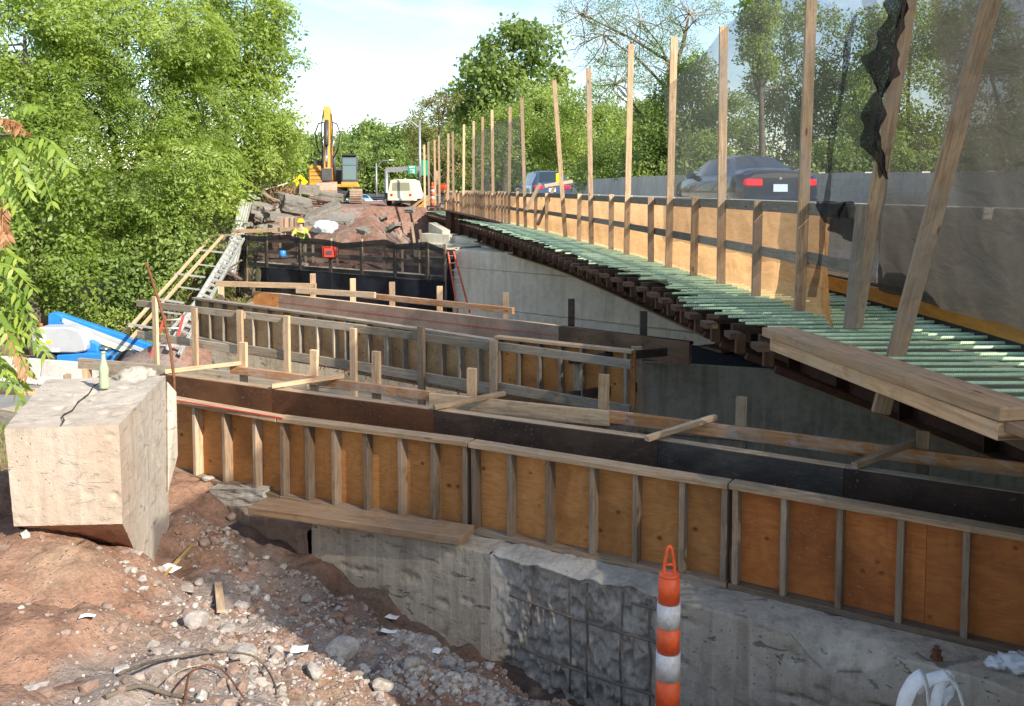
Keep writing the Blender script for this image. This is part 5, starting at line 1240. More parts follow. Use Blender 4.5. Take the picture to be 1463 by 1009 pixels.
# barriers on the lower road
LB = ['concrete barrier on the lower road at the left, in front of the boom lift cover', 'concrete barrier on the lower road next right, behind the short stake', 'concrete barrier on the lower road partly hidden by the low timber rail']
p0 = G(34, 547, -6.25); p1 = G(68, 550, -6.25); dd_ = (p1-p0).normalized(); 
for k in range(3):
    q = p0+dd_*(-1.75+k*2.5); 
    copy_tree(barr0, Vector((q.x, q.y+.2, -6.25)), (0, 0, math.atan2(dd_.y, dd_.x)), label=LB[k], group='barriers on the lower road', scale=(.84, 1, .95))
# ------------------------------------------------------------------ excavator
eb = G(478, 292, -.98); ex = thing('excavator', (0, 0, 0), 'yellow tracked excavator facing the camera with its boom folded up', 'excavator')
for sx_ in (-1.25, 1.25):
    mb = MB(); pr = [(-1.9, .45), (-1.6, .12), (-1.2, .0), (1.2, .0), (1.6, .12), (1.9, .45), (1.75, .8), (1.4, .92), (-1.4, .92), (-1.75, .8)]
    mb.prism([(sx_-.38, y, z) for y, z in pr], (1, 0, 0), .76, c=.5); trk = mb.build('track', M['track'], ex, bevel=.03)
    for i in range(8): 
        yy_, zz_ = pr[0][0]+.0, .1+i*.1; MB().box((sx_, -1.93+abs(zz_-.45)*.45, zz_), (.78, .05, .035)).build('track_shoe', M['track'], trk)
MB().box((0, 0, .6), (1.9, 2.6, .4)).build('undercarriage', M['black'], ex, bevel=.05)
MB().lathe((0, 0, .8), [(.7, 0), (.7, .25)], 24).build('turntable', M['black'], ex)
MB().box((.1, .9, 1.12), (2.7, 3.4, .2)).build('deck_plate', M['yellow'], ex, bevel=.03)
MB().box((-1.2, .9, 1.75), (.95, 2.8, 1.25)).build('engine_house', M['yellow'], ex, bevel=.06)
MB().box((.3, 2.2, 1.7), (2.0, .9, 1.15)).build('counterweight', M['darkgrey'], ex, bevel=.12)
MB().box((-1.0, .5, 2.55), (.8, 1.4, .35)).build('exhaust_box', M['darkgrey'], ex, bevel=.05)
for x_ in (-1.6, -1.2): MB().tube([(x_, -.45, 2.35), (x_, -.45, 2.95), (x_, .7, 2.95)], .025, 6).build('handrail', M['black'], ex)
MB().tube([(-1.55, .3, 2.5), (-1.55, .3, 3.2)], .03, 6).build('antenna', M['black'], ex)
MB().box((-1.2, -.52, 1.75), (.85, .03, .75)).build('side_box', M['yellow'], ex, bevel=.01)
for z_ in (1.5, 1.75, 2.0): MB().box((-1.2, -.55, z_), (.7, .03, .03)).build('step', M['black'], ex)
cb = MB(); cb.prism([(.35, -.75, 1.25), (.35, .75, 1.25), (.35, .75, 3.02), (.35, -.35, 3.02), (.35, -.72, 2.4)], (1, 0, 0), 1.0, c=.5); cab_ = cb.build('cab', M['darkgrey'], ex, bevel=.05)
MB().panel((.44, -.775, 1.5), (1.26, -.775, 1.5), (1.26, -.745, 2.38), (.44, -.745, 2.38), .02).build('windscreen', M['cabglass'], cab_)
MB().panel((.44, -.74, 2.42), (1.26, -.74, 2.42), (1.26, -.40, 2.93), (.44, -.40, 2.93), .02).build('upper_glass', M['cabglass'], cab_)
MB().panel((1.355, -.6, 1.6), (1.355, .6, 1.6), (1.355, .6, 2.9), (1.355, -.3, 2.9), .02).build('side_glass', M['cabglass'], cab_)
MB().box((.85, -.78, 1.22), (1.05, .1, .25)).build('cab_sill', M['yellow'], cab_, bevel=.02)
MB().box((.85, -.4, 3.06), (.9, .3, .1)).build('work_lights', M['black'], cab_, bevel=.02)
MB().box((1.55, -.7, 2.35), (.12, .05, .28)).build('mirror', M['black'], cab_, bevel=.02)
bxc = -.40
bo_ = MB(); bo_.prism([(bxc-.24, y, z) for y, z in [(.5, 1.2), (.6, 1.7), (-.6, 4.0), (-2.2, 5.75), (-2.6, 5.72), (-2.6, 5.45), (-1.3, 3.9), (-.2, 1.5), (.2, 1.2)]][::-1], (1, 0, 0), .48, c=.5); bo_.build('boom', M['yellow'], ex, bevel=.03)
stk = MB(); stk.prism([(bxc-.19, y, z) for y, z in [(-2.2, 5.85), (-2.1, 5.5), (-2.6, 4.6), (-4.0, 1.5), (-4.3, 1.5), (-3.1, 5.0), (-2.7, 5.9)]][::-1], (1, 0, 0), .38, c=.5); stk.build('stick', M['yellow'], ex, bevel=.02)
MB().tube([(bxc, -3.25, 5.0), (bxc, -3.9, 3.5)], .12, 12).build('bucket_cylinder', M['darkgrey'], ex); MB().tube([(bxc, -3.88, 3.55), (bxc, -4.5, 2.2)], .07, 12).build('cylinder_rod', M['chrome'], ex)
for s_ in (-1, 1):
    MB().tube([(bxc+s_*.33, -.5, 1.4), (bxc+s_*.33, -1.3, 3.0)], .10, 12).build('boom_cylinder', M['darkgrey'], ex); MB().tube([(bxc+s_*.33, -1.2, 2.9), (bxc+s_*.30, -1.5, 4.0)], .055, 12).build('cylinder_rod', M['chrome'], ex)
    MB().tube(resample([Vector(p) for p in ((bxc+s_*.3, -1.6, 5.0), (bxc+s_*.55, -2.0, 4.9), (bxc+s_*.75, -2.2, 4.3), (bxc+s_*.62, -2.0, 3.4), (bxc+s_*.35, -1.4, 2.9))], 24), .04, 6).build('hose', M['black'], ex)
    MB().tube(resample([Vector(p) for p in ((bxc+s_*.22, -2.5, 5.6), (bxc+s_*.35, -3.0, 4.6), (bxc+s_*.25, -3.6, 3.2), (bxc+s_*.3, -3.9, 2.2))], 24), .035, 6).build('hose', M['black'], ex)
MB().box((bxc, -4.45, 1.75), (.62, .35, .75)).build('linkage', M['darkgrey'], ex, bevel=.05)
bk_ = MB(); bk_.prism([(bxc-.6, y, z) for y, z in [(-3.9, 1.35), (-4.6, 1.3), (-5.0, .9), (-4.9, .4), (-4.4, .1), (-4.0, .15), (-4.3, .5), (-4.3, .9)]][::-1], (1, 0, 0), 1.2, c=.5); bkt = bk_.build('bucket', M['track'], ex, bevel=.03)
for i in range(5): MB().beam((bxc-.5+i*.25, -4.3, .12), (bxc-.5+i*.25, -3.85, .05), .08, .05).build('bucket_tooth', M['track'], bkt)
ex.location = (eb.x-.5, eb.y+3.2, -.98); ex.rotation_euler = (0, 0, rad(9))
# ------------------------------------------------------------------ compressor
cm = thing('air_compressor', (0, 0, 0), 'cream rounded towed air compressor with dark rear window beside the red soil', 'air compressor')
cbd = MB(); rows = []
for y, hw, zt_, wt in ((0, .86, 1.62, .68), (.06, .92, 1.68, .74), (1.2, .95, 1.74, .76), (2.4, .93, 1.66, .74), (2.9, .85, 1.4, .7)):
    rows.append([Vector((x, y, z)) for x, z in ((-hw, .35), (-hw, .75), (-hw*.99, .82), (-wt, zt_-.06), (-wt+.08, zt_), (wt-.08, zt_), (wt, zt_-.06), (hw*.99, .82), (hw, .75), (hw, .35))])
cbd.grid(rows[::-1], smooth=False); b__ = len(cbd.v); cbd.v += rows[0]; cbd.face([b__+i for i in range(10)][::-1]); cbd.v += rows[-1]; cbd.face([b__+10+i for i in range(10)]); cvr = cbd.build('cover', M['cream'], cm, bevel=.03)
MB().panel((-.60, -.006, .98), (.60, -.006, .98), (.56, -.004, 1.52), (-.56, -.004, 1.52), .02).build('rear_window', m_glass('dim panel', (.24, .24, .17), .4), cvr)
for x in (-.62, .62): q = MB(); q.lathe((0, 0, 0), [(.09, 0), (.09, .03)], 16); q.v = [Matrix.Rotation(math.pi/2, 3, 'X')@v+Vector((x, 0, .72)) for v in q.v]; q.build('tail_light', M['taillight'], cm)
MB().box((0, -.02, .66), (.42, .02, .22)).build('plate', M['plate'], cm); MB().box((0, -.05, .42), (1.8, .12, .14)).build('bumper', M['cream'], cm, bevel=.02)
for x in (-.35, .25): MB().lathe((x, .2, 1.66), [(.04, 0), (.04, .1), (.02, .13)], 10).build('lift_eye', M['white'], cm)
for x in (-1.08, 1.08): wheel((x, 1.2, .36), .36, .24, cm, 'x')
MB().prism([(.93, .5, .45), (.93, 1.9, .45), (.93, 1.75, .85), (.93, .65, .85)], (1, 0, 0), .32, c=.5).build('mudguard', M['liftgrey'], cm, bevel=.03); MB().prism([(-1.25, .5, .45), (-1.25, 1.9, .45), (-1.25, 1.75, .85), (-1.25, .65, .85)], (1, 0, 0), .32, c=.5).build('mudguard', M['darkgrey'], cm, bevel=.03)
MB().tube([(0, .1, .4), (0, .1, .02)], .04, 8).build('jack', M['black'], cm)
cl = G(573, 294.5, -.98); cm.location = (cl.x, cl.y, -.98); cm.rotation_euler = (0, 0, rad(-6)); cm.scale = (.84, .84, .84)
# ------------------------------------------------------------------ cars
def car(label, paint, st, loc, rz, wheelr=.33, lights=True, plate=True, suv=False):
    c = thing('car', (0, 0, 0), label, 'car')
    def sec(y, hw, zb, belt, zr, wr):
        return [Vector((x, y, z)) for x, z in ((0, zb), (-hw+.10, zb), (-hw, zb+.16), (-hw-.015, (zb+belt)/2), (-hw+.01, belt-.06), (-hw+.05, belt), (-(wr+.03), zr-.07), (-wr+.10, zr-.01), (-wr*.5, zr+.012), (0, zr+.02), (wr*.5, zr+.012), (wr-.10, zr-.01), (wr+.03, zr-.07), (hw-.05, belt), (hw-.01, belt-.06), (hw+.015, (zb+belt)/2), (hw, zb+.16), (hw-.10, zb), (0, zb))]
    rows = [sec(*s) for s in st]; mb = MB(); mb.grid(rows[::-1])
    for r, rev in ((rows[0], True), (rows[-1], False)):
        b = len(mb.v); mb.v += r[:-1]; f = [b+i for i in range(len(r)-1)]; mb.face(f[::-1] if rev else f)
    mb.build('body', paint, c)
    def glass(name, i0, i1, ks, off=.006):
        m2 = MB(); rr = []
        for i in range(i0, i1+1):
            r = []
            for k in ks:
                p = rows[i][k].copy(); cx = Vector((0, p.y, .9)); d = (p-cx).normalized(); r.append(p+d*off+Vector((0, -.004, 0)))
            rr.append(r)
        m2.grid(rr[::-1]); return m2.build(name, M['carglass'], c)
    nr = next(i for i, s in enumerate(st) if s[4] > 1.3)          # first roof station
    lr_ = max(i for i, s in enumerate(st) if s[4] > 1.3)
    glass('rear_window', nr-1, nr, [7, 8, 9, 10, 11]); glass('windscreen', lr_, lr_+1, [7, 8, 9, 10, 11])
    glass('side_window', nr, lr_, [5, 6]); glass('side_window', nr, lr_, [12, 13])
    if lights:
        for s in (-1, 1):
            hw = st[0][1]; zt = st[0][3]; MB().box((s*(hw-.2), st[0][0]+.015, zt-.11), (.40, .10, .17)).box((s*(hw-.02), st[0][0]+.12, zt-.11), (.10, .28, .15)).build('tail_light', M['taillight'], c, bevel=.03)
    if plate: MB().box((0, st[0][0]-.012, st[0][3]-.22), (.32, .02, .16)).build('number_plate', M['plate'], c); MB().box((0, st[0][0]-.02, st[0][3]-.015), (.07, .02, .06)).build('badge', M['chrome'], c, bevel=.01)
    MB().box((0, st[0][0]-.03, .42), (1.66, .14, .22)).build('bumper', paint, c, bevel=.05)
    MB().box((0, nr and st[nr][0]+.25, st[nr][4]+.06), (.03, .16, .08)).build('antenna_fin', paint, c, bevel=.01)
    for s in (-1, 1):
        MB().box((s*(st[0][1]+.16), st[-1][0]-1.75, 1.0), (.22, .12, .15)).build('wing_mirror', paint, c, bevel=.03)
        for y in (st[0][0]+.95, st[-1][0]-.85): wheel((s*(.80), y, wheelr), wheelr, .22, c, 'x', 'chrome')
    c.location = loc; c.rotation_euler = (0, 0, rz); return c
sed = [(0, .80, .30, .92, 1.0, .66), (.05, .86, .26, .98, 1.05, .70), (.55, .90, .22, 1.0, 1.10, .70), (.75, .90, .22, 1.0, 1.14, .68), (1.45, .91, .20, 1.0, 1.40, .56), (2.0, .91, .20, 1.0, 1.45, .57), (2.7, .91, .20, .98, 1.43, .57), (3.05, .91, .20, .97, 1.36, .56), (3.8, .90, .22, .93, 1.0, .72), (4.4, .86, .24, .82, .86, .68), (4.75, .72, .30, .66, .68, .55)]
p = D(1114, 300, 19.6)
car('dark blue sedan on the road seen from behind through the see-through net', M['carblue'], sed, (p.x, p.y, -.70), rad(8))
suvs = [(0, .82, .35, 1.05, 1.10, .66), (.06, .88, .30, 1.08, 1.16, .68), (.35, .90, .28, 1.08, 1.62, .60), (1.2, .91, .26, 1.06, 1.70, .61), (2.5, .91, .26, 1.04, 1.68, .60), (2.8, .91, .26, 1.03, 1.60, .58), (3.5, .90, .28, 1.0, 1.08, .74), (4.3, .86, .3, .92, .95, .7), (4.6, .75, .35, .75, .78, .6)]
p = D(789, 262, 41); car('blue-grey sport utility vehicle farther up the road behind the fence gap', m_plain('slate blue car paint', (.05, .08, .14), .25, .2, .1, 2, coat=.8), suvs, (p.x, p.y, -.92), rad(12))
pb = m_plain('pale blue car paint', (.30, .48, .60), .3, .2, .1, 2, coat=.5)
p = D(519, 285, 72); car('small pale blue car far off beside the excavator track', pb, sed, (p.x, p.y, -1.95), rad(16))
# yellow light on the gap
p = D(797, 255, fence_at(778)+.6); tag(MB().box(p, (.12, .08, .26)).build('warning_lamp', M['signyellow'], origin=p, bevel=.02), 'small yellow warning lamp behind the fence rail gap', 'lamp')
# ------------------------------------------------------------------ drums and delineators
def drum(loc, label):
    t = thing('traffic_drum', loc, label, 'traffic drum', 'orange and white drums far up the work zone'); z = 0
    for i, (h, r0, r1) in enumerate(((.2, .29, .28), (.15, .28, .27), (.15, .27, .26), (.15, .26, .25), (.15, .25, .24), (.15, .24, .23))):
        MB().lathe(Vector(loc)+UP*z, [(r0, 0.001), (r1, h)], 20).build('white_band' if i % 2 else 'orange_band', M['silver'] if i % 2 else M['orange'], t); z += h
for i, (u, y) in enumerate(((526.5, 70), (532, 68), (537.5, 69), (543, 71))): q = D(u, 284, y); drum(Vector((q.x, q.y, -1.9)), 'orange and white traffic drum between the excavator and the compressor, '+['left-most', 'second from left', 'third from left', 'right-most'][i]+' of four')
def delin(u, v0, y, label, base=True):
    p = D(u, v0, y); t = thing('channelizer_post', p, label, 'traffic post')
    for i, h in enumerate((.28, .15, .15, .15, .15)): MB().lathe(p+UP*(.05+sum((.28, .15, .15, .15, .15)[:i])), [(.085, 0.001), (.08, h)], 14).build('white_band' if i % 2 else 'orange_band', M['silver'] if i % 2 else M['orange'], t)
    MB().lathe(p+UP*.93, [(.05, 0), (.03, .16)], 10).build('handle', M['orange'], t); MB().box(p+UP*.03, (.5, .4, .06)).build('base', M['black'], t)
delin(618, 296, 40, 'orange and white channelizer post in front of the far end of the fence')
delin(640, 276, 52, 'orange and white channelizer post behind the far fence posts', True)
# diamond sign
p = D(429, 260, 50); sg = thing('warning_sign', p-UP*.6, 'yellow diamond warning sign with a black arrow behind the rebar heap', 'sign')
for k, (s, m2, dy) in enumerate(((.42, M['signyellow'], 0),)): MB().prism([p+Vector((x*s, 0, z*s)) for x, z in ((0, 1), (-1, 0), (0, -1), (1, 0))], (0, 1, 0), .02, c=.5).build('face', m2, sg)
MB().prism([p+Vector((x*.26, -.008, z*.26)) for x, z in ((-.2, -.9), (.15, -.9), (.15, .1), (.55, .1), (-.05, .8), (-.6, .1), (-.2, .1))][::-1], (0, 1, 0), .006, c=.5).build('arrow', M['black'], sg)
MB().beam(p-UP*1.0, p-UP*.4, .05, .05).build('post', M['wood_post'], sg)
# ------------------------------------------------------------------ gantry, poles, pylon
GY = 66
gt = thing('sign_gantry', D(600, 290, GY), 'grey overhead beam across the road carrying a green EAST route sign', 'sign gantry')
a = D(551, 243, GY); b = D(603, 241, GY)
MB().beam(a, b, .22, .36).build('beam', M['steel'], gt); MB().tube([D(552, 244, GY), Vector((D(552, 244, GY).x, GY, -3))], .13, 10).build('post', M['steel'], gt)
sc_ = D(589, 243, GY-.5); px = GY/1330.0
sgn = MB().box(sc_, (12*px, .1, 12.5*px)).build('sign_panel', M['signgreen'], gt, bevel=.02)
def text(s, loc, size, mat, par, name='lettering', rot=(math.pi/2, 0, 0), ext=.01):
    cu = bpy.data.curves.new(name, 'FONT'); cu.body = s; cu.size = size; cu.extrude = ext; cu.align_x = 'CENTER'; cu.align_y = 'CENTER'; cu.offset = size*.02
    o = bpy.data.objects.new(name, cu); COL.objects.link(o); dg = bpy.context.evaluated_depsgraph_get(); me = bpy.data.meshes.new_from_object(o.evaluated_get(dg)); bpy.data.objects.remove(o)
    me.materials.clear(); me.materials.append(mat); o = bpy.data.objects.new(name, me); COL.objects.link(o); o.rotation_euler = rot; o.location = Vector(loc)-wloc(par); o.parent = par; return o
text('EAST', sc_+Vector((0, -.09, 3.9*px)), 4.0*px, M['white'], sgn)
for s_, m2, dy in ((6.6, M['white'], .07), (5.8, M['signgreen'], .085), (4.2, M['white'], .10)): MB().box(sc_+Vector((0, -dy, -2.0*px)), (s_*px, .02, s_*px*.98)).build('route_shield', m2, sgn, bevel=.04)
text('9', sc_+Vector((0, -.14, -2.0*px)), 4.6*px, M['black'], sgn)
s2 = D(607, 240, GY+6); MB().box(s2+Vector((0, 0, 0)), (.6, .1, 1.2)).build('sign_panel', M['signgreen'], gt)
def lpole(label, u, vt, Y, arm, r=.09, vb=296):
    p = D(u, vt, Y); t = thing('street_lamp', Vector((p.x, Y, -2)), label, 'street lamp'); ba = D(arm[0], arm[1], Y)
    MB().tube([Vector((p.x, Y, -2)), p], [r*1.3, r*.8], 10).build('pole', M['steel'], t)
    MB().tube(resample([p-UP*.6, p.lerp(ba, .35)+UP*.1, ba], 10), r*.5, 6).build('arm', M['steel'], t); MB().box(ba, (.55, .25, .12)).build('lamp_head', M['white'], t, bevel=.05)
lpole('tall grey street lamp behind the far end of the fence', 599.5, 172, 67, (559, 176), .10)
lpole('small street lamp between the excavator and the compressor', 537.5, 233, 100, (559, 229), .11)
def upole(u, vt, Y, label):
    p = D(u, vt, Y); t = thing('utility_pole', Vector((p.x, Y, -2)), label, 'utility pole'); MB().tube([Vector((p.x, Y, -2)), p], .35, 8).build('pole', M['bark'], t)
    MB().beam(p+Vector((-5.5, 0, -4.6)), p+Vector((0.5, 0, -4.6)), .3, .3).build('crossarm', M['bark'], t); MB().beam(p+Vector((-2.5, 0, -1)), p+Vector((.5, 0, -.6)), .25, .25).build('crossarm', M['bark'], t)
upole(508, 199, 330, 'dark utility pole with side arms above the far tree line')
p = D(543, 201, 700); py = thing('pylon', Vector((p.x, 700, 0)), 'pale lattice power pylon far off above the tree line', 'pylon')
pw = m_plain('hazy steel', (.42, .46, .50), .8); mb = MB()
for s in (-1, 1):
    mb.tube([Vector((p.x+s*5, 700, 0)), Vector((p.x+s*1.6, 700, p.z-14))], .35, 4, caps=False); mb.tube([Vector((p.x+s*1.6, 700, p.z-14)), Vector((p.x+s*4.5, 700, p.z))], .3, 4)
    for k in range(6): z0 = p.z-40+k*6; mb.tube([Vector((p.x+s*2.2, 700, z0)), Vector((p.x-s*2.2, 700, z0+6))], .22, 4)
mb.build('tower', pw, py)
mb = MB(); 
for z_, w_ in ((0, 13), (-11, 12)): mb.tube([Vector((p.x-w_, 700, p.z+z_)), Vector((p.x+w_, 700, p.z+z_))], .35, 4); mb.tube([Vector((p.x-w_, 700, p.z+z_)), Vector((p.x, 700, p.z+z_-3)), Vector((p.x+w_, 700, p.z+z_))], .25, 4)
mb.build('crossarm', pw, py)
# small stuff beyond the fence end
for u, v, s, mt, l in ((632, 268, (.5, .4, .5), 'orange', 'orange work-zone sign back seen between the far fence posts'), (624, 262, (.35, .05, 1.5), 'wood_new', 'narrow pale upright board behind the far fence end')):
    q = D(u, v, 55); tag(MB().box(q, s).build('work_sign' if mt == 'orange' else 'upright_board', M[mt], origin=q, bevel=.01), l, 'sign' if mt == 'orange' else 'board')
q = D(596, 290, 50); r_s = thing('barricade', q-UP*.4, 'pale timber barricade leaning beside the compressor', 'barricade')
MB().beam(q+Vector((-.6, 0, -.5)), q+Vector((.5, 0, .35)), .08, .14).build('brace', M['wood_new'], r_s); MB().beam(q+Vector((-.3, .1, -.6)), q+Vector((.7, .1, .3)), .08, .12).build('brace', M['yellow'], r_s); MB().box(q+Vector((.1, .3, -.05)), (1.0, .05, .9)).build('panel', M['wood_plank'], r_s)
# ------------------------------------------------------------------ foliage
R = np.random.RandomState(11)
def rotmats(n, tilt, rs):
    """random frames whose z axis follows given dirs (n,3)"""
    z = tilt/np.linalg.norm(tilt, axis=1, keepdims=True)
    r = rs.normal(size=(n, 3)); x = np.cross(r, z); x /= np.linalg.norm(x, axis=1, keepdims=True)+1e-9; y = np.cross(z, x)
    return np.stack([x, y, z], 2)
def frond_template(L=.7, pairs=7, wl=.30, droop=.55, rs=R):
    Q = []
    for i in range(pairs):
        s = (i+1.2)/(pairs+.6); x = L*s; z = .22*L*math.sin(s*2.2)-droop*L*s*s
        ll = L*wl*(1-.45*abs(s-.45)); w = ll*.17
        for sd in (-1, 1):
            d = np.array([.38, sd*.9, -.30-.25*rs.rand()]); d /= np.linalg.norm(d); b = np.array([x, 0, z]); side = np.cross(d, [0, 0, 1]); side /= np.linalg.norm(side)
            Q.append([b, b+d*ll*.42+side*w, b+d*ll, b+d*ll*.42-side*w])
    s = 1.05; e = np.array([L*s, 0, .22*L*math.sin(2.2)-droop*L]); Q.append([e*.92, e*.97+[0, .04*L, 0], e*1.1, e*.97-[0, .04*L, 0]])
    return np.array(Q)
def rosette_template(n=7, L=.62, pairs=6, rs=R):
    out = []
    for k in range(n):
        a = 2*math.pi*(k+rs.rand()*.6)/n; el = rs.uniform(.0, .75); q = frond_template(L*rs.uniform(.75, 1.1), pairs, rs=rs)
        ce, se = math.cos(el), math.sin(el); q = q@np.array([[ce, 0, se], [0, 1, 0], [-se, 0, ce]]); ca_, sa_ = math.cos(a), math.sin(a)
        out.append(q@np.array([[ca_, sa_, 0], [-sa_, ca_, 0], [0, 0, 1]]))
    return np.concatenate(out)
def clump_template(n=34, r=.42, leaf=.15, rs=R, asp=.62):
    c = rs.normal(size=(n, 3)); c = c/np.linalg.norm(c, axis=1, keepdims=True)*(rs.rand(n, 1)**.45)*r; c[:, 2] *= .7
    d = c/r+rs.normal(size=(n, 3))*.6+[0, 0, -.25]; d /= np.linalg.norm(d, axis=1, keepdims=True); nr = rs.normal(size=(n, 3))*.6+[0, 0, 1.0]+c/r*.5
    s = np.cross(d, nr); s /= np.linalg.norm(s, axis=1, keepdims=True)+1e-9; l = leaf*rs.uniform(.7, 1.25, (n, 1))
    return np.stack([c, c+d*l*.5+s*l*asp*.5, c+d*l, c+d*l*.5-s*l*asp*.5], 1)
ROS = [rosette_template(rs=np.random.RandomState(i)) for i in range(5)]
CLB = [clump_template(rs=np.random.RandomState(20+i)) for i in range(5)]
CLL = [clump_template(46, .55, .16, np.random.RandomState(90+i), .55) for i in range(4)]
CLW = [clump_template(26, .5, .17, np.random.RandomState(40+i), .3) for i in range(4)]
CLF = [clump_template(30, .9, .42, np.random.RandomState(60+i), .7) for i in range(4)]
def crown_points(blobs, dens, rs, shell=.42, gap=.0, up=.5, gs=.55):
    P = []; Nn = []
    cs = np.array([b[0] for b in blobs]); rr = np.array([b[1] for b in blobs])
    for c, r in blobs:
        n = int(dens*4*math.pi*r*r); d = rs.normal(size=(n, 3)); d /= np.linalg.norm(d, axis=1, keepdims=True)
        lump = 1+.30*vn(d[:, 0]*2.3+c[0], d[:, 1]*2.3, d[:, 2]*2.3+c[2])+.10*vn(d[:, 0]*6+c[0], d[:, 1]*6, d[:, 2]*6)
        k = (1-shell*rs.rand(n)**1.7)*lump; p = np.array(c)+d*k[:, None]*r*np.array([1, 1, .95])
        dist = np.linalg.norm(p[:, None, :]-cs[None], axis=2)/rr[None]; keep = (dist < .55).sum(1) == 0
        if gap: keep &= vn(p[:, 0]*gs, p[:, 1]*gs, p[:, 2]*gs) > gap-.5
        P.append(p[keep]); Nn.append(d[keep])
    P = np.concatenate(P); Nn = np.concatenate(Nn); return P, Nn
def foliage(name, blobs, dens, templ, mat, par, seed, sc=(.8, 1.25), up=.9, **kw):
    rs = np.random.RandomState(seed); P, Nn = crown_points(blobs, dens, rs, **kw); n = len(P)
    tl = Nn*.8+np.array([0, 0, up])+rs.normal(size=(n, 3))*.25; Rm = rotmats(n, tl, rs); S = rs.uniform(*sc, n)
    which = rs.randint(0, len(templ), n); Vs = []; Cs = []
    base = .5+.36*vn(P[:, 0]*.45, P[:, 1]*.45, P[:, 2]*.45+seed)+rs.uniform(-.12, .12, n)
    for w in range(len(templ)):
        idx = np.where(which == w)[0]
        if not len(idx): continue
        t = templ[w]; m = len(t)
        v = np.einsum('nij,mkj->nmki', Rm[idx], t)*S[idx][:, None, None, None]+P[idx][:, None, None, :]
        Vs.append(v.reshape(-1, 3)); Cs.append((base[idx][:, None]+rs.uniform(-.16, .16, (len(idx), m))).reshape(-1))
    Vv = np.concatenate(Vs); Cc = np.clip(np.concatenate(Cs), 0, 1); Cc[rs.rand(len(Cc)) < .012] = 1
    return npmesh(name, Vv, np.arange(len(Vv)).reshape(-1, 4), mat, par, Cc)
def tree(name, label, bl, Y, kind, dens, seed, cat='tree', group=None, ground=None, trunk_u=None, leafy='leafA', depth=.5, twigs=0, **kw):
    """bl: blobs (column, row, radius in columns, extra depth)"""
    rs = np.random.RandomState(seed); blobs = []
    for b in bl:
        y = Y+(b[3] if len(b) > 3 else rs.uniform(-depth, depth)*b[2]*Y/F); p = D(b[0], b[1], y); blobs.append((tuple(p), b[2]*Y/F))
    u0 = trunk_u if trunk_u is not None else sum(b[0] for b in bl)/len(bl); q = D(u0, 300, Y); gz = ground if ground is not None else zat(q.x, Y)
    t = thing(name, Vector((q.x, Y, gz)), label, cat, group)
    foliage('crown', blobs, dens, kind, M[leafy], t, seed, **kw)
    low = min(b[0][2] for b in blobs); top = max(blobs, key=lambda b: b[0][2]); H = top[0][2]-gz
    mb = MB(); ax = [Vector((q.x, Y, gz-.2)), Vector((q.x+.1*H*.1, Y, gz+H*.3)), Vector((q.x*.6+top[0][0]*.4, Y*.6+top[0][1]*.4, gz+H*.6)), Vector(top[0])]
    r0 = max(.09, H*.022); axr = resample(ax, 16); mb.tube(axr, [r0*(1-.8*i/15) for i in range(16)], 8)
    for c, r in blobs:
        s = axr[min(14, max(3, int(15*max(.15, min(.85, (c[2]-gz)/H-.25)))))]; c = Vector(c); mid = s.lerp(c, .5)+Vector((rs.uniform(-.1, .1), rs.uniform(-.1, .1), .08))*H*.2
        pr = resample([s, mid, c], 9); mb.tube(pr, [r0*.45*(1-.75*i/8) for i in range(9)], 6)
        for k in range(6):
            d = Vector(rs.normal(size=3)).normalized(); d.z = abs(d.z)*.6; e = c+d*r*.8; q0 = s.lerp(c, rs.uniform(.45, .95))+Vector((0, 0, rs.uniform(-.1, .1)*r)); pr2 = resample([q0, q0.lerp(e, .5)+Vector(rs.normal(size=3))*.22*r, e], 7); mb.tube(pr2, [r0*.16*(1-.8*i/6) for i in range(7)], 5, caps=False)
    mb.build('trunk', M['bark'], t)
    if twigs:
        mb = MB()
        for k in range(twigs):
            c, r = blobs[rs.randint(len(blobs))]; c = Vector(c); d = Vector(rs.normal(size=3)).normalized(); p = c; pts_ = [p.copy()]
            for i in range(6): d = (d+Vector(rs.normal(size=3))*.28).normalized(); p = p+d*r*.26; pts_.append(p.copy())
            mb.tube(pts_, [.035*(1-i*.14) for i in range(7)], 4, caps=False)
            for j in (2, 3, 4):
                d2 = (d+Vector(rs.normal(size=3))*.8).normalized(); mb.tube([pts_[j], pts_[j]+d2*r*.25, pts_[j]+d2*r*.45+Vector((0, 0, -.1*r))], [.016, .012, .006], 4, caps=False)
        mb.build('bare_branches', M['twig'], t)
    return t
LT = [
 ('tall leafy tree at the right end of the left wood beside the sky', [(325, 55, 85), (380, 100, 48), (300, 150, 85), (352, 205, 62), (398, 185, 34), (350, 10, 60), (385, 35, 35)], 43, 1.25, 1),
 ('big bright tree with drooping fronds at the top middle of the left wood', [(185, 55, 100), (110, 140, 85), (225, 150, 88), (250, 40, 70), (130, 30, 80)], 38, 1.3, 2),
 ('tree in the top left corner of the photo behind the hanging branch', [(35, 50, 90), (15, 165, 85), (75, 235, 75)], 34, 1.3, 3),
 ('rounded bright tree in the middle of the left wood above the lift boom', [(205, 270, 78), (275, 245, 66), (150, 325, 62), (312, 290, 40), (240, 330, 55)], 36, 1.3, 4),
 ('low tree directly behind the grey lift cover', [(60, 330, 78), (25, 405, 60), (105, 395, 52)], 35, 1.3, 5),
 ('low tree at the head of the bank left of the stair', [(215, 385, 48), (172, 400, 40), (262, 352, 42), (120, 440, 36)], 35.5, 1.3, 6),
 ('small tree at the edge of the sky above the aluminium plank', [(350, 255, 36), (388, 240, 30), (408, 222, 22), (330, 290, 28)], 46, 1.6, 7),
]
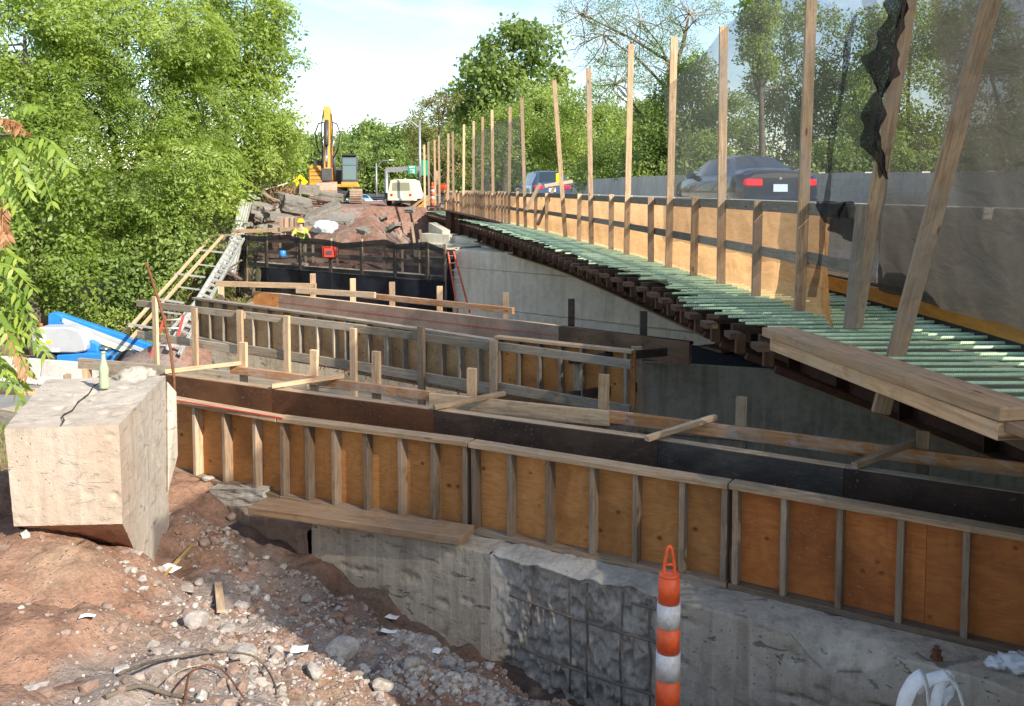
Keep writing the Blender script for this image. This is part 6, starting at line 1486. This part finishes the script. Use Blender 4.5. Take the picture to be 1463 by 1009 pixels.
for l, bl, Y, dn, sd in LT: tree('tree', l, bl, Y, (ROS[:3]+CLL[:2]) if sd in (2, 4) else (CLL+ROS[:1]), dn*(1.95 if sd in (2, 4) else 2.5), sd, group='wood on the left bank', leafy='leafA' if sd not in (6,) else 'leafB', gap=.10, gs=.75, sc=(.9, 1.5), shell=.36)
for i, (l, bl, Y) in enumerate((('bright feathery shrub behind the blue lift boom', [(150, 455, 24), (172, 462, 20), (125, 452, 18)], 34.5), ('shrub on the bank just left of the timber rails', [(238, 415, 20), (262, 395, 18), (222, 432, 16)], 34), ('shrub under the wide aluminium plank', [(345, 372, 14), (362, 352, 12), (372, 335, 9)], 37), ('shrub at the tree edge above the rubble', [(330, 285, 16), (352, 268, 14), (375, 262, 12)], 43), ('weedy shrub at the top of the timber rails', [(300, 350, 22), (285, 372, 18), (322, 325, 16)], 37.5))):
    tree('shrub', l, bl, Y, CLB, 5.5, 30+i, cat='shrub', group='shrubs on the bank', leafy='leafD' if i != 4 else 'leafB', sc=(.5, .8))
RT = [
 ('tall dark green tree rising highest behind the far fence posts', [(722, 85, 48), (765, 62, 34), (690, 125, 42), (742, 140, 56), (785, 115, 26), (675, 95, 18), (735, 55, 26), (665, 150, 30)], 78, CLF, .85, 'leafB', 0.1),
 ('wide light green tree behind the middle of the fence', [(780, 168, 55), (845, 185, 58), (720, 195, 48), (815, 235, 50), (880, 225, 48), (760, 240, 45)], 64, CLB, 3.2, 'leafD', .05),
 ('airy yellowing tree at the far left end of the highway', [(612, 160, 24), (598, 188, 22), (640, 136, 18), (632, 205, 34), (586, 180, 14), (655, 240, 30), (605, 225, 20), (625, 150, 18)], 74, CLB, 2.4, 'leafC', .28),
 ('wispy tree with bare pale branches above the third tall post', [(862, 50, 52), (915, 30, 60), (880, 120, 42), (955, 95, 55), (985, 20, 50), (830, 20, 36)], 46, CLW, 4.6, 'leafB', .32),
 ('dense shady tree low behind the fence and the median wall', [(975, 175, 60), (925, 215, 42), (1035, 195, 60), (990, 120, 40)], 44, CLB, 5.0, 'leafB', .05),
 ('bright climbing vine on a dead trunk at the top behind the net', [(1088, 5, 26), (1082, 38, 24), (1076, 70, 18), (1092, 95, 16)], 40, CLB, 9, 'leafA', .0),
 ('tree behind the see-through net right of the dark sedan', [(1130, 115, 62), (1185, 180, 66), (1105, 205, 56), (1205, 80, 55), (1150, 40, 40)], 45, CLB, 4.4, 'leafB', .12),
 ('tree with a few red leaves behind the bunched black net', [(1280, 140, 72), (1300, 55, 60), (1250, 215, 58), (1340, 205, 60)], 42, CLB, 4.4, 'leafA', .14),
 ('tree behind the dense net at the right edge', [(1420, 150, 75), (1400, 50, 60), (1460, 230, 60), (1490, 90, 60)], 40, CLB, 4.0, 'leafB', .05)]
for i, (l, bl, Y, tp, dn, lf, gp_) in enumerate(RT): tree('tree' if i != 5 else 'vine', l, bl, Y, tp, dn, 50+i, cat='tree' if i != 5 else 'vine', group='trees beyond the highway', leafy=lf, gap=gp_, ground=-1.0, trunk_u={3: 940, 0: 720}.get(i), twigs={3: 70, 4: 22, 6: 24}.get(i, 0), sc=(.55, .95) if tp is CLW else (.8, 1.25), gs=.9 if i in (2, 3) else .55)
# far tree line
rs_f = np.random.RandomState(5); fl = []
far_l = ['left of the excavator boom', 'behind the excavator cab', 'right of the excavator cab', 'under the utility pole', 'under the pylon', 'left of the gantry beam', 'above the compressor', 'behind the green sign', 'behind the tall street lamp', 'behind the far fence posts']
prot = []
for k in range(3):
    t = thing('tree', (0, 0, 0), 'x', 'tree', 'far tree line'); bl_f = [((rs_f.uniform(-2.5, 2.5), rs_f.uniform(-2, 2), 5.5+rs_f.uniform(-2, 3)), rs_f.uniform(2.6, 3.6)) for _ in range(6)]+[((0, 0, 3.0), 4.0), ((-2, 0, 2.0), 3.0), ((2, 0, 2.2), 3.0)]
    foliage('crown', bl_f, .62, CLF, M['leafB'] if k else M['leafD'], t, 80+k, sc=(.9, 1.5)); MB().tube([(0, 0, -1), (0, 0, 5)], [.35, .15], 7).build('trunk', M['bark'], t); prot.append(t)
rowf = []
for i, u in enumerate(range(425, 706, 28)): rowf.append((u+rs_f.uniform(-4, 4), 190+rs_f.uniform(-8, 8), rs_f.uniform(1.0, 1.25)*(1.15 if i > 2 else .95), 'round crown in the far tree line '+far_l[min(9, i)]+', back row'))
for i, u in enumerate(range(500, 700, 24)): rowf.append((u+rs_f.uniform(-4, 4), 125+rs_f.uniform(-8, 8), rs_f.uniform(.62, .85), 'low bright tree before the far tree line '+['right of the cab', 'beside the small street lamp', 'left of the gantry post', 'behind the compressor left side', 'behind the compressor right side', 'under the green sign', 'at the foot of the tall street lamp', 'behind the far fence end', 'at the far bend'][i]))
for i, u in enumerate((395, 425, 452)): rowf.append((u, 95, (.75, .62, .6)[i], 'tree behind the rebar heap and engine house, '+['left-most', 'middle', 'right-most'][i]+' of three'))
for i, u in enumerate(range(660, 960, 48)): rowf.append((u, 100+rs_f.uniform(-6, 6), rs_f.uniform(.8, 1.0), 'low tree filling the gap behind the highway, '+['first', 'second', 'third', 'fourth', 'fifth', 'sixth', 'seventh'][i]+' from the far end'))
for i, (u, y, s, l) in enumerate(rowf):
    q = D(u, 285, y); loc = (q.x, y, -1.6); pr = prot[i % 3]
    if i < 3: pr.location = loc; pr['label'] = l; pr.scale = (s, s, s); pr.rotation_euler = (0, 0, 0)
    else: copy_tree(pr, loc, (0, 0, rs_f.uniform(0, 6.2)), label=l, scale=(s, s, s*rs_f.uniform(.9, 1.1)))
# bushes hugging the median wall
for i, (u, v, Y) in enumerate(((870, 245, 52), (930, 240, 44), (1000, 235, 38), (1180, 235, 36), (1270, 235, 35), (1370, 235, 34), (1450, 235, 34))):
    tree('bush', 'bush over the top of the median wall, '+['first', 'second', 'third', 'fourth', 'fifth', 'sixth', 'seventh'][i]+' from the far end', [(u, v, 34), (u+28, v+4, 26), (u-26, v+6, 24), (u+8, v-22, 24)], Y, CLB, 4.5, 130+i, cat='bush', group='bushes beyond the median wall', leafy='leafB', ground=-1.0)
# ------------------------------------------------------------------ branch hanging in from the left
nt_ = thing('tree', Vector((-6.6, 7.6, -2.5)), 'near tree just outside the left edge with long leaf fronds hanging into the photo', 'tree')
MB().tube(resample([Vector((-6.6, 7.6, -2.9)), Vector((-6.4, 7.5, -.8)), Vector((-6.5, 7.4, 1.2)), Vector((-6.2, 7.2, 3.0))], 14), [.11*(1-.06*i) for i in range(14)], 10).build('trunk', M['bark'], nt_)
def near_frond(par, b, e, sag, pairs, ll, mat, rs, name='frond'):
    b = Vector(b); e = Vector(e); m_ = (b+e)/2+UP*sag; pts_ = resample([b, b.lerp(m_, .6)+UP*sag*.2, m_, m_.lerp(e, .6), e], 20); mb = MB(); mb.tube(pts_, [.006*(1-.03*i) for i in range(20)], 5, caps=False)
    for i in range(pairs):
        s = .18+.8*i/pairs; k = s*19; p = pts_[int(k)].lerp(pts_[min(19, int(k)+1)], k-int(k)); t = (pts_[min(19, int(k)+1)]-pts_[max(0, int(k)-1)]).normalized()
        for sd in (-1, 1):
            sdv = t.cross(Vector((0, -.4, 1))).normalized()*sd; d = (t*.45+sdv*.8+Vector((0, 0, -.55))+Vector(rs.normal(size=3))*.12).normalized(); l = ll*rs.uniform(.8, 1.15)*(1-.35*abs(s-.5)); w = d.cross(Vector(rs.normal(size=3))*.35+Vector((.2, -.9, .4))).normalized()*l*.16
            cu = Vector((0, 0, -1))*l*.10; q = [p, p+d*l*.25+w*.85, p+d*l*.55+w+cu*.5, p+d*l+cu*1.6, p+d*l*.55-w+cu*.5, p+d*l*.25-w*.85]; bb_ = len(mb.v); mb.v += q; c = rs.uniform(.1, .95); mb.face([bb_, bb_+1, bb_+2, bb_+5], None, c, True); mb.face([bb_+5, bb_+2, bb_+3, bb_+4], None, c, True)
    return mb.build(name, mat, par)
rsn = np.random.RandomState(4)
FR = [((-20, 205), (88, 222), 7.0), ((0, 190), (60, 150), 7.2), ((30, 190), (78, 300), 7.0), ((40, 195), (105, 248), 6.9), ((10, 200), (45, 290), 6.9), ((-10, 210), (15, 300), 7.0), ((-30, 215), (40, 330), 7.3), ((-20, 380), (55, 420), 6.9), ((-10, 395), (60, 480), 6.9), ((-20, 420), (45, 545), 7.0), ((-30, 430), (25, 505), 6.8), ((0, 440), (72, 515), 6.9), ((-30, 490), (35, 585), 6.9), ((-20, 380), (30, 372), 7.1), ((-30, 470), (62, 500), 7.2), ((-10, 385), (30, 455), 7.1), ((-30, 445), (8, 560), 7.0), ((-30, 300), (20, 385), 7.2), ((-25, 520), (40, 560), 7.1)]
for i, (a, b, y) in enumerate(FR): near_frond(nt_, D(*a, y), D(*b, y-.15), .10, 9 if i < 7 else 8, .105, M['leafY'], rsn)
for a, b in (((-5, 290), (8, 352)), ((0, 175), (40, 190)), ((-8, 300), (14, 345)), ((5, 285), (3, 340)), ((-10, 172), (25, 175)), ((20, 500), (42, 540)), ((5, 470), (25, 500))): near_frond(nt_, D(*a, 6.9), D(*b, 6.85), .02, 8, .09, M['leafdead'], rsn, 'dead_frond')
for a, b, c_ in (((-60, 120), (0, 195), (45, 190)), ((-60, 330), (-10, 390), (10, 400)), ((-60, 400), (-5, 440), (20, 450)), ((-70, 480), (-20, 500), (0, 520))): MB().tube(resample([D(*a, 7.2), D(*b, 7.05), D(*c_, 7.0)], 12), [.018*(1-.06*i) for i in range(12)], 6).build('twig', M['bark'], nt_)
# ------------------------------------------------------------------ rubble slabs and heaps on the far bank
def rough_slab(cu, size, rot, name, label, cat, mat, seed, group=None, amp=.05):
    """broken slab: subdivided block pushed about by noise"""
    n = 16; a, b, c = [s/2 for s in size]; Rm = Matrix.Rotation(rot[2], 3, 'Z')@Matrix.Rotation(rot[1], 3, 'Y')@Matrix.Rotation(rot[0], 3, 'X'); mb = MB()
    fs_ = 1.2/max(size); faces = [((-1, -1, 1), (2, 0, 0), (0, 2, 0)), ((-1, 1, -1), (2, 0, 0), (0, -2, 0)), ((-1, -1, -1), (2, 0, 0), (0, 0, 2)), ((1, 1, -1), (-2, 0, 0), (0, 0, 2)), ((1, -1, -1), (0, 2, 0), (0, 0, 2)), ((-1, 1, -1), (0, -2, 0), (0, 0, 2))]
    for o, du, dv in faces:
        rows = []
        for i in range(n+1):
            r = []
            for j in range(n+1):
                p = Vector(o)+Vector(du)*(j/n)+Vector(dv)*(i/n); q = Vector((p.x*a, p.y*b, p.z*c))
                k = 1+.35*float(vn(p.x*1.4+seed, p.y*1.4, seed))*(abs(p.x)+abs(p.y))*.5; q.x *= k; q.y *= k
                q += Vector((float(fbm(p.x*2+seed, p.y*2, p.z*2, 4)), float(fbm(p.x*2, p.y*2+seed, p.z*2, 4)), float(fbm(p.x*2, p.y*2, p.z*2+seed, 4))*.6))*amp*max(size)*.6
                r.append(Vector(cu)+Rm@q)
            rows.append(r)
        mb.grid(rows, smooth=False)
    return tag(mb.build(name, mat, origin=cu), label, cat, group)
SL = [((425, 293), 42, (1.3, 1.0, .55), (.3, .25, .4), 'large dark grey broken slab in the middle of the rubble pile'), ((462, 303), 40, (1.7, .75, .35), (.2, -.42, .35), 'long tilted pale-edged slab leaning right in the rubble pile'), ((441, 271), 46, (1.0, .8, .42), (.1, .05, .2), 'squarish grey slab on top of the rubble pile'), ((470, 281), 48, (1.5, .9, .4), (.05, .1, .0), 'flat slab lying under the excavator bucket'), ((488, 312), 38, (1.1, 1.0, .14), (.35, .0, -.05), 'thin flat slab with lines on the red soil edge'), ((400, 311), 40, (1.2, .9, .32), (.1, .15, .6), 'low dark slab at the lower left of the rubble pile'), ((452, 322), 37, (1.2, .8, .36), (.1, .0, .3), 'grey slab behind the head of the worker'), ((376, 296), 42, (1.0, .7, .25), (.2, .2, .2), 'dark slab left of the rubble pile'), ((408, 283), 45, (.9, .8, .4), (.2, .1, .9), 'brownish block at the back of the rubble pile'), ((393, 327), 37, (.6, .5, .3), (.1, .1, .9), 'small grey block beside the form box')]
for i, (uv, y, sz, rt, l) in enumerate(SL): rough_slab(D(*uv, y), sz, rt, 'broken_slab', l, 'concrete slab', M['slab'], i*3.7+1, 'broken slabs in the rubble pile')
for i, (u, v, y) in enumerate(((380, 300, 41), (392, 303, 41), (403, 296, 42), (370, 310, 40), (386, 315, 39), (362, 305, 40), (412, 318, 38), (355, 322, 38), (372, 325, 37.5), (500, 318, 37.5), (520, 330, 35), (560, 325, 36), (548, 312, 40), (585, 300, 43))):
    rough_slab(D(u, v, y), (rnd.uniform(.3, .6), rnd.uniform(.25, .4), rnd.uniform(.12, .25)), (rnd.uniform(-.5, .5), rnd.uniform(-.5, .5), rnd.uniform(0, 3)), 'rubble_chunk', 'small broken chunk scattered on the far bank around the slabs', 'rubble', M['slab'], i*2.1+40, 'small chunks on the far bank', .14)
hp0 = D(395, 268, 46); hs = np.random.RandomState(9); mb = MB()
for k in range(230):
    th = hs.uniform(0, 6.28); r = hs.rand()**.5*1.15; c = Vector((hp0.x+r*math.cos(th), hp0.y+r*math.sin(th)*.8, hp0.z-.75+hs.rand()*(1.15-r*.6))); d = Vector(hs.normal(size=3)); d.z *= .45; d.normalize(); L = hs.uniform(.3, .9); up_ = Vector((0, 0, hs.uniform(.0, .35)))
    mb.tube([c-d*L*.6, c-d*L*.1+up_, c+d*L*.4+Vector(hs.normal(size=3))*.12], .016, 4, caps=False)
tag(mb.build('scrap_rebar_heap', m_plain('rusty scrap', (.30, .15, .09), .8, 0, .5, 12, (.4, .28, .2), .5), origin=hp0), 'tangled heap of rusty scrap bars left of the yellow sign', 'scrap heap')
for i, (a, b, y, mt, l, w_) in enumerate((((352, 275), (392, 258), 45, 'white', 'long pale pipe sticking out left of the scrap heap', .05), ((375, 272), (410, 262), 44.5, 'white', 'bent pale pipe in front of the scrap heap', .04), ((338, 272), (366, 271), 43, 'wood_new', 'pale board at the tree edge left of the scrap heap', .1), ((370, 270), (392, 288), 43, 'wood_grey', 'wide weathered board fallen in front of the scrap heap', .35), ((384, 282), (402, 288), 42.5, 'wood_post', 'short brown board in the debris left of the big slab', .2), ((350, 274), (368, 284), 43, 'liftgrey', 'grey sheet half buried at the tree edge', .5), ((378, 305), (396, 296), 41, 'wood_grey', 'broken board among the chunks', .12), ((280, 415), (345, 372), 34, 'wood_grey', 'weathered board on the bank beside the corner of the black net', .12), ((170, 480), (215, 440), 32.5, 'wood_grey', 'old pole lying on the bank left of the timber rails', .09), ((322, 385), (345, 400), 33, 'wood_dark', 'dark plank under the wide aluminium plank', .15), ((350, 300), (372, 296), 42, 'wood_dark', 'dark timber near the head of the aluminium plank', .2))):
    A = D(*a, y); B = D(*b, y-.3); tag(MB().beam(A, B, w_, .05).build('debris_board', M[mt], origin=A), l, 'board')
# brush on the bank: dry stalks, nobody could count them
bs = np.random.RandomState(12); V_ = []; 
for k in range(2600):
    u = bs.uniform(130, 350); v = 470-(u-130)*.62+bs.uniform(0, 90)+bs.uniform(-10, 10)
    x, y = 0, 0; Yy = bs.uniform(25.5, 40); p = D(u, v, Yy); a = .867*p.x-.498*p.y
    x_, y_ = p.x, p.y; z_ = zgrid(x_, y_)
    if z_ < -6.1 or a > -24.6: continue
    h = bs.uniform(.12, .5); d = Vector((bs.normal()*.5, bs.normal()*.5, 1))*h; w = Vector((bs.normal(), bs.normal(), 0)).normalized()*.02
    b_0 = Vector((x_, y_, z_-.02)); V_ += [b_0-w, b_0+w, b_0+d*.6+w*.7+Vector((0, 0, .0)), b_0+d-w*.4+Vector((w.y*3, -w.x*3, -.05))]
Vb = np.array([tuple(v) for v in V_]); ob = npmesh('dry_brush', Vb, np.arange(len(Vb)).reshape(-1, 4), m_leaf('dry stalk', (.16, .11, .05), (.28, .20, .10), (.36, .30, .15), .2, (.2, .28, .08)), None, bs.rand(len(Vb)//4)); tag(ob, kind='stuff')
# low weeds
wd_ = []; 
for k in range(260):
    u = bs.uniform(165, 345); Yy = bs.uniform(27, 41); p = D(u, 400, Yy); z_ = zgrid(p.x, p.y); a = .867*p.x-.498*p.y
    if z_ < -6.0 or a > -24.8: continue
    wd_.append(((p.x, p.y, z_+.05), .28))
if wd_: tag(foliage('weeds', wd_, 14, CLB, M['leafD'], None, 91, sc=(.22, .42)), kind='stuff')
# grass by the left edge behind the block
gv = []
for k in range(2500):
    x_ = bs.uniform(-8, -4.4); y_ = bs.uniform(5.2, 10); z_ = zgrid(x_, y_); h = bs.uniform(.05, .16); d = Vector((bs.normal()*.4, bs.normal()*.4, 1))*h; w = Vector((bs.normal(), bs.normal(), 0)).normalized()*.005; b_0 = Vector((x_, y_, z_-.01)); gv += [b_0-w, b_0+w, b_0+d*.6+w*.6, b_0+d-w*.1]
gv = np.array([tuple(v) for v in gv]); tag(npmesh('grass', gv, np.arange(len(gv)).reshape(-1, 4), M['leafD'], None, bs.rand(len(gv)//4)), kind='stuff')
# ------------------------------------------------------------------ stones
bm = bmesh.new(); bmesh.ops.create_icosphere(bm, subdivisions=1, radius=1); icoV = np.array([tuple(v.co) for v in bm.verts]); icoF = np.array([[v.index for v in f.verts] for f in bm.faces]); bm.free()
mst, nts, bst, outs = newmat('stones'); T = NT(nts); tt = T.n('Attribute', attribute_name='tint').outputs['Fac']; Ps = T.n('NewGeometry').outputs['Position']
cs_ = T.ramp(tt, [(0, (.13, .10, .085)), (.25, (.25, .165, .125)), (.45, (.28, .24, .205)), (.7, (.33, .30, .27)), (.92, (.43, .40, .365)), (1, (.56, .53, .49))]); ns_ = T.noise(Ps, 38, 5, .65)
cs_ = T.n('VectorMath', {0: cs_, 'Scale': T.mapr(ns_, .3, .7, .65, 1.3)}, operation='SCALE').outputs[0]; nts.links.new(cs_, bst.inputs['Base Color']); bst.inputs['Roughness'].default_value = .92; bst.inputs['Specular IOR Level'].default_value = .15; nts.links.new(T.bump(T.noise(Ps, 90, 4, .7), .5, .006), bst.inputs['Normal'])
M['stones'] = mst
gs = np.random.RandomState(21); PV = []; PF = []; PC = []; off = 0; cnt = 0
PILE = [(gpix(600, 912), .20), (gpix(640, 945), .22), (gpix(690, 985), .22), (gpix(580, 960), .18)]
def stone_ok(x, y):
    b = .498*x+.867*y
    return b < 5.05
for k in range(52000):
    if cnt > 19000: break
    x = gs.uniform(-3.2, 2.2); y = gs.uniform(2.6, 7.4)
    if not stone_ok(x, y): continue
    b = .498*x+.867*y; dens = float(sstep(-2.25, -1.35, x+.35*vn(x*2, y*2)+(y-4.5)*.25))*.85+.03
    pile = sum(math.exp(-(((x-q_.x)/r_q)**2+((y-q_.y)/r_q)**2)) for q_, r_q in PILE); dens = min(1, dens*(.55+.6*float(vn(x*2.2, y*2.2, 3)))+pile)
    if gs.rand() > dens: continue
    s = min(.045, .005+.0075*gs.pareto(2.1)); s = max(s, .006)
    if pile > .4: s = gs.uniform(.012, .038)
    v = icoV*gs.uniform(.6, 1.25, (12, 1))*np.array([1, gs.uniform(.6, 1), gs.uniform(.4, .8)])*s; a = gs.uniform(0, 6.28); ca_, sa_ = math.cos(a), math.sin(a); v = v@np.array([[ca_, sa_, 0], [-sa_, ca_, 0], [0, 0, 1]])
    PV.append(v+[x, y, zgrid(x, y)+s*.08]); PF.append(icoF+off); off += 12; tone = gs.beta(2, 2) if pile < .4 else gs.uniform(.45, .85)
    if gs.rand() < .22: tone = gs.uniform(.15, .38)
    PC.append(np.full(20, tone)); cnt += 1
tag(npmesh('gravel', np.concatenate(PV), np.concatenate(PF), M['stones'], None, np.concatenate(PC)), kind='stuff')
def rock_mesh(seed, tone):
    bm = bmesh.new(); bmesh.ops.create_icosphere(bm, subdivisions=3, radius=1)
    rs = np.random.RandomState(seed); pl = rs.normal(size=(7, 3)); pl /= np.linalg.norm(pl, axis=1, keepdims=True); dd = rs.uniform(.42, .75, 7)
    for v in bm.verts:
        c = np.array(v.co)
        for n_, d_ in zip(pl, dd):
            k = c@n_-d_
            if k > 0: c = c-n_*k*.92
        c = c*(1+.10*float(fbm(c[0]*2+seed, c[1]*2, c[2]*2, 3))+.03*float(vn(c[0]*9, c[1]*9, c[2]*9+seed))); v.co = c*[1, .8, .6]
    me = bpy.data.meshes.new('rock'); bm.to_mesh(me); bm.free(); ca = me.attributes.new('tint', 'FLOAT', 'FACE'); ca.data.foreach_set('value', np.full(len(me.polygons), tone, dtype=np.float32)); me.materials.append(M['stones']); return me
RM = [rock_mesh(i, t) for i, t in enumerate((.30, .62, .5, .75, .28, .66, .9, .4))]
def rock(p, s, mi, label, cat='rock', group=None, rot=None, sc=(1, 1, 1)):
    o = bpy.data.objects.new('rock', RM[mi]); COL.objects.link(o); o.location = p; o.scale = (s*sc[0], s*sc[1], s*sc[2]); o.rotation_euler = rot or (rnd.uniform(-.3, .3), rnd.uniform(-.3, .3), rnd.uniform(0, 6)); return tag(o, label, cat, group)
BR = [((290, 778), .060, 0, 'round reddish stone beside the yellow stick'), ((328, 742), .062, 0, 'reddish square stone below the end of the plank'), ((350, 900-55), .05, 2, 'grey stone in the middle of the lit rubble'), ((283, 895), .09, 1, 'grey angular block below the white paper'), ((488, 940), .13, 3, 'big pale angular block at the edge of the shadow'), ((322, 905), .065, 5, 'pale block next to the grey angular block'), ((270, 848), .075, 2, 'dark grey chunk under the yellow stick'), ((286, 838), .04, 1, 'small dark stone right of the yellow stick'), ((450, 965), .07, 3, 'pale flat piece left of the big pale block'), ((345, 945), .10, 5, 'pale piece at the foot of the curved wire'), ((395, 935), .06, 3, 'pale chunk above the curved wire'), ((205, 832), .045, 6, 'small white stone under the tip of the concrete block'), ((365, 843), .04, 6, 'flat pale stone at the shadow line'), ((380, 858), .04, 6, 'second flat pale stone at the shadow line'), ((440, 862), .06, 1, 'grey stone half in the dark shade'), ((498, 890), .05, 0, 'round brown stone in the shade beside the papers'), ((612, 925), .07, 1, 'grey chunk in the pile below the chipped wall'), ((585, 955), .07, 1, 'grey chunk near the bottom of the pile'), ((640, 955), .075, 5, 'grey block at the right of the pile'), ((545, 985), .08, 2, 'brown grey block at the bottom edge'), ((300, 690), .07, 5, 'pale stone at the foot of the left-most form'), ((352, 700), .10, 1, 'broken concrete lump beside the left end of the wall'), ((225, 900-10), .03, 0, 'small red stone on the clay'), ((160, 735), .07, 0, 'red stone under the concrete block'), ((520, 960), .05, 6, 'white stone right of the big pale block')]
for (uv, s, mi, l) in BR: p = gpix(*uv); rock(p+UP*s*.3, s, mi, l)
for k in range(70):
    x = gs.uniform(-2.0, 1.0); y = gs.uniform(3.3, 6.8)
    if not stone_ok(x+.1, y+.1) or x < -2.4+(4.5-y)*.25: continue
    s = gs.uniform(.02, .040); rock(Vector((x, y, zgrid(x, y)+s*.05)), s, int(gs.randint(8)), 'loose fist-sized stone scattered over the rubble slope', 'rock', 'loose stones on the rubble slope')
# clods on the mound
for k in range(30):
    x = gs.uniform(-3.4, -1.6); y = gs.uniform(3.0, 5.0); s = gs.uniform(.012, .035); rock(Vector((x, y, zgrid(x, y)+s*.2)), s, 0 if gs.rand() < .7 else 4, 'small earth clod lying on the brown mound', 'clod', 'clods on the mound')
# papers
for i, (u, v, w, h, l) in enumerate(((241, 818, .13, .085, 'white printed paper lying by the yellow stick'), (558, 890, .12, .05, 'torn white paper at the top of the grey pile'), (556, 908, .11, .035, 'second torn white paper just below the first'), (428, 934, .09, .06, 'white paper scrap beside the big pale block'), (620, 935, .10, .06, 'white paper scrap on the grey pile'), (125, 890, .07, .025, 'narrow pale scrap on the brown mound'))):
    p = gpix(u, v)+UP*.03; a = rnd.uniform(-.5, .5); rows = [[p+Matrix.Rotation(a, 3, 'Z')@Vector(((j/6-.5)*w, (i2/4-.5)*h*1.3, .004*math.sin(j*.9+i)+.004*(i2/4)*math.cos(j*.6))) for j in range(7)] for i2 in range(5)]
    o = MB().grid(rows).build('paper', M['paper'], origin=p); q = o.modifiers.new('t', 'SOLIDIFY'); q.thickness = .002; tag(o, l, 'paper')
# stick, wires, roots
a = gpix(222, 845)+UP*.02; b = gpix(276, 785)+UP*.03; tag(MB().beam(a, b, .022, .010).build('stick', M['signyellow'] if False else m_wood('yellow stick', (.62, .42, .15), (.45, .28, .1)), origin=a), 'yellowish flat stick lying beside the concrete block', 'stick')
a = gpix(312, 838); b = gpix(316, 880); tag(MB().beam(a+UP*.02, b+UP*.03, .05, .015).build('broken_board', M['wood_post'], origin=a), 'short broken brown board in the rubble', 'board')
def arc(pp_, h, r, name, label, cat, mat):
    P_ = [gpix(u, v)+UP*hh for (u, v), hh in zip(pp_, h)]; n = 40; L = resample(P_, n)
    for _ in range(6): L = [L[0]]+[(L[i-1]+L[i]+L[i+1])/3 for i in range(1, n-1)]+[L[-1]]
    return tag(MB().tube(L, [r*(1-.4*i/n)*(1+.12*math.sin(i*2.1)) for i in range(n)], 7).build(name, mat, origin=L[0]), label, cat)
arc([(172, 972), (230, 955), (310, 948), (370, 955), (392, 985), (398, 1012)], [.02, .04, .06, .07, .05, .0], .007, 'branch', 'long bare branch arching over the rubble at the bottom left', 'branch', M['bark'])
arc([(262, 1012), (270, 975), (300, 962), (322, 975), (352, 1012)], [.0, .04, .06, .05, .02], .006, 'wire', 'curved dark wire loop below the long bare branch', 'wire', M['rust'])
arc([(232, 1012), (236, 985), (262, 968), (300, 958)], [.0, .03, .04, .03], .004, 'wire', 'thin pale wire loop left of the dark wire loop', 'wire', M['twig'])
arc([(150, 1006), (200, 990), (240, 1000), (285, 1006)], [.01, .03, .02, .01], .010, 'root', 'thin root lying at the very bottom of the mound', 'root', M['bark'])
arc([(95, 792), (120, 778), (160, 772), (195, 798)], [.01, .02, .02, .01], .005, 'root', 'fine root hanging under the concrete block', 'root', M['bark'])
rough_slab(gpix(352, 720)+UP*.10, (.55, .28, .16), (.05, -.1, -.35), 'broken_slab', 'broken brown concrete piece at the left end of the abutment wall', 'concrete slab', M['conc_break'], 5.5, None, .09)
